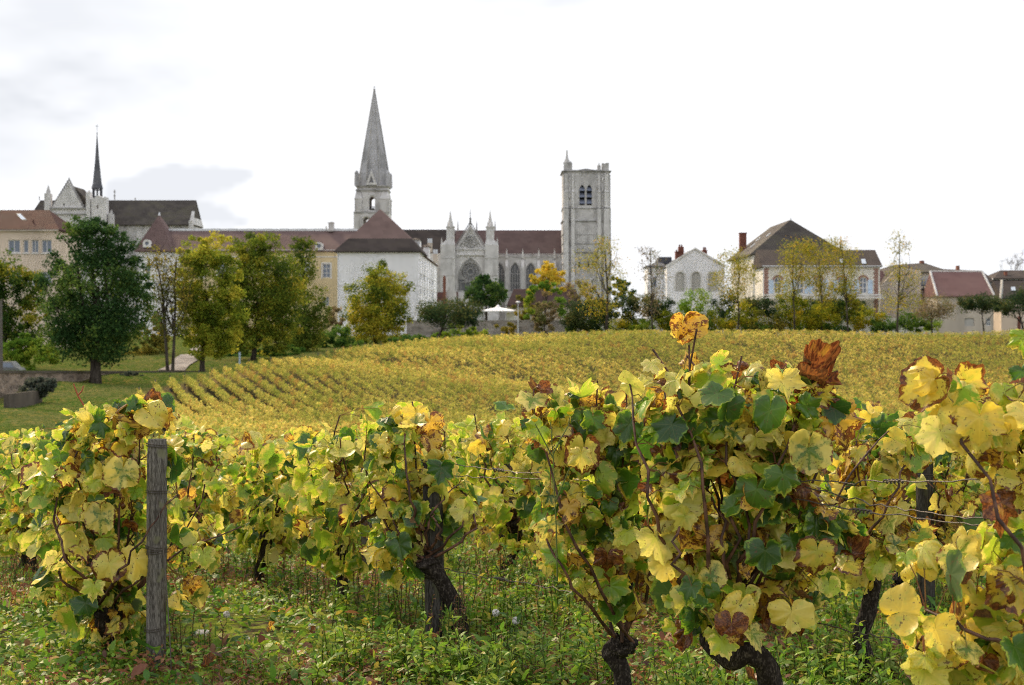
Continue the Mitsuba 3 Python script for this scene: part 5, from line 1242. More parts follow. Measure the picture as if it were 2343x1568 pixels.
# ------------------------------------------------------------------ the far vineyard: every row a thing
UF = np.array([-.28, .96]); UF /= np.linalg.norm(UF)
NF = np.array([UF[1], -UF[0]])
rf_ = np.random.default_rng(41)
FCOL = [((.70, .55, .12), 5), ((.78, .65, .18), 4.5), ((.58, .50, .11), 3.5), ((.42, .46, .08), 2.6), ((.22, .30, .05), 1.2), ((.66, .42, .09), .8), ((.34, .18, .06), .4)]
ORDW = 'first second third fourth fifth sixth seventh eighth ninth tenth eleventh twelfth thirteenth fourteenth fifteenth sixteenth'.split()
_nrow = 0
s_max = max(np.array(p) @ NF for p in FIELD.exterior.coords); s_min = min(np.array(p) @ NF for p in FIELD.exterior.coords)
for s in np.arange(s_min + .3, s_max, 1.33):
    o = NF * s
    ln = LineString([o - UF * 20, o + UF * 330]).intersection(FIELD)
    if ln.is_empty or ln.length < 3: continue
    for g in getattr(ln, 'geoms', [ln]):
        if g.length < 3: continue
        a, b = np.array(g.coords[0]), np.array(g.coords[-1])
        L = g.length
        t = np.arange(.05, 1, .0015) * L
        p = a + (b - a) * (t / L)[:, None]
        vis = (p[:, 0] > -.345 * p[:, 1] - 2) & (p[:, 0] < .345 * p[:, 1] + 3)
        if vis.sum() < 3: continue
        t0, t1 = t[vis].min(), t[vis].max()
        seg = np.linspace(t0, t1, max(3, int((t1 - t0) / 2)))
        mids = a + (b - a) * (seg / L)[:, None]
        gap = meshkit.noise(np.stack([np.floor(mids[:, 0] * .9), np.floor(mids[:, 1] * .5), mids[:, 0] * 0 + 3], -1), 6) < .05     # missing stocks
        dens = (1 - .85 * gap) * np.clip(8000 / mids[:, 1], 36, 120)
        cnt = rf_.poisson(dens * (t1 - t0) / len(seg))
        k = np.repeat(np.arange(len(seg)), cnt)
        tt = seg[k] + rf_.uniform(-.5, .5, len(k)) * (t1 - t0) / len(seg)
        xy = a + (b - a) * (tt / L)[:, None]
        plant = np.floor(tt / .95)                                   # one stock about every metre
        ph = meshkit.noise(np.stack([plant, plant * 0 + s, plant * 0], -1), 3)
        around = np.abs(tt / .95 - plant - .5)
        h = rf_.uniform(0, 1, len(k)) ** .55
        top = 1.04 + .26 * (ph - .5) - .28 * around
        z = .26 + (top - .26) * h
        half = (.055 + .085 * np.sin(np.pi * np.clip(h, .08, .92))) * (1.05 - .5 * around)
        off = rf_.normal(0, 1, len(k)) * half
        xy = xy + NF * off[:, None]
        q = np.column_stack([xy, ground_z(xy[:, 0], xy[:, 1]) + z])
        size = .070 + .00050 * xy[:, 1]
        gn = meshkit.fbm(np.column_stack([xy * .05, xy[:, :1] * 0]), 3, seed=9)
        green = np.clip((gn - .47) * 2.6, 0, .5)
        cols = pick(FCOL, len(k), rf_)
        cols = cols * (1 - green[:, None] * .8) + np.array([.22, .29, .04]) * green[:, None] * .8
        pv_ = meshkit.noise(np.stack([plant, plant * 0 + s * 3.7, plant * 0], -1), 8)[:, None]
        cols = cols * (.82 + .34 * meshkit.noise(np.stack([plant, plant * 0 + s * 5.1, plant * 0 + 4], -1), 5)[:, None])
        gm = np.clip((pv_ - .70) * 4, 0, .6); cols = cols * (1 - gm) + np.array([.20, .27, .04]) * gm
        gm = np.clip((.2 - pv_) * 5, 0, .7); cols = cols * (1 - gm) + np.array([.46, .24, .07]) * gm
        low = np.clip((.42 - h) / .3, 0, 1)[:, None] * (rf_.uniform(0, 1, (len(k), 1)) < .75)          # oldest low leaves dried brown, darkened further to paint shade into the row foot
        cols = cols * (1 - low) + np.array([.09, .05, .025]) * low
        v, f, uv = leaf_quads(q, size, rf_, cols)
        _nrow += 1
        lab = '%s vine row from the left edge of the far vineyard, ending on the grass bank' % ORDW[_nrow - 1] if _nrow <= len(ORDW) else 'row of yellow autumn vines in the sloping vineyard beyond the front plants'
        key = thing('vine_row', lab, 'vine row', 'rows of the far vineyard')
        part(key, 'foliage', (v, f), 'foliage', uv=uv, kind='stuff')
        if b[1] < 200 and vis[-1]:
            gz_ = ground_z(b[0] + UF[0] * .4, b[1] + UF[1] * .4)[0]
            part(key, 'end_post', MB().tube([(b[0] + UF[0] * .4, b[1] + UF[1] * .4, gz_ - .2), (b[0] + UF[0] * .5, b[1] + UF[1] * .5, gz_ + 1.15)], .05, 6).mesh(), 'weathered_wood')
        st = np.arange(t0 + .4, t1, .95)
        st = st[(a + (b - a) * (st / L)[:, None])[:, 1] < 110]
        if len(st):
            c = a + (b - a) * (st / L)[:, None]
            zz = ground_z(c[:, 0], c[:, 1])
            m = MB()
            for (x, y), z0 in zip(c, zz):
                w = .03
                m.add([[x - w, y, z0 - .1], [x + w, y - w, z0 - .1], [x + w, y + w, z0 - .1], [x - w * .8, y, z0 + .5], [x + w * .8, y - w * .8, z0 + .5], [x + w * .8, y + w * .8, z0 + .5]], [[0, 1, 4], [0, 4, 3], [1, 2, 5], [1, 5, 4], [2, 0, 3], [2, 3, 5]])
            part(key, 'stocks', m.mesh(), 'vine_bark', kind='stuff')
# ------------------------------------------------------------------ near grapevines
from scipy.spatial import cKDTree
UN = np.array([-.45, .893]); NN = np.array([.893, .45])
KN_T = np.radians([0, 12, 27, 40, 52, 64, 80, 95, 112, 128, 145, 160, 170, 176])
KN_R = np.array([1.0, .93, .80, .86, .95, .87, .76, .80, .84, .76, .70, .62, .48, .16])


def leaf_template(nth, rings, teeth):
    th = np.linspace(-math.radians(175), math.radians(175), nth)
    R = np.interp(np.abs(th), KN_T, KN_R)
    if teeth:
        ph = np.abs(th) * 9.2
        tri = np.abs((ph / math.pi) % 1 - .5) * 2
        R = R * (1 + .11 * (tri - .5) * np.clip(1.3 - np.abs(th) / 2.9, .3, 1))
    rho = np.concatenate([[0], rings])
    T_, P_ = np.meshgrid(th, rho, indexing='ij')
    rr = P_ * R[:, None]
    xy = np.stack([rr * np.sin(T_), rr * np.cos(T_)], -1).reshape(-1, 2)
    m = len(rho)
    f = []
    for i in range(nth - 1):
        a, b = i * m, (i + 1) * m
        f.append([a, a + 1, b + 1])
        for j in range(1, m - 1):
            f += [[a + j, a + j + 1, b + j + 1], [a + j, b + j + 1, b + j]]
    return xy, T_.ravel(), P_.ravel(), np.array(f)[:, ::-1], np.repeat(R, m)


HI, MID, LO = leaf_template(67, [.3, .62, .86, 1.0], True), leaf_template(27, [.5, 1.0], False), leaf_template(13, [1.0], False)


def leaves(pos, tip, nrm, size, kind, r, tpl, stalk_to=None, ident=None):
    """Vine leaves: returns a list of (vertices, faces, uv), one a leaf."""
    xy, th, rho, F, Rv = tpl
    out = []
    tip = tip / np.linalg.norm(tip, axis=1, keepdims=True)
    n = nrm - (nrm * tip).sum(1, keepdims=True) * tip
    n /= np.linalg.norm(n, axis=1, keepdims=True) + 1e-9
    s = np.cross(tip, n)
    for i in range(len(pos)):
        k = kind[i]
        dry = {4: .35, 5: .7, 6: 1.5}.get(int(k), 0)
        lobe = Rv ** (r.uniform(.35, 2.1) - 1) * (1 + r.normal(0, .05) * np.sin(th) + r.normal(0, .05) * np.sin(2 * th + 1) + r.normal(0, .045) * np.sin(3 * th + r.uniform(0, 6)))       # no two outlines alike
        x, y = xy[:, 0] * lobe * r.uniform(.84, 1.14), xy[:, 1] * lobe * r.uniform(.84, 1.12)
        a = r.normal(0, .55, 6)
        z = (.10 + .22 * abs(a[0]) + (.45 if r.uniform() < .16 else 0) + .25 * dry) * np.abs(x) * (1 if a[1] > -.35 else -.8) - (.12 + .22 * abs(a[2])) * y * np.abs(y)
        z += (.07 + .07 * dry) * rho ** 2 * np.sin(3 * th + 6 * a[3]) + (.03 + .05 * dry) * rho ** 3 * np.sin(7 * th + 9 * a[4])
        z += .018 * rho * np.cos(th * 6.9)
        lob = np.clip((rho - .45) / .55, 0, 1) ** 2
        z += lob * (r.normal(0, .2) * (th > .55) + r.normal(0, .2) * (th < -.55) + r.normal(0, .16) * (np.abs(th) < .4)) * (1 + dry)
        q = np.stack([x, y, z], 1)
        if dry > .5:                                     # dry leaves roll up
            c = r.uniform(.5, 1.5) * dry
            ang = q[:, 0] * c
            q = np.stack([np.sin(ang) / c, q[:, 1] * r.uniform(.8, 1), q[:, 2] * .7 + (1 - np.cos(ang)) / c], 1)
        if r.uniform() < .3:                             # margins roll under
            q[:, 2] -= r.uniform(.1, .35) * np.clip((rho - .6) / .4, 0, 1) ** 2
            q[:, :2] *= (1 - .18 * np.clip((rho - .6) / .4, 0, 1) ** 2)[:, None]
        v = pos[i] + size[i] * (q[:, :1] * s[i] + q[:, 1:2] * tip[i] + q[:, 2:] * n[i])
        idn = (int(r.integers(0, 64)) * 8 + int(k))
        uv = np.stack([2 * idn + th / (2 * math.pi) + .5, rho], 1)
        f = F
        if stalk_to is not None:
            e = stalk_to[i]
            mid = (pos[i] + e) / 2 + [0, 0, .012]
            tv, tf = tube([pos[i] - n[i] * .001, mid, e], [.0013, .0014, .0018], 3)
            f = np.vstack([f, tf + len(v)])
            v = np.vstack([v, tv]); uv = np.vstack([uv, np.tile([2 * idn + .5, 3.0], (len(tv), 1))])
        out.append((v, f, uv))
    return out


def joined(parts):
    o, V, F_, U = 0, [], [], []
    for v, f, uv in parts:
        V.append(v); F_.append(f + o); U.append(uv); o += len(v)
    return (np.vstack(V), np.vstack(F_)), np.vstack(U)


def gnarl(path, rad, r, sides=14, rough=.22):
    """A knotty stem: noise-displaced tube."""
    p = np.asarray(path, float)
    t = np.linspace(0, len(p) - 1, 8 * (len(p) - 1) + 1)
    q = np.stack([np.interp(t, np.arange(len(p)), p[:, k]) for k in range(3)], 1)
    for _ in range(4): q[1:-1] = (q[:-2] + 2 * q[1:-1] + q[2:]) / 4
    rr = np.interp(t, np.arange(len(p)), rad)
    sd = int(r.integers(1000))
    nz = meshkit.fbm(np.stack(np.meshgrid(np.arange(len(q)) * .35, np.arange(sides) * .9, [sd], indexing='ij'), -1)[:, :, 0], 3)
    ridge = np.sin(np.arange(sides) * 2 * np.pi / sides * 3 + np.arange(len(q))[:, None] * .22 + sd)
    R = rr[:, None] * (1 + rough * 2 * (nz - .5) + .10 * ridge)
    return tube(q, R, sides)


KINDS_LEFT = [2.6, 8.0, 1.0, .9, .9, .45, .35, 1.6]
KINDS_MAIN = [4.4, 4.4, 1.8, .7, 2.2, 1.3, 1.1, .7]
KINDS_RIGHT = [.4, 2.4, .7, 2.8, 1.5, .7, .35, 2.0]
KINDS_FAR = [2.2, 3.6, .8, 2.6, .8, .7, .2, .7]


def grapevine(key, base, pts, out, kinds, size, r, lod, single, canes=9, head=None, trunk=None, tips=None, trunk_r=.036, stalks=True, yjit=.0):
    """base: foot on the ground; pts: leaf places; out: their outward directions."""
    gz0 = ground_z(base[0], base[1])[0]
    if trunk is None:
        head = np.array([base[0], base[1], gz0 + .33]) + np.append(r.normal(0, .05, 2), 0) if head is None else np.asarray(head, float)
        b0 = np.array([base[0], base[1], gz0 - .06])
        mid = b0 * .5 + head * .5 + np.append(r.normal(0, .07, 2), 0)
        trunk = [b0, b0 * .7 + mid * .3 + np.append(r.normal(0, .02, 2), 0), mid, mid * .4 + head * .6 + np.append(r.normal(0, .03, 2), 0), head]
    trunk = np.asarray(trunk, float)
    head = trunk[-1]
    k = len(trunk)
    m = MB()
    rad = trunk_r * np.interp(np.arange(k), [0, k * .35, k * .75, k - 1], [1.25, .95, 1.05, 1.5])
    m.add(*gnarl(trunk, rad, r, 14 if lod is HI else 9))
    if lod is not LO:
        kb = trimesh.creation.icosphere(3, radius=trunk_r * 1.3)
        kv = kb.vertices * (1 + 1.3 * (meshkit.fbm(kb.vertices * 55 + r.uniform(0, 9), 4) - .5))[:, None] * [1.2, 1.2, .9]
        m.add(kv + head, kb.faces)
    part(key, 'trunk', m.mesh(), 'vine_bark', smooth=True)
    # canes rise from the head towards the canopy
    lo, hi = pts.min(0), pts.max(0)
    if tips is None:
        sel = pts[pts[:, 2] > np.quantile(pts[:, 2], .45)]
        tips = sel[r.permutation(len(sel))[:canes]] + np.array([0, 0, .05])
    samp = []
    for j, e in enumerate(tips):
        s0 = head + r.normal(0, trunk_r * .7, 3)
        s0[2] = head[2] + abs(s0[2] - head[2])
        t = np.linspace(0, 1, 12)[:, None]
        c1 = s0 + (e - s0) * [.75, .75, .28] + r.normal(0, .03, 3)
        if lod is HI and j % 3 == 0: c1 = c1 + np.array([r.normal(0, .12), -r.uniform(.25, .42), .12])      # some shoots hang out of the canopy
        q = (1 - t) ** 2 * s0 + 2 * t * (1 - t) * c1 + t * t * e
        q[1:-1] += r.normal(0, .006, (10, 3)) + (np.arange(1, 11) % 2 * 2 - 1)[:, None] * np.append(r.normal(0, .006, 2), 0)
        q[8:] += np.outer([.3, .8, 1.5, 2.2], np.append(r.normal(0, .014, 2), 0))
        samp.append(q)
        if lod is not LO or j < 5:
            part(key, 'cane', tube(q, np.linspace(.0066, .0026, 12) * (1 + .25 * (np.arange(12) % 2)) * (.88 if lod is HI else 1.1), 6 if lod is HI else 4), 'cane_bark', smooth=True)
    cp = np.vstack(samp)
    d, i = cKDTree(cp).query(pts)
    near = cp[i]
    over = np.maximum(1, d / .17)[:, None]
    pts = near + (pts - near) / over
    n = len(pts)
    w = np.array(kinds) / np.sum(kinds)
    base_k = meshkit.noise(pts * 4.0 + r.uniform(0, 50), 1)
    kk = r.choice(8, n, p=w)
    up = np.array([0, 0, 1.0])
    rnd = r.normal(0, 1, (n, 3))
    tip = out * r.uniform(.0, .8, (n, 1)) - up * r.uniform(.25, 1.1, (n, 1)) + rnd * .48
    hgt = np.clip((pts[:, 2] - np.quantile(pts[:, 2], .8)) / .15, 0, 1)[:, None]
    tip = tip * (1 - .6 * hgt) + (rnd * [1, 1, .3]) * .6 * hgt
    nrm = out * r.uniform(.5, 1.1, (n, 1)) + up * r.uniform(.1, 1.0, (n, 1)) + r.normal(0, .58, (n, 3))
    sz = size * np.where(r.uniform(0, 1, n) < .3, r.uniform(.4, .75, n), r.uniform(.75, 1.2, n)) * np.where(kk == 6, .85, 1)
    L = leaves(pts, tip, nrm, sz, kk, r, lod, near if stalks else None)
    lst = L
    if single:
        for v, f, uv in L[:300]:
            part(key, 'leaf', (v, f), 'vine_leaf', smooth=True, uv=uv)
        lst = L[300:]
    if lst:
        g, uv = joined(lst)
        part(key, 'foliage', g, 'vine_leaf', smooth=True, uv=uv, kind='stuff')
    return cp


def blob_points(blobs, depth, n, r, thick=.2):
    vol = np.array([b[2] * b[3] for b in blobs], float)
    cnt = np.maximum(1, np.round(n * vol / vol.sum())).astype(int)
    P, O = [], []
    for b, c in zip(blobs, cnt):
        dd = depth + (b[4] if len(b) > 4 else 0)
        c0 = at(b[0], b[1], dd)
        u = r.normal(size=(c, 3)); u /= np.linalg.norm(u, axis=1, keepdims=True)
        q = u * r.uniform(.25, 1, (c, 1)) ** .5
        P.append(c0 + q * [b[2] * dd / FPX, thick, b[3] * dd / FPX])
        o = u * [.8, 1.3, .35]
        o[:, 1] -= .25
        O.append(o)
    P, O = np.vstack(P), np.vstack(O)
    O /= np.linalg.norm(O, axis=1, keepdims=True)
    return P, O


HERO = []


def hero(label, base, depth, blobs, n, kinds, size, seed, thick=.2, trunk=None, extra=(), tips=None, trunk_r=.036, canes=10, lod=HI):
    r = np.random.default_rng(seed)
    key = thing('grapevine', label, 'grapevine', None)
    P, O = blob_points(blobs, depth, n, r, thick)
    b = np.array([X(base, depth), depth])
    tr = None
    if trunk is not None:
        tr = [at(px, py, depth + (q[0] if q else 0)) for px, py, *q in trunk]
    tp = None if tips is None else [at(px, py, depth + (q[0] if q else 0)) for px, py, *q in tips]
    if tp is not None:
        sel = P[P[:, 2] > np.quantile(P[:, 2], .3)]
        tp = tp + list(sel[r.permutation(len(sel))[:canes]])
    grapevine(key, b, P, O, kinds, size, r, lod, True, canes=canes, trunk=tr, tips=tp, trunk_r=trunk_r)
    for px, py, dd, k, sz, tip, nrm in extra:
        p = at(px, py, depth + dd)[None]
        v, f, uv = leaves(p, np.array([tip], float), np.array([nrm], float), np.array([sz]), [k], r, lod, None)[0]
        part(key, 'leaf', (v, f), 'vine_leaf', smooth=True, uv=uv)
    HERO.append((b, key))
    return key


hero('large front grapevine right of centre with yellow, green and brown leaves and thick black trunk', 1740, 4.15,
     [(1690, 980, 190, 120), (1780, 960, 150, 120), (1560, 960, 110, 110), (1640, 1130, 170, 130, -.05), (1780, 1150, 130, 140), (1720, 1300, 140, 110), (1660, 1390, 90, 60, -.05), (1870, 1230, 70, 90), (1560, 1110, 80, 110), (1800, 1390, 60, 40), (1580, 1270, 80, 90), (1690, 1230, 120, 90, .12), (1610, 1350, 60, 70, -.1), (1870, 1330, 60, 60), (1940, 1240, 60, 60, .1), (1650, 1420, 90, 40, -.12), (1560, 1400, 50, 50, .05)], 720, KINDS_MAIN, .052, 11, thick=.17,
     trunk=[(1775, 1700, .02), (1770, 1600), (1752, 1520, -.02), (1715, 1490, -.05), (1670, 1508, -.04), (1625, 1470, .0), (1640, 1430, .03)], trunk_r=.030,
     tips=[(1508, 800), (1545, 790, -.02), (1563, 752), (1850, 858, -.03), (1905, 950, -.08), (1640, 815), (1585, 815, .05), (1780, 850), (1745, 860, .03), (1460, 850, .05), (1820, 840, .1)],
     extra=[(1562, 745, 0, 5, .058, (.1, -.1, -1), (.3, -1, .2)), (1568, 742, .004, 3, .056, (.0, -.1, -1), (.2, -1, .3)), (1850, 860, -.03, 6, .085, (.9, -.2, -.35), (.1, -.8, .6)), (1910, 960, -.08, 5, .085, (.5, -.2, -1), (.2, -1, .3)), (1760, 940, -.22, 0, .062, (-.2, -.1, -1), (.1, -1, .3)),
            (1790, 1085, -.22, 0, .06, (.1, -.2, -1), (.0, -1, .25)), (1750, 1260, -.24, 0, .066, (.0, -.1, -1), (.1, -1, .2)), (1870, 1260, -.15, 4, .068, (-.1, -.2, -1), (.1, -1, .2)), (1690, 1385, -.24, 3, .062, (-.5, -.2, -1), (-.1, -1, .3)), (1330, 1040, .3, 4, .068, (.0, -.2, -1), (-.1, -1, .3)),
            (1850, 1030, -.2, 2, .07, (.0, -.2, -1), (.0, -1, .4)), (1730, 1120, -.2, 0, .058, (-.3, -.1, -1), (-.2, -1, .2)), (1560, 1150, -.15, 7, .064, (.1, -.2, -1), (.2, -1, .35)), (1640, 900, -.16, 0, .06, (-.8, -.3, -.4), (.2, -.5, .9)), (1790, 870, -.15, 3, .062, (.1, -.5, -.6), (.0, -.5, .9)),
            (1545, 870, -.1, 7, .066, (-.4, -.3, -.9), (-.6, -.5, .5)), (1810, 1400, -.2, 3, .06, (.0, -.2, -1), (.1, -1, .2)), (1570, 1440, -.1, 6, .06, (-.1, 0, -1), (-.5, -1, .1)), (1500, 1230, -.1, 7, .07, (.3, -.2, -1), (.1, -1, .2))])
_r = np.random.default_rng(321)
for px, py in ((1490, 830), (1520, 850), (1470, 880), (1600, 840), (1650, 830), (1665, 850), (1690, 845), (1730, 855), (1785, 850), (1815, 860), (1870, 880), (1540, 880), (1440, 880), (1620, 870), (1580, 835), (1835, 890)):
    p = at(px, py, 4.15 + _r.normal(0, .06))[None]
    v, f, uv = leaves(p, _r.normal(0, 1, (1, 3)) * [1, .6, .6], _r.normal(0, 1, (1, 3)) + [0, -.5, .8], np.array([_r.uniform(.035, .055)]), [int(_r.choice([4, 5, 6, 7, 1]))], _r, HI)[0]
    part('grapevine', 'leaf', (v, f), 'vine_leaf', smooth=True, uv=uv)
hero('grapevine left of the large front one with thin stems rising from a black knobbed stump', 1410, 4.75,
     [(1330, 960, 100, 70), (1245, 940, 55, 60, -.05), (1420, 1010, 100, 110), (1330, 1130, 90, 110), (1420, 1190, 80, 90), (1340, 1320, 60, 60), (1255, 1050, 45, 90), (1490, 1290, 50, 50), (1410, 1340, 70, 70), (1280, 1240, 50, 90)], 350, KINDS_MAIN, .055, 12, thick=.16,
     trunk=[(1440, 1690), (1430, 1600), (1420, 1530), (1392, 1490), (1425, 1475)], trunk_r=.028, tips=[(1215, 890), (1350, 870), (1440, 850), (1490, 870)], canes=3,
     extra=[(1390, 1270, -.16, 6, .062, (.0, -.1, -1), (.1, -1, .1)), (1300, 1160, -.18, 5, .062, (-.2, -.1, -1), (-.2, -1, .2)), (1335, 1030, -.18, 4, .07, (-.1, -.1, -1), (-.1, -1, .2)), (1440, 970, -.15, 0, .058, (-.3, -.2, -.9), (-.1, -1, .3)), (1490, 990, -.12, 2, .062, (.0, -.3, -1), (0, -1, .5))])
hero('close yellow leaved grapevine cut by the right edge', 2460, 3.05,
     [(2240, 960, 120, 90), (2330, 1040, 90, 110), (2150, 880, 50, 50), (2270, 1290, 100, 90), (2330, 1420, 80, 100), (2190, 1480, 110, 70), (2090, 1490, 60, 70), (2130, 1290, 70, 50), (2335, 1220, 70, 60), (2300, 1520, 80, 60)], 190, KINDS_RIGHT, .053, 13, thick=.16,
     trunk=[(2460, 2250), (2450, 2050), (2420, 1800), (2400, 1640)], tips=[(2130, 860), (2330, 790), (2080, 1440), (2060, 1390)], canes=7,
     extra=[(2345, 770, .1, 1,   .053, (-.1, -.2, -1), (-.2, -1, .3)), (2340, 850, .1, 0,   .053, (.2, -.2, -1), (-.2, -1, .3)), (2240, 955, -.14, 3,   .053, (.0, -.2, -1), (-.1, -1, .4)), (2150, 990, -.1, 7, .053, (-.3, -.2, -1), (-.2, -1, .4)), (2290, 1150, -.1, 6, .06, (.1, -.2, -1), (.3, -1, .2)),
            (2060, 1400, -.1, 3,   .053, (.7, -.2, .3), (.1, -.9, .6)), (2140, 1440, -.12, 3, .054, (.3, -.3, -1), (.0, -1, .4)), (2320, 1480, -.16, 0,   .053, (.4, -.3, -1), (.0, -1, .5))])
hero('grapevine beside the left wooden post with pale veined and dark green leaves', 235, 5.75,
     [(235, 1000, 110, 80), (330, 950, 70, 45), (250, 1130, 100, 100), (150, 1080, 70, 90), (235, 1270, 90, 100), (240, 1400, 80, 70), (130, 1330, 40, 60), (300, 1440, 40, 50), (450, 1250, 60, 50, -.05), (480, 1230, 30, 40), (440, 1350, 30, 30), (400, 1100, 25, 90)], 420, [3, 3.6, 2.4, 1.4, 1.3, .7, .5, 1.0], .057, 14, thick=.2,
     trunk=[(255, 1600), (250, 1540), (262, 1480), (240, 1440), (250, 1400)], tips=[(255, 925), (300, 930), (340, 930), (520, 1200, -.05), (160, 1000), (480, 1110)],
     extra=[(345, 950, -.12, 3, .075, (.5, -.3, -.5), (-.1, -1, .6)), (375, 950, -.1, 5, .06, (.3, -.2, -1), (.2, -1, .3)), (280, 1080, -.2, 2, .08, (-.1, -.2, -1), (.0, -1, .3)), (230, 1180, -.2, 2, .07, (.0, -.2, -1), (.0, -1, .3)), (310, 1280, -.2, 3, .085, (-.1, -.2, -1), (.1, -1, .2)), (195, 1380, -.2, 0, .07, (.3, -.2, -1), (-.3, -1, .5)),
            (250, 1290, -.2, 4, .065, (.2, -.2, -1), (.0, -1, .3)), (440, 1330, -.1, 5, .06, (.1, -.1, -1), (.4, -1, .1)), (215, 1340, -.22, 1, .07, (-.1, -.2, -1), (.0, -1, .4))])
hero('grapevine around the middle wooden post, its black trunk leaning across the post foot', 1040, 6.0,
     [(900, 1090, 60, 120), (960, 1180, 60, 100), (900, 1250, 70, 70), (940, 970, 60, 45), (1000, 1080, 60, 60), (870, 1000, 50, 60), (1060, 1170, 50, 60), (975, 1280, 40, 40)], 290, [3.0, 5.0, .9, 1.2, 1.0, .7, .4, 1.2], .057, 15, thick=.17,
     trunk=[(1052, 1470, -.06), (1050, 1430, -.08), (1042, 1385, -.1), (1010, 1330, -.1), (980, 1290, -.1)], trunk_r=.032, tips=[(905, 930), (950, 920), (1040, 990)],
     extra=[(950, 945, -.1, 3, .08, (.1, -.3, -1), (.0, -1, .4)), (985, 965, -.09, 5, .07, (.3, -.1, -1), (.2, -1, .3)), (1010, 1070, -.2, 0, .07, (-.2, -.2, -1), (-.1, -1, .4)), (985, 1010, -.1, 5, .05, (.3, -.1, -.6), (.2, -1, .3))])
hero('grapevine with a bent S shaped black trunk behind the large front one', 2000, 5.4,
     [(2020, 1220, 90, 60), (1960, 1120, 90, 80), (2080, 1250, 60, 50), (1930, 1230, 60, 60), (2000, 1010, 80, 70), (2090, 1010, 60, 60), (1950, 1290, 60, 50)], 230, [2.0, 3.4, 1.2, 2.2, 1.6, .7, .3, 1.4], .062, 16, thick=.2,
     trunk=[(1985, 1580), (1975, 1490), (1965, 1455), (1985, 1400), (2000, 1340), (1995, 1285), (1930, 1285)], trunk_r=.028)

# the other plants of the near rows
r_ = np.random.default_rng(77)
ROW0 = {'L': (np.array([-1.36, 5.75]), range(1, 9)), 'A': (np.array([-.36, 6.0]), range(1, 12)), 'B': (np.array([1.28, 5.4]), range(1, 11)), 'C': (np.array([1.95, 6.75]), range(-2, 10))}
for q in range(1, 7): ROW0['D%d' % q] = (np.array([1.95, 6.75]) + NN * 1.1 * q, range(-5, 9))
VINES = []
for nm, (o, ks) in ROW0.items():
    for k in ks:
        p = o + UN * .95 * k + r_.normal(0, .05, 2)
        d = p[1]
        px = CX + FPX * p[0] / d
        if d < 4.6 or d > 16.5 or px < -120 or px > 2480: continue
        if any(np.linalg.norm(p - b) < .55 for b, _ in HERO): continue
        VINES.append((d, nm, p, px))
VINES.sort(key=lambda t: t[0])
ORD = ['first', 'second', 'third', 'fourth', 'fifth', 'sixth', 'seventh', 'eighth']
_seen = {}
for idx, (d, nm, p, px) in enumerate(VINES):
    r = np.random.default_rng(500 + idx)
    close = d < 9.2
    n = int(290 if d < 9.2 else np.interp(d, [9.2, 16], [240, 150]))
    g0 = ground_z(p[0], p[1])[0]
    top = r.uniform(.78, .90) - (.08 if nm == 'L' else 0) + (.06 if nm[0] in 'CD' and px > 1800 else 0)
    al = r.normal(0, .27, n)
    h = r.uniform(0, 1, n) ** .72
    z = .13 + (top - .13) * h + (r.uniform(0, 1, n) < .06) * r.uniform(0, .16, n)
    ac = r.normal(0, .13, n) * (.7 + .5 * np.sin(np.pi * h))
    P = np.column_stack([p[0] + UN[0] * al + NN[0] * ac, p[1] + UN[1] * al + NN[1] * ac, g0 + z])
    O = np.column_stack([NN[0] * np.sign(ac) + r.normal(0, .4, n), NN[1] * np.sign(ac) + r.normal(0, .4, n), r.uniform(0, .4, n)])
    O /= np.linalg.norm(O, axis=1, keepdims=True)
    right = nm[0] in 'CD'
    if close and nm in 'LA':
        k_ = _seen[nm] = _seen.get(nm, -1) + 1
        lab = {'L': 'lime and yellow grapevine, %s behind the one beside the left wooden post', 'A': 'lime green grapevine, %s to the left of the middle wooden post along its row'}[nm] % ORD[k_]
    elif right: lab = 'green and yellow grapevine in the rows at the right behind the front plants'
    else: lab = 'green and yellow grapevine in the rows behind the middle post'
    key = thing('grapevine', lab, 'grapevine', {'L': 'grapevines of the left row', 'A': 'grapevines of the middle row'}.get(nm if close else '', 'grapevines of the right rows' if right else 'grapevines farther back in the near rows'))
    grapevine(key, p, P, O, KINDS_LEFT if not right else [2.4, 3.4, .9, 2.2, 1.2, .8, .3, 1.0], .060, r, MID if close else LO, d < 8.0, canes=8 if close else 5, trunk_r=r.uniform(.024, .030), stalks=close)

# bare shoots above the canopies
for lab, depth, pts, rad, mt in (
        ('thin red forked shoot rising above the left grapevine', 5.7, [(205, 950), (190, 925), (178, 905), (168, 878)], .0045, 'red_shoot'),
        ('dry brown shoot above the leaves at the right, left of the close yellow vine', 3.3, [(2190, 950), (2150, 890), (2100, 835), (2092, 822)], .005, 'cane_bark')):
    k = thing('vine_shoot', lab, 'shoot')
    part(k, 'stem', tube([at(*p, depth) for p in pts], np.linspace(rad, rad * .6, len(pts)), 6), mt, smooth=True)
    q = pts[1]
    part(k, 'side_shoot', tube([at(pts[2][0], pts[2][1], depth), at(pts[2][0] + 9, pts[2][1] - 10, depth), at(pts[2][0] + 13, pts[2][1] - 22, depth)], [rad * .7, rad * .6, rad * .5], 5), mt, smooth=True)

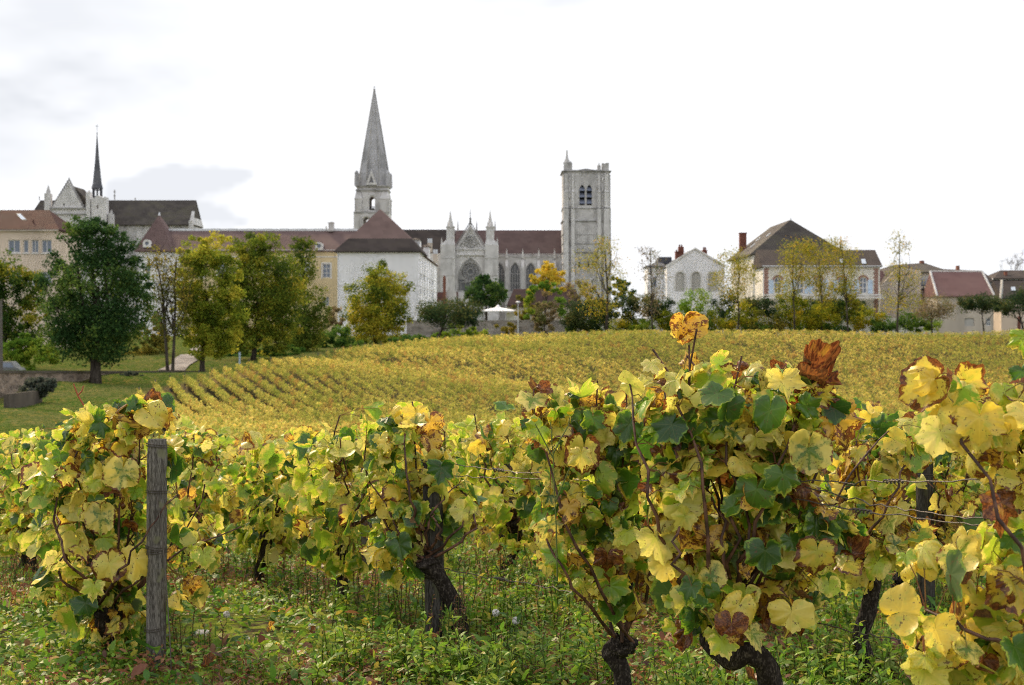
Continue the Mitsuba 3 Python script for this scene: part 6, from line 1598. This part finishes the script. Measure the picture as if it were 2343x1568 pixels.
# ------------------------------------------------------------------ posts and wires
def post(label, px, top, depth, dia, lean=0.0, wraps=(), bottom=-.35, wood='weathered_wood'):
    key = thing('wooden_post', label, 'post')
    a = at(px, top, depth)
    g0 = ground_z(a[0], depth)[0]
    n, s = 18, 22
    zz = np.linspace(g0 + bottom, a[2], s)
    cx = a[0] + lean * (zz - zz[-1])
    R = dia / 2 * (1 + .05 * (meshkit.fbm(np.stack(np.meshgrid(zz * 5 + px, np.arange(n) * .8, [0], indexing='ij'), -1)[:, :, 0], 3) - .5) * 2)
    R[-1] *= .90
    v, f = tube(np.stack([cx, zz * 0 + depth, zz], 1), R, n)
    part(key, 'shaft', (v, f), wood, smooth=35)
    for w in wraps:
        c = at(px, w, depth)
        m = MB()
        for q in range(2):
            t = np.linspace(0, 2 * np.pi, 25)
            rr = dia / 2 * 1.035 + .0015
            m.tube(np.stack([c[0] + lean * (c[2] - a[2]) + rr * np.cos(t), depth + rr * np.sin(t), c[2] + q * .008 + .004 * np.sin(t + w)], 1), .0017, 5)
        part(key, 'wire_wrap', m.mesh(), 'wire_metal', smooth=True)
    return a


pa = post('weathered grey wooden post at the left wrapped with wire', 360, 1005, 5.6, .074, .01, (1022, 1128, 1255, 1265, 1440))
pb = post('dark wooden post in the middle partly covered by leaves', 988, 1052, 5.92, .077, -.018, (1060, 1080), wood='dark_wood')
pc_ = post('thin dark wooden post behind the middle post, right of it', 1165, 1060, 8.7, .07, 0, (1075,), wood='dark_wood')
pd = post('grey post top showing among the leaves left of the middle post', 838, 1036, 8.3, .062)
pe = post('dark wooden post at the right behind the front grapevine', 2112, 950, 6.75, .075, -.02, (965, 1090), wood='dark_wood')
post('slim dark post among the vines right of the bent trunk', 2110, 1075, 6.0, .06) if False else None
m = MB()
gp_ = at(360, 1130, 5.5)
whole(thing('guy_wire', 'loose wire hanging down the right side of the left wooden post', 'wire'), tube([at(358, 1132, 5.55), at(365, 1180, 5.54), at(372, 1240, 5.53), at(380, 1330, 5.5), at(388, 1450, 5.45), at(394, 1580, 5.4)], .0022, 5), 'wire_metal', smooth=True)


def wire(label, a, b, sag=.01, knots=(), rad=.0017):
    key = thing('trellis_wire', label, 'wire')
    t = np.linspace(0, 1, 30)[:, None]
    q = a * (1 - t) + b * t
    q[:, 2] -= sag * 4 * (t * (1 - t))[:, 0]
    rr = np.random.default_rng(int(abs(a[0] * 1000)) % 9999)
    q[1:-1] += rr.normal(0, .0025, (28, 3))
    part(key, 'strand', tube(q, rad, 5), 'wire_metal', smooth=True)
    for s in knots:
        c = a * (1 - s) + b * s; dvec = (b - a) / np.linalg.norm(b - a)
        c[2] -= sag * 4 * s * (1 - s)
        u = np.linspace(0, 10 * np.pi, 60)
        side = np.cross(dvec, [0, 0, 1]); 
        h = c + dvec * (u[:, None] / (10 * np.pi) - .5) * .07 + .0045 * (np.cos(u)[:, None] * side + np.sin(u)[:, None] * np.array([0, 0, 1]))
        part(key, 'wire_knot', tube(h, .0022, 4), 'wire_metal', smooth=True)


wire('upper wire running from the middle post to the right behind the front vines', at(992, 1056, 5.9), at(1500, 1100, 4.9), .012, (.33,))
wire('second wire just below the upper wire right of the middle post', at(995, 1085, 5.88), at(1500, 1098, 4.9), .008, (.56,))
wire('low wire running near the ground right of the middle post', at(1000, 1300, 5.85), at(1400, 1370, 5.1), .0, (.4,))
wire('upper wire with twisted knots right of the large front vine', at(1700, 1098, 4.2), at(2420, 1086, 3.15), .01, (.55, .9))
wire('slack wire sloping down to the right of the large front vine', at(1840, 1112, 4.0), at(2420, 1200, 3.2), .02)
wire('lower slack wire sloping down to the right of the large front vine', at(1820, 1142, 4.0), at(2420, 1215, 3.2), .012, (.3,))
wire('low wire running right from the large black trunk near the ground', at(1810, 1405, 4.2), at(2250, 1480, 3.6), .02, ())
wire('wire of the row behind crossing the dark right post', at(1700, 1010, 7.3), at(2345, 990, 6.0), .01, ())
wire('wire left of the middle post among the leaves', at(988, 1056, 5.95), at(640, 1010, 8.6), .01, (.3,))

mat('grape_skin', (.35, .45, .06), .3, .5)
key = thing('grape', 'single green grape hanging among the top shoots of the large front grapevine', 'grape')
c = at(1612, 838, 4.08); q = trimesh.creation.icosphere(2, radius=.0075)
part(key, 'berry', (q.vertices + c, q.faces), 'grape_skin', smooth=True)
part(key, 'stalk', tube([c + [0, 0, .006], c + [-.006, 0, .016], c + [-.014, .01, .012]], [.001, .001, .001], 4), 'cane_bark', smooth=True)
# ------------------------------------------------------------------ grass, weeds and litter on the near ground
scene['weed_leaf'] = {'type': 'blendbsdf', 'weight': 0.5,
                      'a': {'type': 'twosided', 'bsdf': {'type': 'principled', 'base_color': proc(encoded), 'roughness': 0.48, 'specular': 0.45}},
                      'b': {'type': 'principledthin', 'base_color': proc(encoded), 'roughness': 0.6, 'diff_trans': 2.0, 'spec_trans': 0.0}}
rw = np.random.default_rng(991)


def scatter(n, y0=4.4, y1=12.5, pw=1.0):
    y = y0 + (y1 - y0) * rw.uniform(0, 1, n) ** pw
    x = y * rw.uniform(-.36, .36, n)
    return x, y


def patch(x, y, sc, seed): return meshkit.fbm(np.stack([x * sc, y * sc, x * 0], -1), 3, seed=seed)


WG = [((.07, .17, .016), 3.5), ((.16, .30, .025), 4), ((.27, .38, .035), 3), ((.40, .38, .06), 1)]
WD = [((.22, .095, .045), 3), ((.34, .17, .08), 3), ((.12, .06, .035), 2), ((.42, .30, .14), 1)]
# ground leaves
x, y = scatter(110000, pw=1.15)
keep = patch(x, y, 2.6, 31) > rw.uniform(.2, .58, len(x))
x, y = x[keep], y[keep]
dryish = patch(x, y, 1.3, 32)
cols = pick(WG, len(x), rw)
dm = rw.uniform(0, 1, len(x)) < np.clip((dryish - .42) * 2.0, .05, .55)
cols[dm] = pick(WD, dm.sum(), rw)
pz = ground_z(x, y) + rw.uniform(.004, .085, len(x)) * (.3 + 1.3 * patch(x, y, 3.1, 33))


def weed_quads(c, size, r, cols, flat=.35, aspect=.45):
    """Small oval leaves of four triangles, mostly lying."""
    n = len(c)
    az = r.uniform(0, 2 * np.pi, n); tilt = r.normal(.25, flat, n)
    t = np.stack([np.cos(az) * np.cos(tilt), np.sin(az) * np.cos(tilt), np.sin(tilt)], 1)
    nr = r.normal(0, flat, (n, 3)) + [0, 0, 1]
    s = np.cross(t, nr); s /= np.linalg.norm(s, axis=1, keepdims=True) + 1e-9
    nn = np.cross(s, t)
    L = (size * r.uniform(.6, 1.4, n))[:, None]; W = L * aspect * r.uniform(.7, 1.2, (n, 1))
    v = np.stack([c, c + t * L * .35 + s * W * .5 + nn * L * .07, c + t * L * .75 + s * W * .38 + nn * L * .05, c + t * L - nn * L * .06, c + t * L * .75 - s * W * .38 + nn * L * .05, c + t * L * .35 - s * W * .5 + nn * L * .07], 1).reshape(-1, 3)
    i = np.arange(n)[:, None] * 6
    f = np.vstack([i + [0, 1, 5], i + [1, 2, 5], i + [2, 4, 5], i + [2, 3, 4]])
    return v, f, np.repeat(pack(cols), 6, 0)


v, f, uv = weed_quads(np.column_stack([x, y, pz]), .030 * rw.choice([.7, 1, 1.7], len(x), p=[.4, .4, .2]), rw, cols, .4)
scene['ground_cover_plants'] = mikit.ply((v, f), 'weed_leaf', smooth=False, uv=uv)
labels['ground_cover_plants'] = {'label': 'low green weeds and moss covering the soil between the vines', 'category': 'ground cover', 'kind': 'stuff'}


def blades(x, y, h, w, r, cols, lean=.35):
    n = len(x)
    b = np.column_stack([x, y, ground_z(x, y) - .005])
    az = r.uniform(0, 2 * np.pi, n)
    d = np.stack([np.cos(az), np.sin(az), az * 0], 1); s = np.stack([-np.sin(az), np.cos(az), az * 0], 1)
    h = h[:, None]; l = np.abs(r.normal(0, lean, (n, 1))) * h
    up = np.array([0, 0, 1.0]); w = w[:, None]
    v = np.stack([b - s * w, b + s * w, b + up * h * .55 + d * l * .35 - s * w * .8, b + up * h * .55 + d * l * .35 + s * w * .8, b + up * h * .95 + d * l], 1).reshape(-1, 3)
    i = np.arange(n)[:, None] * 5
    return v, np.vstack([i + [0, 1, 3], i + [0, 3, 2], i + [2, 3, 4]]), np.repeat(pack(cols), 5, 0)


x, y = scatter(32000, pw=1.1)
keep = patch(x, y, 1.7, 41) > rw.uniform(.38, .62, len(x)); x, y = x[keep], y[keep]
v, f, uv = blades(x, y, rw.uniform(.04, .13, len(x)) * np.where(y < 6.6, .62, 1.15), rw.uniform(.0014, .0032, len(x)), rw, pick(WG, len(x), rw))
scene['grass'] = mikit.ply((v, f), 'weed_leaf', uv=uv)
labels['grass'] = {'label': 'thin green grass blades growing between the vine rows', 'category': 'grass', 'kind': 'stuff'}
x, y = scatter(7000, y0=4.6, y1=10.5, pw=1.0)
keep = patch(x, y, 1.3, 32) > rw.uniform(.40, .64, len(x)); x, y = x[keep], y[keep]
hh = rw.uniform(.06, .18, len(x)) * np.where(y < 6.6, .7, 1) * (1 + .4 * (rw.uniform(0, 1, len(x)) < .2) * (y > 6.3))
v, f, uv = blades(x, y, hh, rw.uniform(.0010, .0020, len(x)), rw, pick(WD, len(x), rw), .3)
b = np.column_stack([x, y, ground_z(x, y)])
k = np.repeat(np.arange(len(x)), 7)
sd = b[k] + np.column_stack([rw.normal(0, .009, (len(k), 2)), rw.uniform(.45, 1.0, len(k)) * hh[k]])
v2, f2, uv2 = leaf_quads(sd, .011, rw, pick(WD, len(k), rw))
scene['dry_weeds'] = mikit.ply((np.vstack([v, v2]), np.vstack([f, f2 + len(v)])), 'foliage', uv=np.vstack([uv, uv2]))
labels['dry_weeds'] = {'label': 'dry russet weed stalks among the green ground cover', 'category': 'dry weeds', 'kind': 'stuff'}


def leafy_weed(px, py, depth, h, n, label, pal, leaf=.045, group=None, spread=.09, name='leafy_weed', cat='weed', stems=9):
    """A clump of upright leafy stems."""
    r = np.random.default_rng(int(px * 7 + py))
    key = thing(name, label, cat, group)
    c = at(px, py, depth)
    V, F_, U, o = [], [], [], 0
    m = MB()
    for s in range(stems):
        bx, by = c[0] + r.normal(0, spread), depth + r.normal(0, spread)
        b0 = np.array([bx, by, ground_z(bx, by)[0] - .01])
        hh = h * r.uniform(.55, 1.1)
        e = b0 + np.array([r.normal(0, .12) * hh, r.normal(0, .12) * hh, hh])
        q = limb(b0, e, r, .004, 6)
        m.tube(q, np.linspace(.0024, .0012, 6), 4)
        t = r.uniform(.12, 1, n)
        p = np.stack([np.interp(t, np.linspace(0, 1, 6), q[:, k]) for k in range(3)], 1)
        v, f, uv = weed_quads(p, leaf * .85, r, pick(pal, n, r), .5, .32)
        V.append(v); F_.append(f + o); U.append(uv); o += len(v)
    part(key, 'leaves', (np.vstack(V), np.vstack(F_)), 'weed_leaf', uv=np.vstack(U), kind='stuff')
    mv, mf = m.mesh()
    part(key, 'stems', (mv, mf), 'weed_leaf', uv=np.repeat(pack(np.array([[.10, .13, .03]])), len(mv), 0), kind='stuff')


for px, py, d, h, lab in ((1180, 1500, 5.6, .30, 'tall feathery green weed right of the middle post foot'), (1090, 1470, 5.8, .26, 'green leafy weed at the foot of the middle post'), (1260, 1540, 5.2, .28, 'bright green weed left of the knobbed stump'),
                          (1330, 1520, 5.3, .24, 'green weed clump just left of the black stump'), (900, 1560, 5.4, .20, 'green leafy weed in the middle foreground'), (1560, 1560, 5.0, .24, 'green weed between the stump and the large black trunk'),
                          (1880, 1540, 5.0, .26, 'green weed right of the large black trunk'), (230, 1540, 5.7, .15, 'dark green weed under the left grapevine'), (690, 1550, 5.3, .14, 'light green weed on the open ground right of the left post'), (1120, 1540, 5.2, .24, 'light green weed below the middle post'), (1960, 1470, 6.0, .22, 'green weed at the foot of the bent trunk')):
    leafy_weed(px, py, d, h, 24, lab, WG[1:] if 'light' in lab or 'bright' in lab else WG)
for px, py, d, h, lab in ((930, 1430, 6.1, .36, 'tall russet dried weed left of the middle post'), (1010, 1440, 5.75, .40, 'russet dried weed hanging before the middle post foot'), (430, 1450, 5.7, .2, 'russet dried weed right of the left post'), (1160, 1330, 7.0, .3, 'russet dried weed behind the tall feathery weed'), (700, 1400, 6.6, .2, 'low russet dried weed between the left and middle posts'), (1230, 1340, 6.6, .26, 'russet dried weed left of the front vines')):
    leafy_weed(px, py, d, h, 60, lab, WD, .014, spread=.06, name='dried_weed', stems=11)
rr_ = np.random.default_rng(4242)
for q in range(60):                                                   # the strips under the rows grow tall
    dd = rr_.uniform(6.3, 11); px = rr_.uniform(-20, 2360)
    g = at(px, 1500, dd)
    col = rr_.uniform() < .62
    leafy_weed(px, 1500, dd, rr_.uniform(.14, .34), 26 if col else 46, 'upright green weed among the vine rows' if col else 'dried russet weed among the vine rows', (WG if rr_.uniform() < .5 else WG[:3]) if col else WD, .042 if col else .014,
               'green weeds among the near rows' if col else 'dried weeds among the near rows', rr_.uniform(.06, .13), 'leafy_weed' if col else 'dried_weed', 'weed', 9)
for q in range(26):                                                   # lush upright weeds round the middle post and the front stocks
    px = rr_.choice([rr_.uniform(1020, 1380), rr_.uniform(1440, 1640), rr_.uniform(1830, 2010), rr_.uniform(760, 980)], p=[.5, .2, .2, .1])
    leafy_weed(px, 1500 + q, rr_.uniform(5.0, 6.4), rr_.uniform(.16, .30), 30, 'lush light green weed around the middle post and the front vines', WG[1:], .040, 'lush weeds around the front vines', rr_.uniform(.05, .10), 'leafy_weed', 'weed', 10)
# rosettes with long leaves
for px, py, d, s, lab in ((840, 1520, 5.55, .13, 'bright green rosette of long leaves right of centre on the open ground'), (1000, 1500, 5.8, .12, 'rosette of long green leaves at the middle post'), (560, 1530, 5.5, .10, 'small green rosette right of the left post'), (640, 1430, 6.3, .10, 'green rosette on the mossy patch')):
    r = np.random.default_rng(int(px)); key = thing('leaf_rosette', lab, 'weed')
    c = at(px, py, d); c[2] = ground_z(c[0], d)[0]
    for j in range(9):
        a = j * 2.4 + r.normal(0, .2); L = s * r.uniform(.7, 1.2); up = r.uniform(.5, 1.1)
        t = np.array([0, .3, .6, .85, 1]); wv = np.array([.1, .55, 1, .8, .05]) * L * .14
        dvec = np.array([math.cos(a), math.sin(a)])
        ctr = np.column_stack([c[0] + dvec[0] * t * L, d + dvec[1] * t * L, c[2] + up * L * (t - .62 * t * t) * 1.2])
        sd = np.array([-dvec[1], dvec[0], 0])
        v = np.vstack([ctr - sd * wv[:, None] + [0, 0, .006], ctr, ctr + sd * wv[:, None] + [0, 0, .006]])
        f = [[i, i + 1, i + 6] for i in range(4)] + [[i, i + 6, i + 5] for i in range(4)] + [[i + 5, i + 6, i + 11] for i in range(4)] + [[i + 5, i + 11, i + 10] for i in range(4)]
        part(key, 'leaf', (v, np.array(f)), 'weed_leaf', smooth=True, uv=np.repeat(pack(np.array([[.11, .20, .02]]) * r.uniform(.8, 1.3)), len(v), 0))
# fallen leaves
r = np.random.default_rng(5)
n = 0
while n < 290:
    yy = 4.7 + 5.5 * r.uniform() ** 1.2; xx = yy * r.uniform(-.34, .34)
    k = int(r.choice([3, 4, 5, 6, 7], p=[.2, .2, .2, .3, .1]))
    p = np.array([[xx, yy, ground_z(xx, yy)[0] + r.uniform(.012, .05)]])
    v, f, uv = leaves(p, r.normal(0, 1, (1, 3)) * [1, 1, .15], np.array([[0, 0, 1.0]]) + r.normal(0, .3, (1, 3)), np.array([r.uniform(.022, .05)]), [k], r, MID)[0]
    whole(thing('fallen_leaf', 'fallen yellow or brown vine leaf lying on the weeds', 'leaf', 'fallen vine leaves on the ground'), (v, f), 'vine_leaf', smooth=True, uv=uv)
    n += 1
# stones
mat('chalk', stone_fn((0.62, 0.56, 0.52), (0.35, 0.28, 0.24), .05, .7), 0.85, .3)
for i, (px, py, d, s) in enumerate(((730, 1545, 5.45, .030), (755, 1558, 5.4, .034), (460, 1452, 6.2, .030), (560, 1470, 6.1, .018), (880, 1500, 5.8, .018), (60, 1400, 6.8, .026), (1440, 1560, 5.3, .018), (690, 1500, 5.8, .016))):
    r = np.random.default_rng(900 + i); q = trimesh.creation.icosphere(2, radius=s)
    v = q.vertices * (1 + .7 * (meshkit.fbm(q.vertices / s * 1.1 + i * 5, 2) - .5))[:, None] * [1.3, 1, .6]
    c = at(px, py, d); c[2] = ground_z(c[0], d)[0] + s * .3
    whole(thing('chalk_stone', 'pale chalky stone lying among the weeds', 'stone', 'pale stones on the ground'), (v + c, q.faces), 'chalk', smooth=25)
# flowers and seed heads
mat('petal_yellow', (.75, .55, .02), .6, .3)
mat('seed_grey', (.55, .53, .52), .9, .1)
mat('weed_stem', (.09, .12, .03), .7, .3)


def flower(label, px, py, d, kind, size, foot=None):
    key = thing('yellow_flower' if kind == 'y' else 'seed_head', label, 'flower' if kind == 'y' else 'seed head')
    c = at(px, py, d); r = np.random.default_rng(int(px + py))
    g0 = ground_z(c[0], d)[0]
    part(key, 'stem', tube([(c[0] + r.normal(0, .02), d, g0 - .02), (c[0] + r.normal(0, .006), d, g0 * .4 + c[2] * .6), (c[0], d, c[2])], [.0022, .0018, .0016], 5), 'weed_stem', smooth=True)
    m = MB()
    if kind == 'y':
        for ring, rr, tilt in ((14, size, .25), (10, size * .7, .6)):
            for j in range(ring):
                a = j * 2 * np.pi / ring + ring; dv = np.array([math.cos(a), math.sin(a) * .9, tilt]); sv = np.array([-math.sin(a), math.cos(a), 0]) * size * .17
                m.add([c, c + dv * rr * .6 + sv, c + dv * rr, c + dv * rr * .6 - sv, c + dv * rr * .6 + sv - [0, 0, .001]], [[0, 1, 2], [0, 2, 3]])
        part(key, 'petals', m.mesh(), 'petal_yellow')
    else:
        for j in range(90):
            u = r.normal(size=3); u /= np.linalg.norm(u); e = c + u * size
            s = np.cross(u, r.normal(size=3)); s /= np.linalg.norm(s)
            m.add([c, e + s * .0012, e - s * .0012], [[0, 1, 2]])
            t2 = np.cross(u, s)
            m.add([e + s * .004, e + t2 * .004, e - s * .004, e - t2 * .004], [[0, 1, 2], [0, 2, 3]])
        part(key, 'fluff', m.mesh(), 'seed_grey')


flower('yellow dandelion flower on the open ground right of the left post', 633, 1474, 5.9, 'y', .016)
flower('small yellow flower low down left of the large black trunk', 1497, 1452, 5.2, 'y', .011)
for px, py, d, lab in ((712, 1434, 6.1, 'white seed head on the open ground left of the middle post'), (1134, 1402, 5.7, 'round white seed head right of the middle post'), (1180, 1420, 5.6, 'lower white seed head right of the round one'), (518, 1406, 6.2, 'pale grey seed head right of the left post'), (945, 1450, 6, 'small pale seed head beside the middle post foot')):
    flower(lab, px, py, d, 's', .014)
# the tall flowering weed among the front leaves
key = thing('tall_flowering_weed', 'tall thin branching weed with small yellow flowers left of the front grapevines', 'wild plant')
D0 = 4.45
br = [[(1275, 1330), (1272, 1200), (1268, 1120), (1266, 1050), (1262, 1010)], [(1266, 1050), (1245, 1010), (1232, 985), (1224, 970)], [(1265, 1040), (1285, 1000), (1300, 975), (1303, 955)], [(1262, 1010), (1262, 985), (1258, 965)], [(1270, 1150), (1295, 1090), (1312, 1050)]]
m = MB()
for b_ in br: m.tube([at(*p, D0) for p in b_], np.linspace(.0024, .0012, len(b_)), 5)
part(key, 'stem', m.mesh(), 'weed_stem', smooth=True)
for px, py in ((1223, 966), (1303, 950), (1258, 962), (1312, 1046)):
    m = MB(); c = at(px, py, D0)
    for j in range(12):
        a = j * .524; dv = np.array([math.cos(a), -.35 * abs(math.sin(a)), .8 + .4 * math.sin(a)]); sv = np.array([-math.sin(a), 0, math.cos(a)]) * .0025
        m.add([c, c + dv * .007 + sv, c + dv * .010, c + dv * .007 - sv], [[0, 1, 2], [0, 2, 3]])
    part(key, 'flower', m.mesh(), 'petal_yellow')
# grass on the bank at the left
x = rw.uniform(-48, -4, 120000); y = rw.uniform(13, 142, 120000)
xe = np.where(y < 93, -4.5 - .295 * (y - 30), -23.0 + 37 * (np.maximum(y - 110, 0) / 96) ** 2)
keep = (x > -.36 * y) & (x < xe - rw.uniform(0, 2, len(x))) & (patch(x, y, .8, 61) > rw.uniform(.15, .55, len(x))); x, y = x[keep], y[keep]
v, f, uv = blades(x, y, rw.uniform(.03, .09, len(x)), rw.uniform(.004, .008, len(x)) * (1 + y * .012), rw, pick([((.045, .10, .012), 4), ((.065, .13, .016), 4), ((.10, .13, .022), 1.5)], len(x), rw))
scene['bank_grass'] = mikit.ply((v, f), 'foliage', uv=uv)
labels['bank_grass'] = {'label': 'short mown grass on the slope left of the far vineyard', 'category': 'grass', 'kind': 'stuff'}
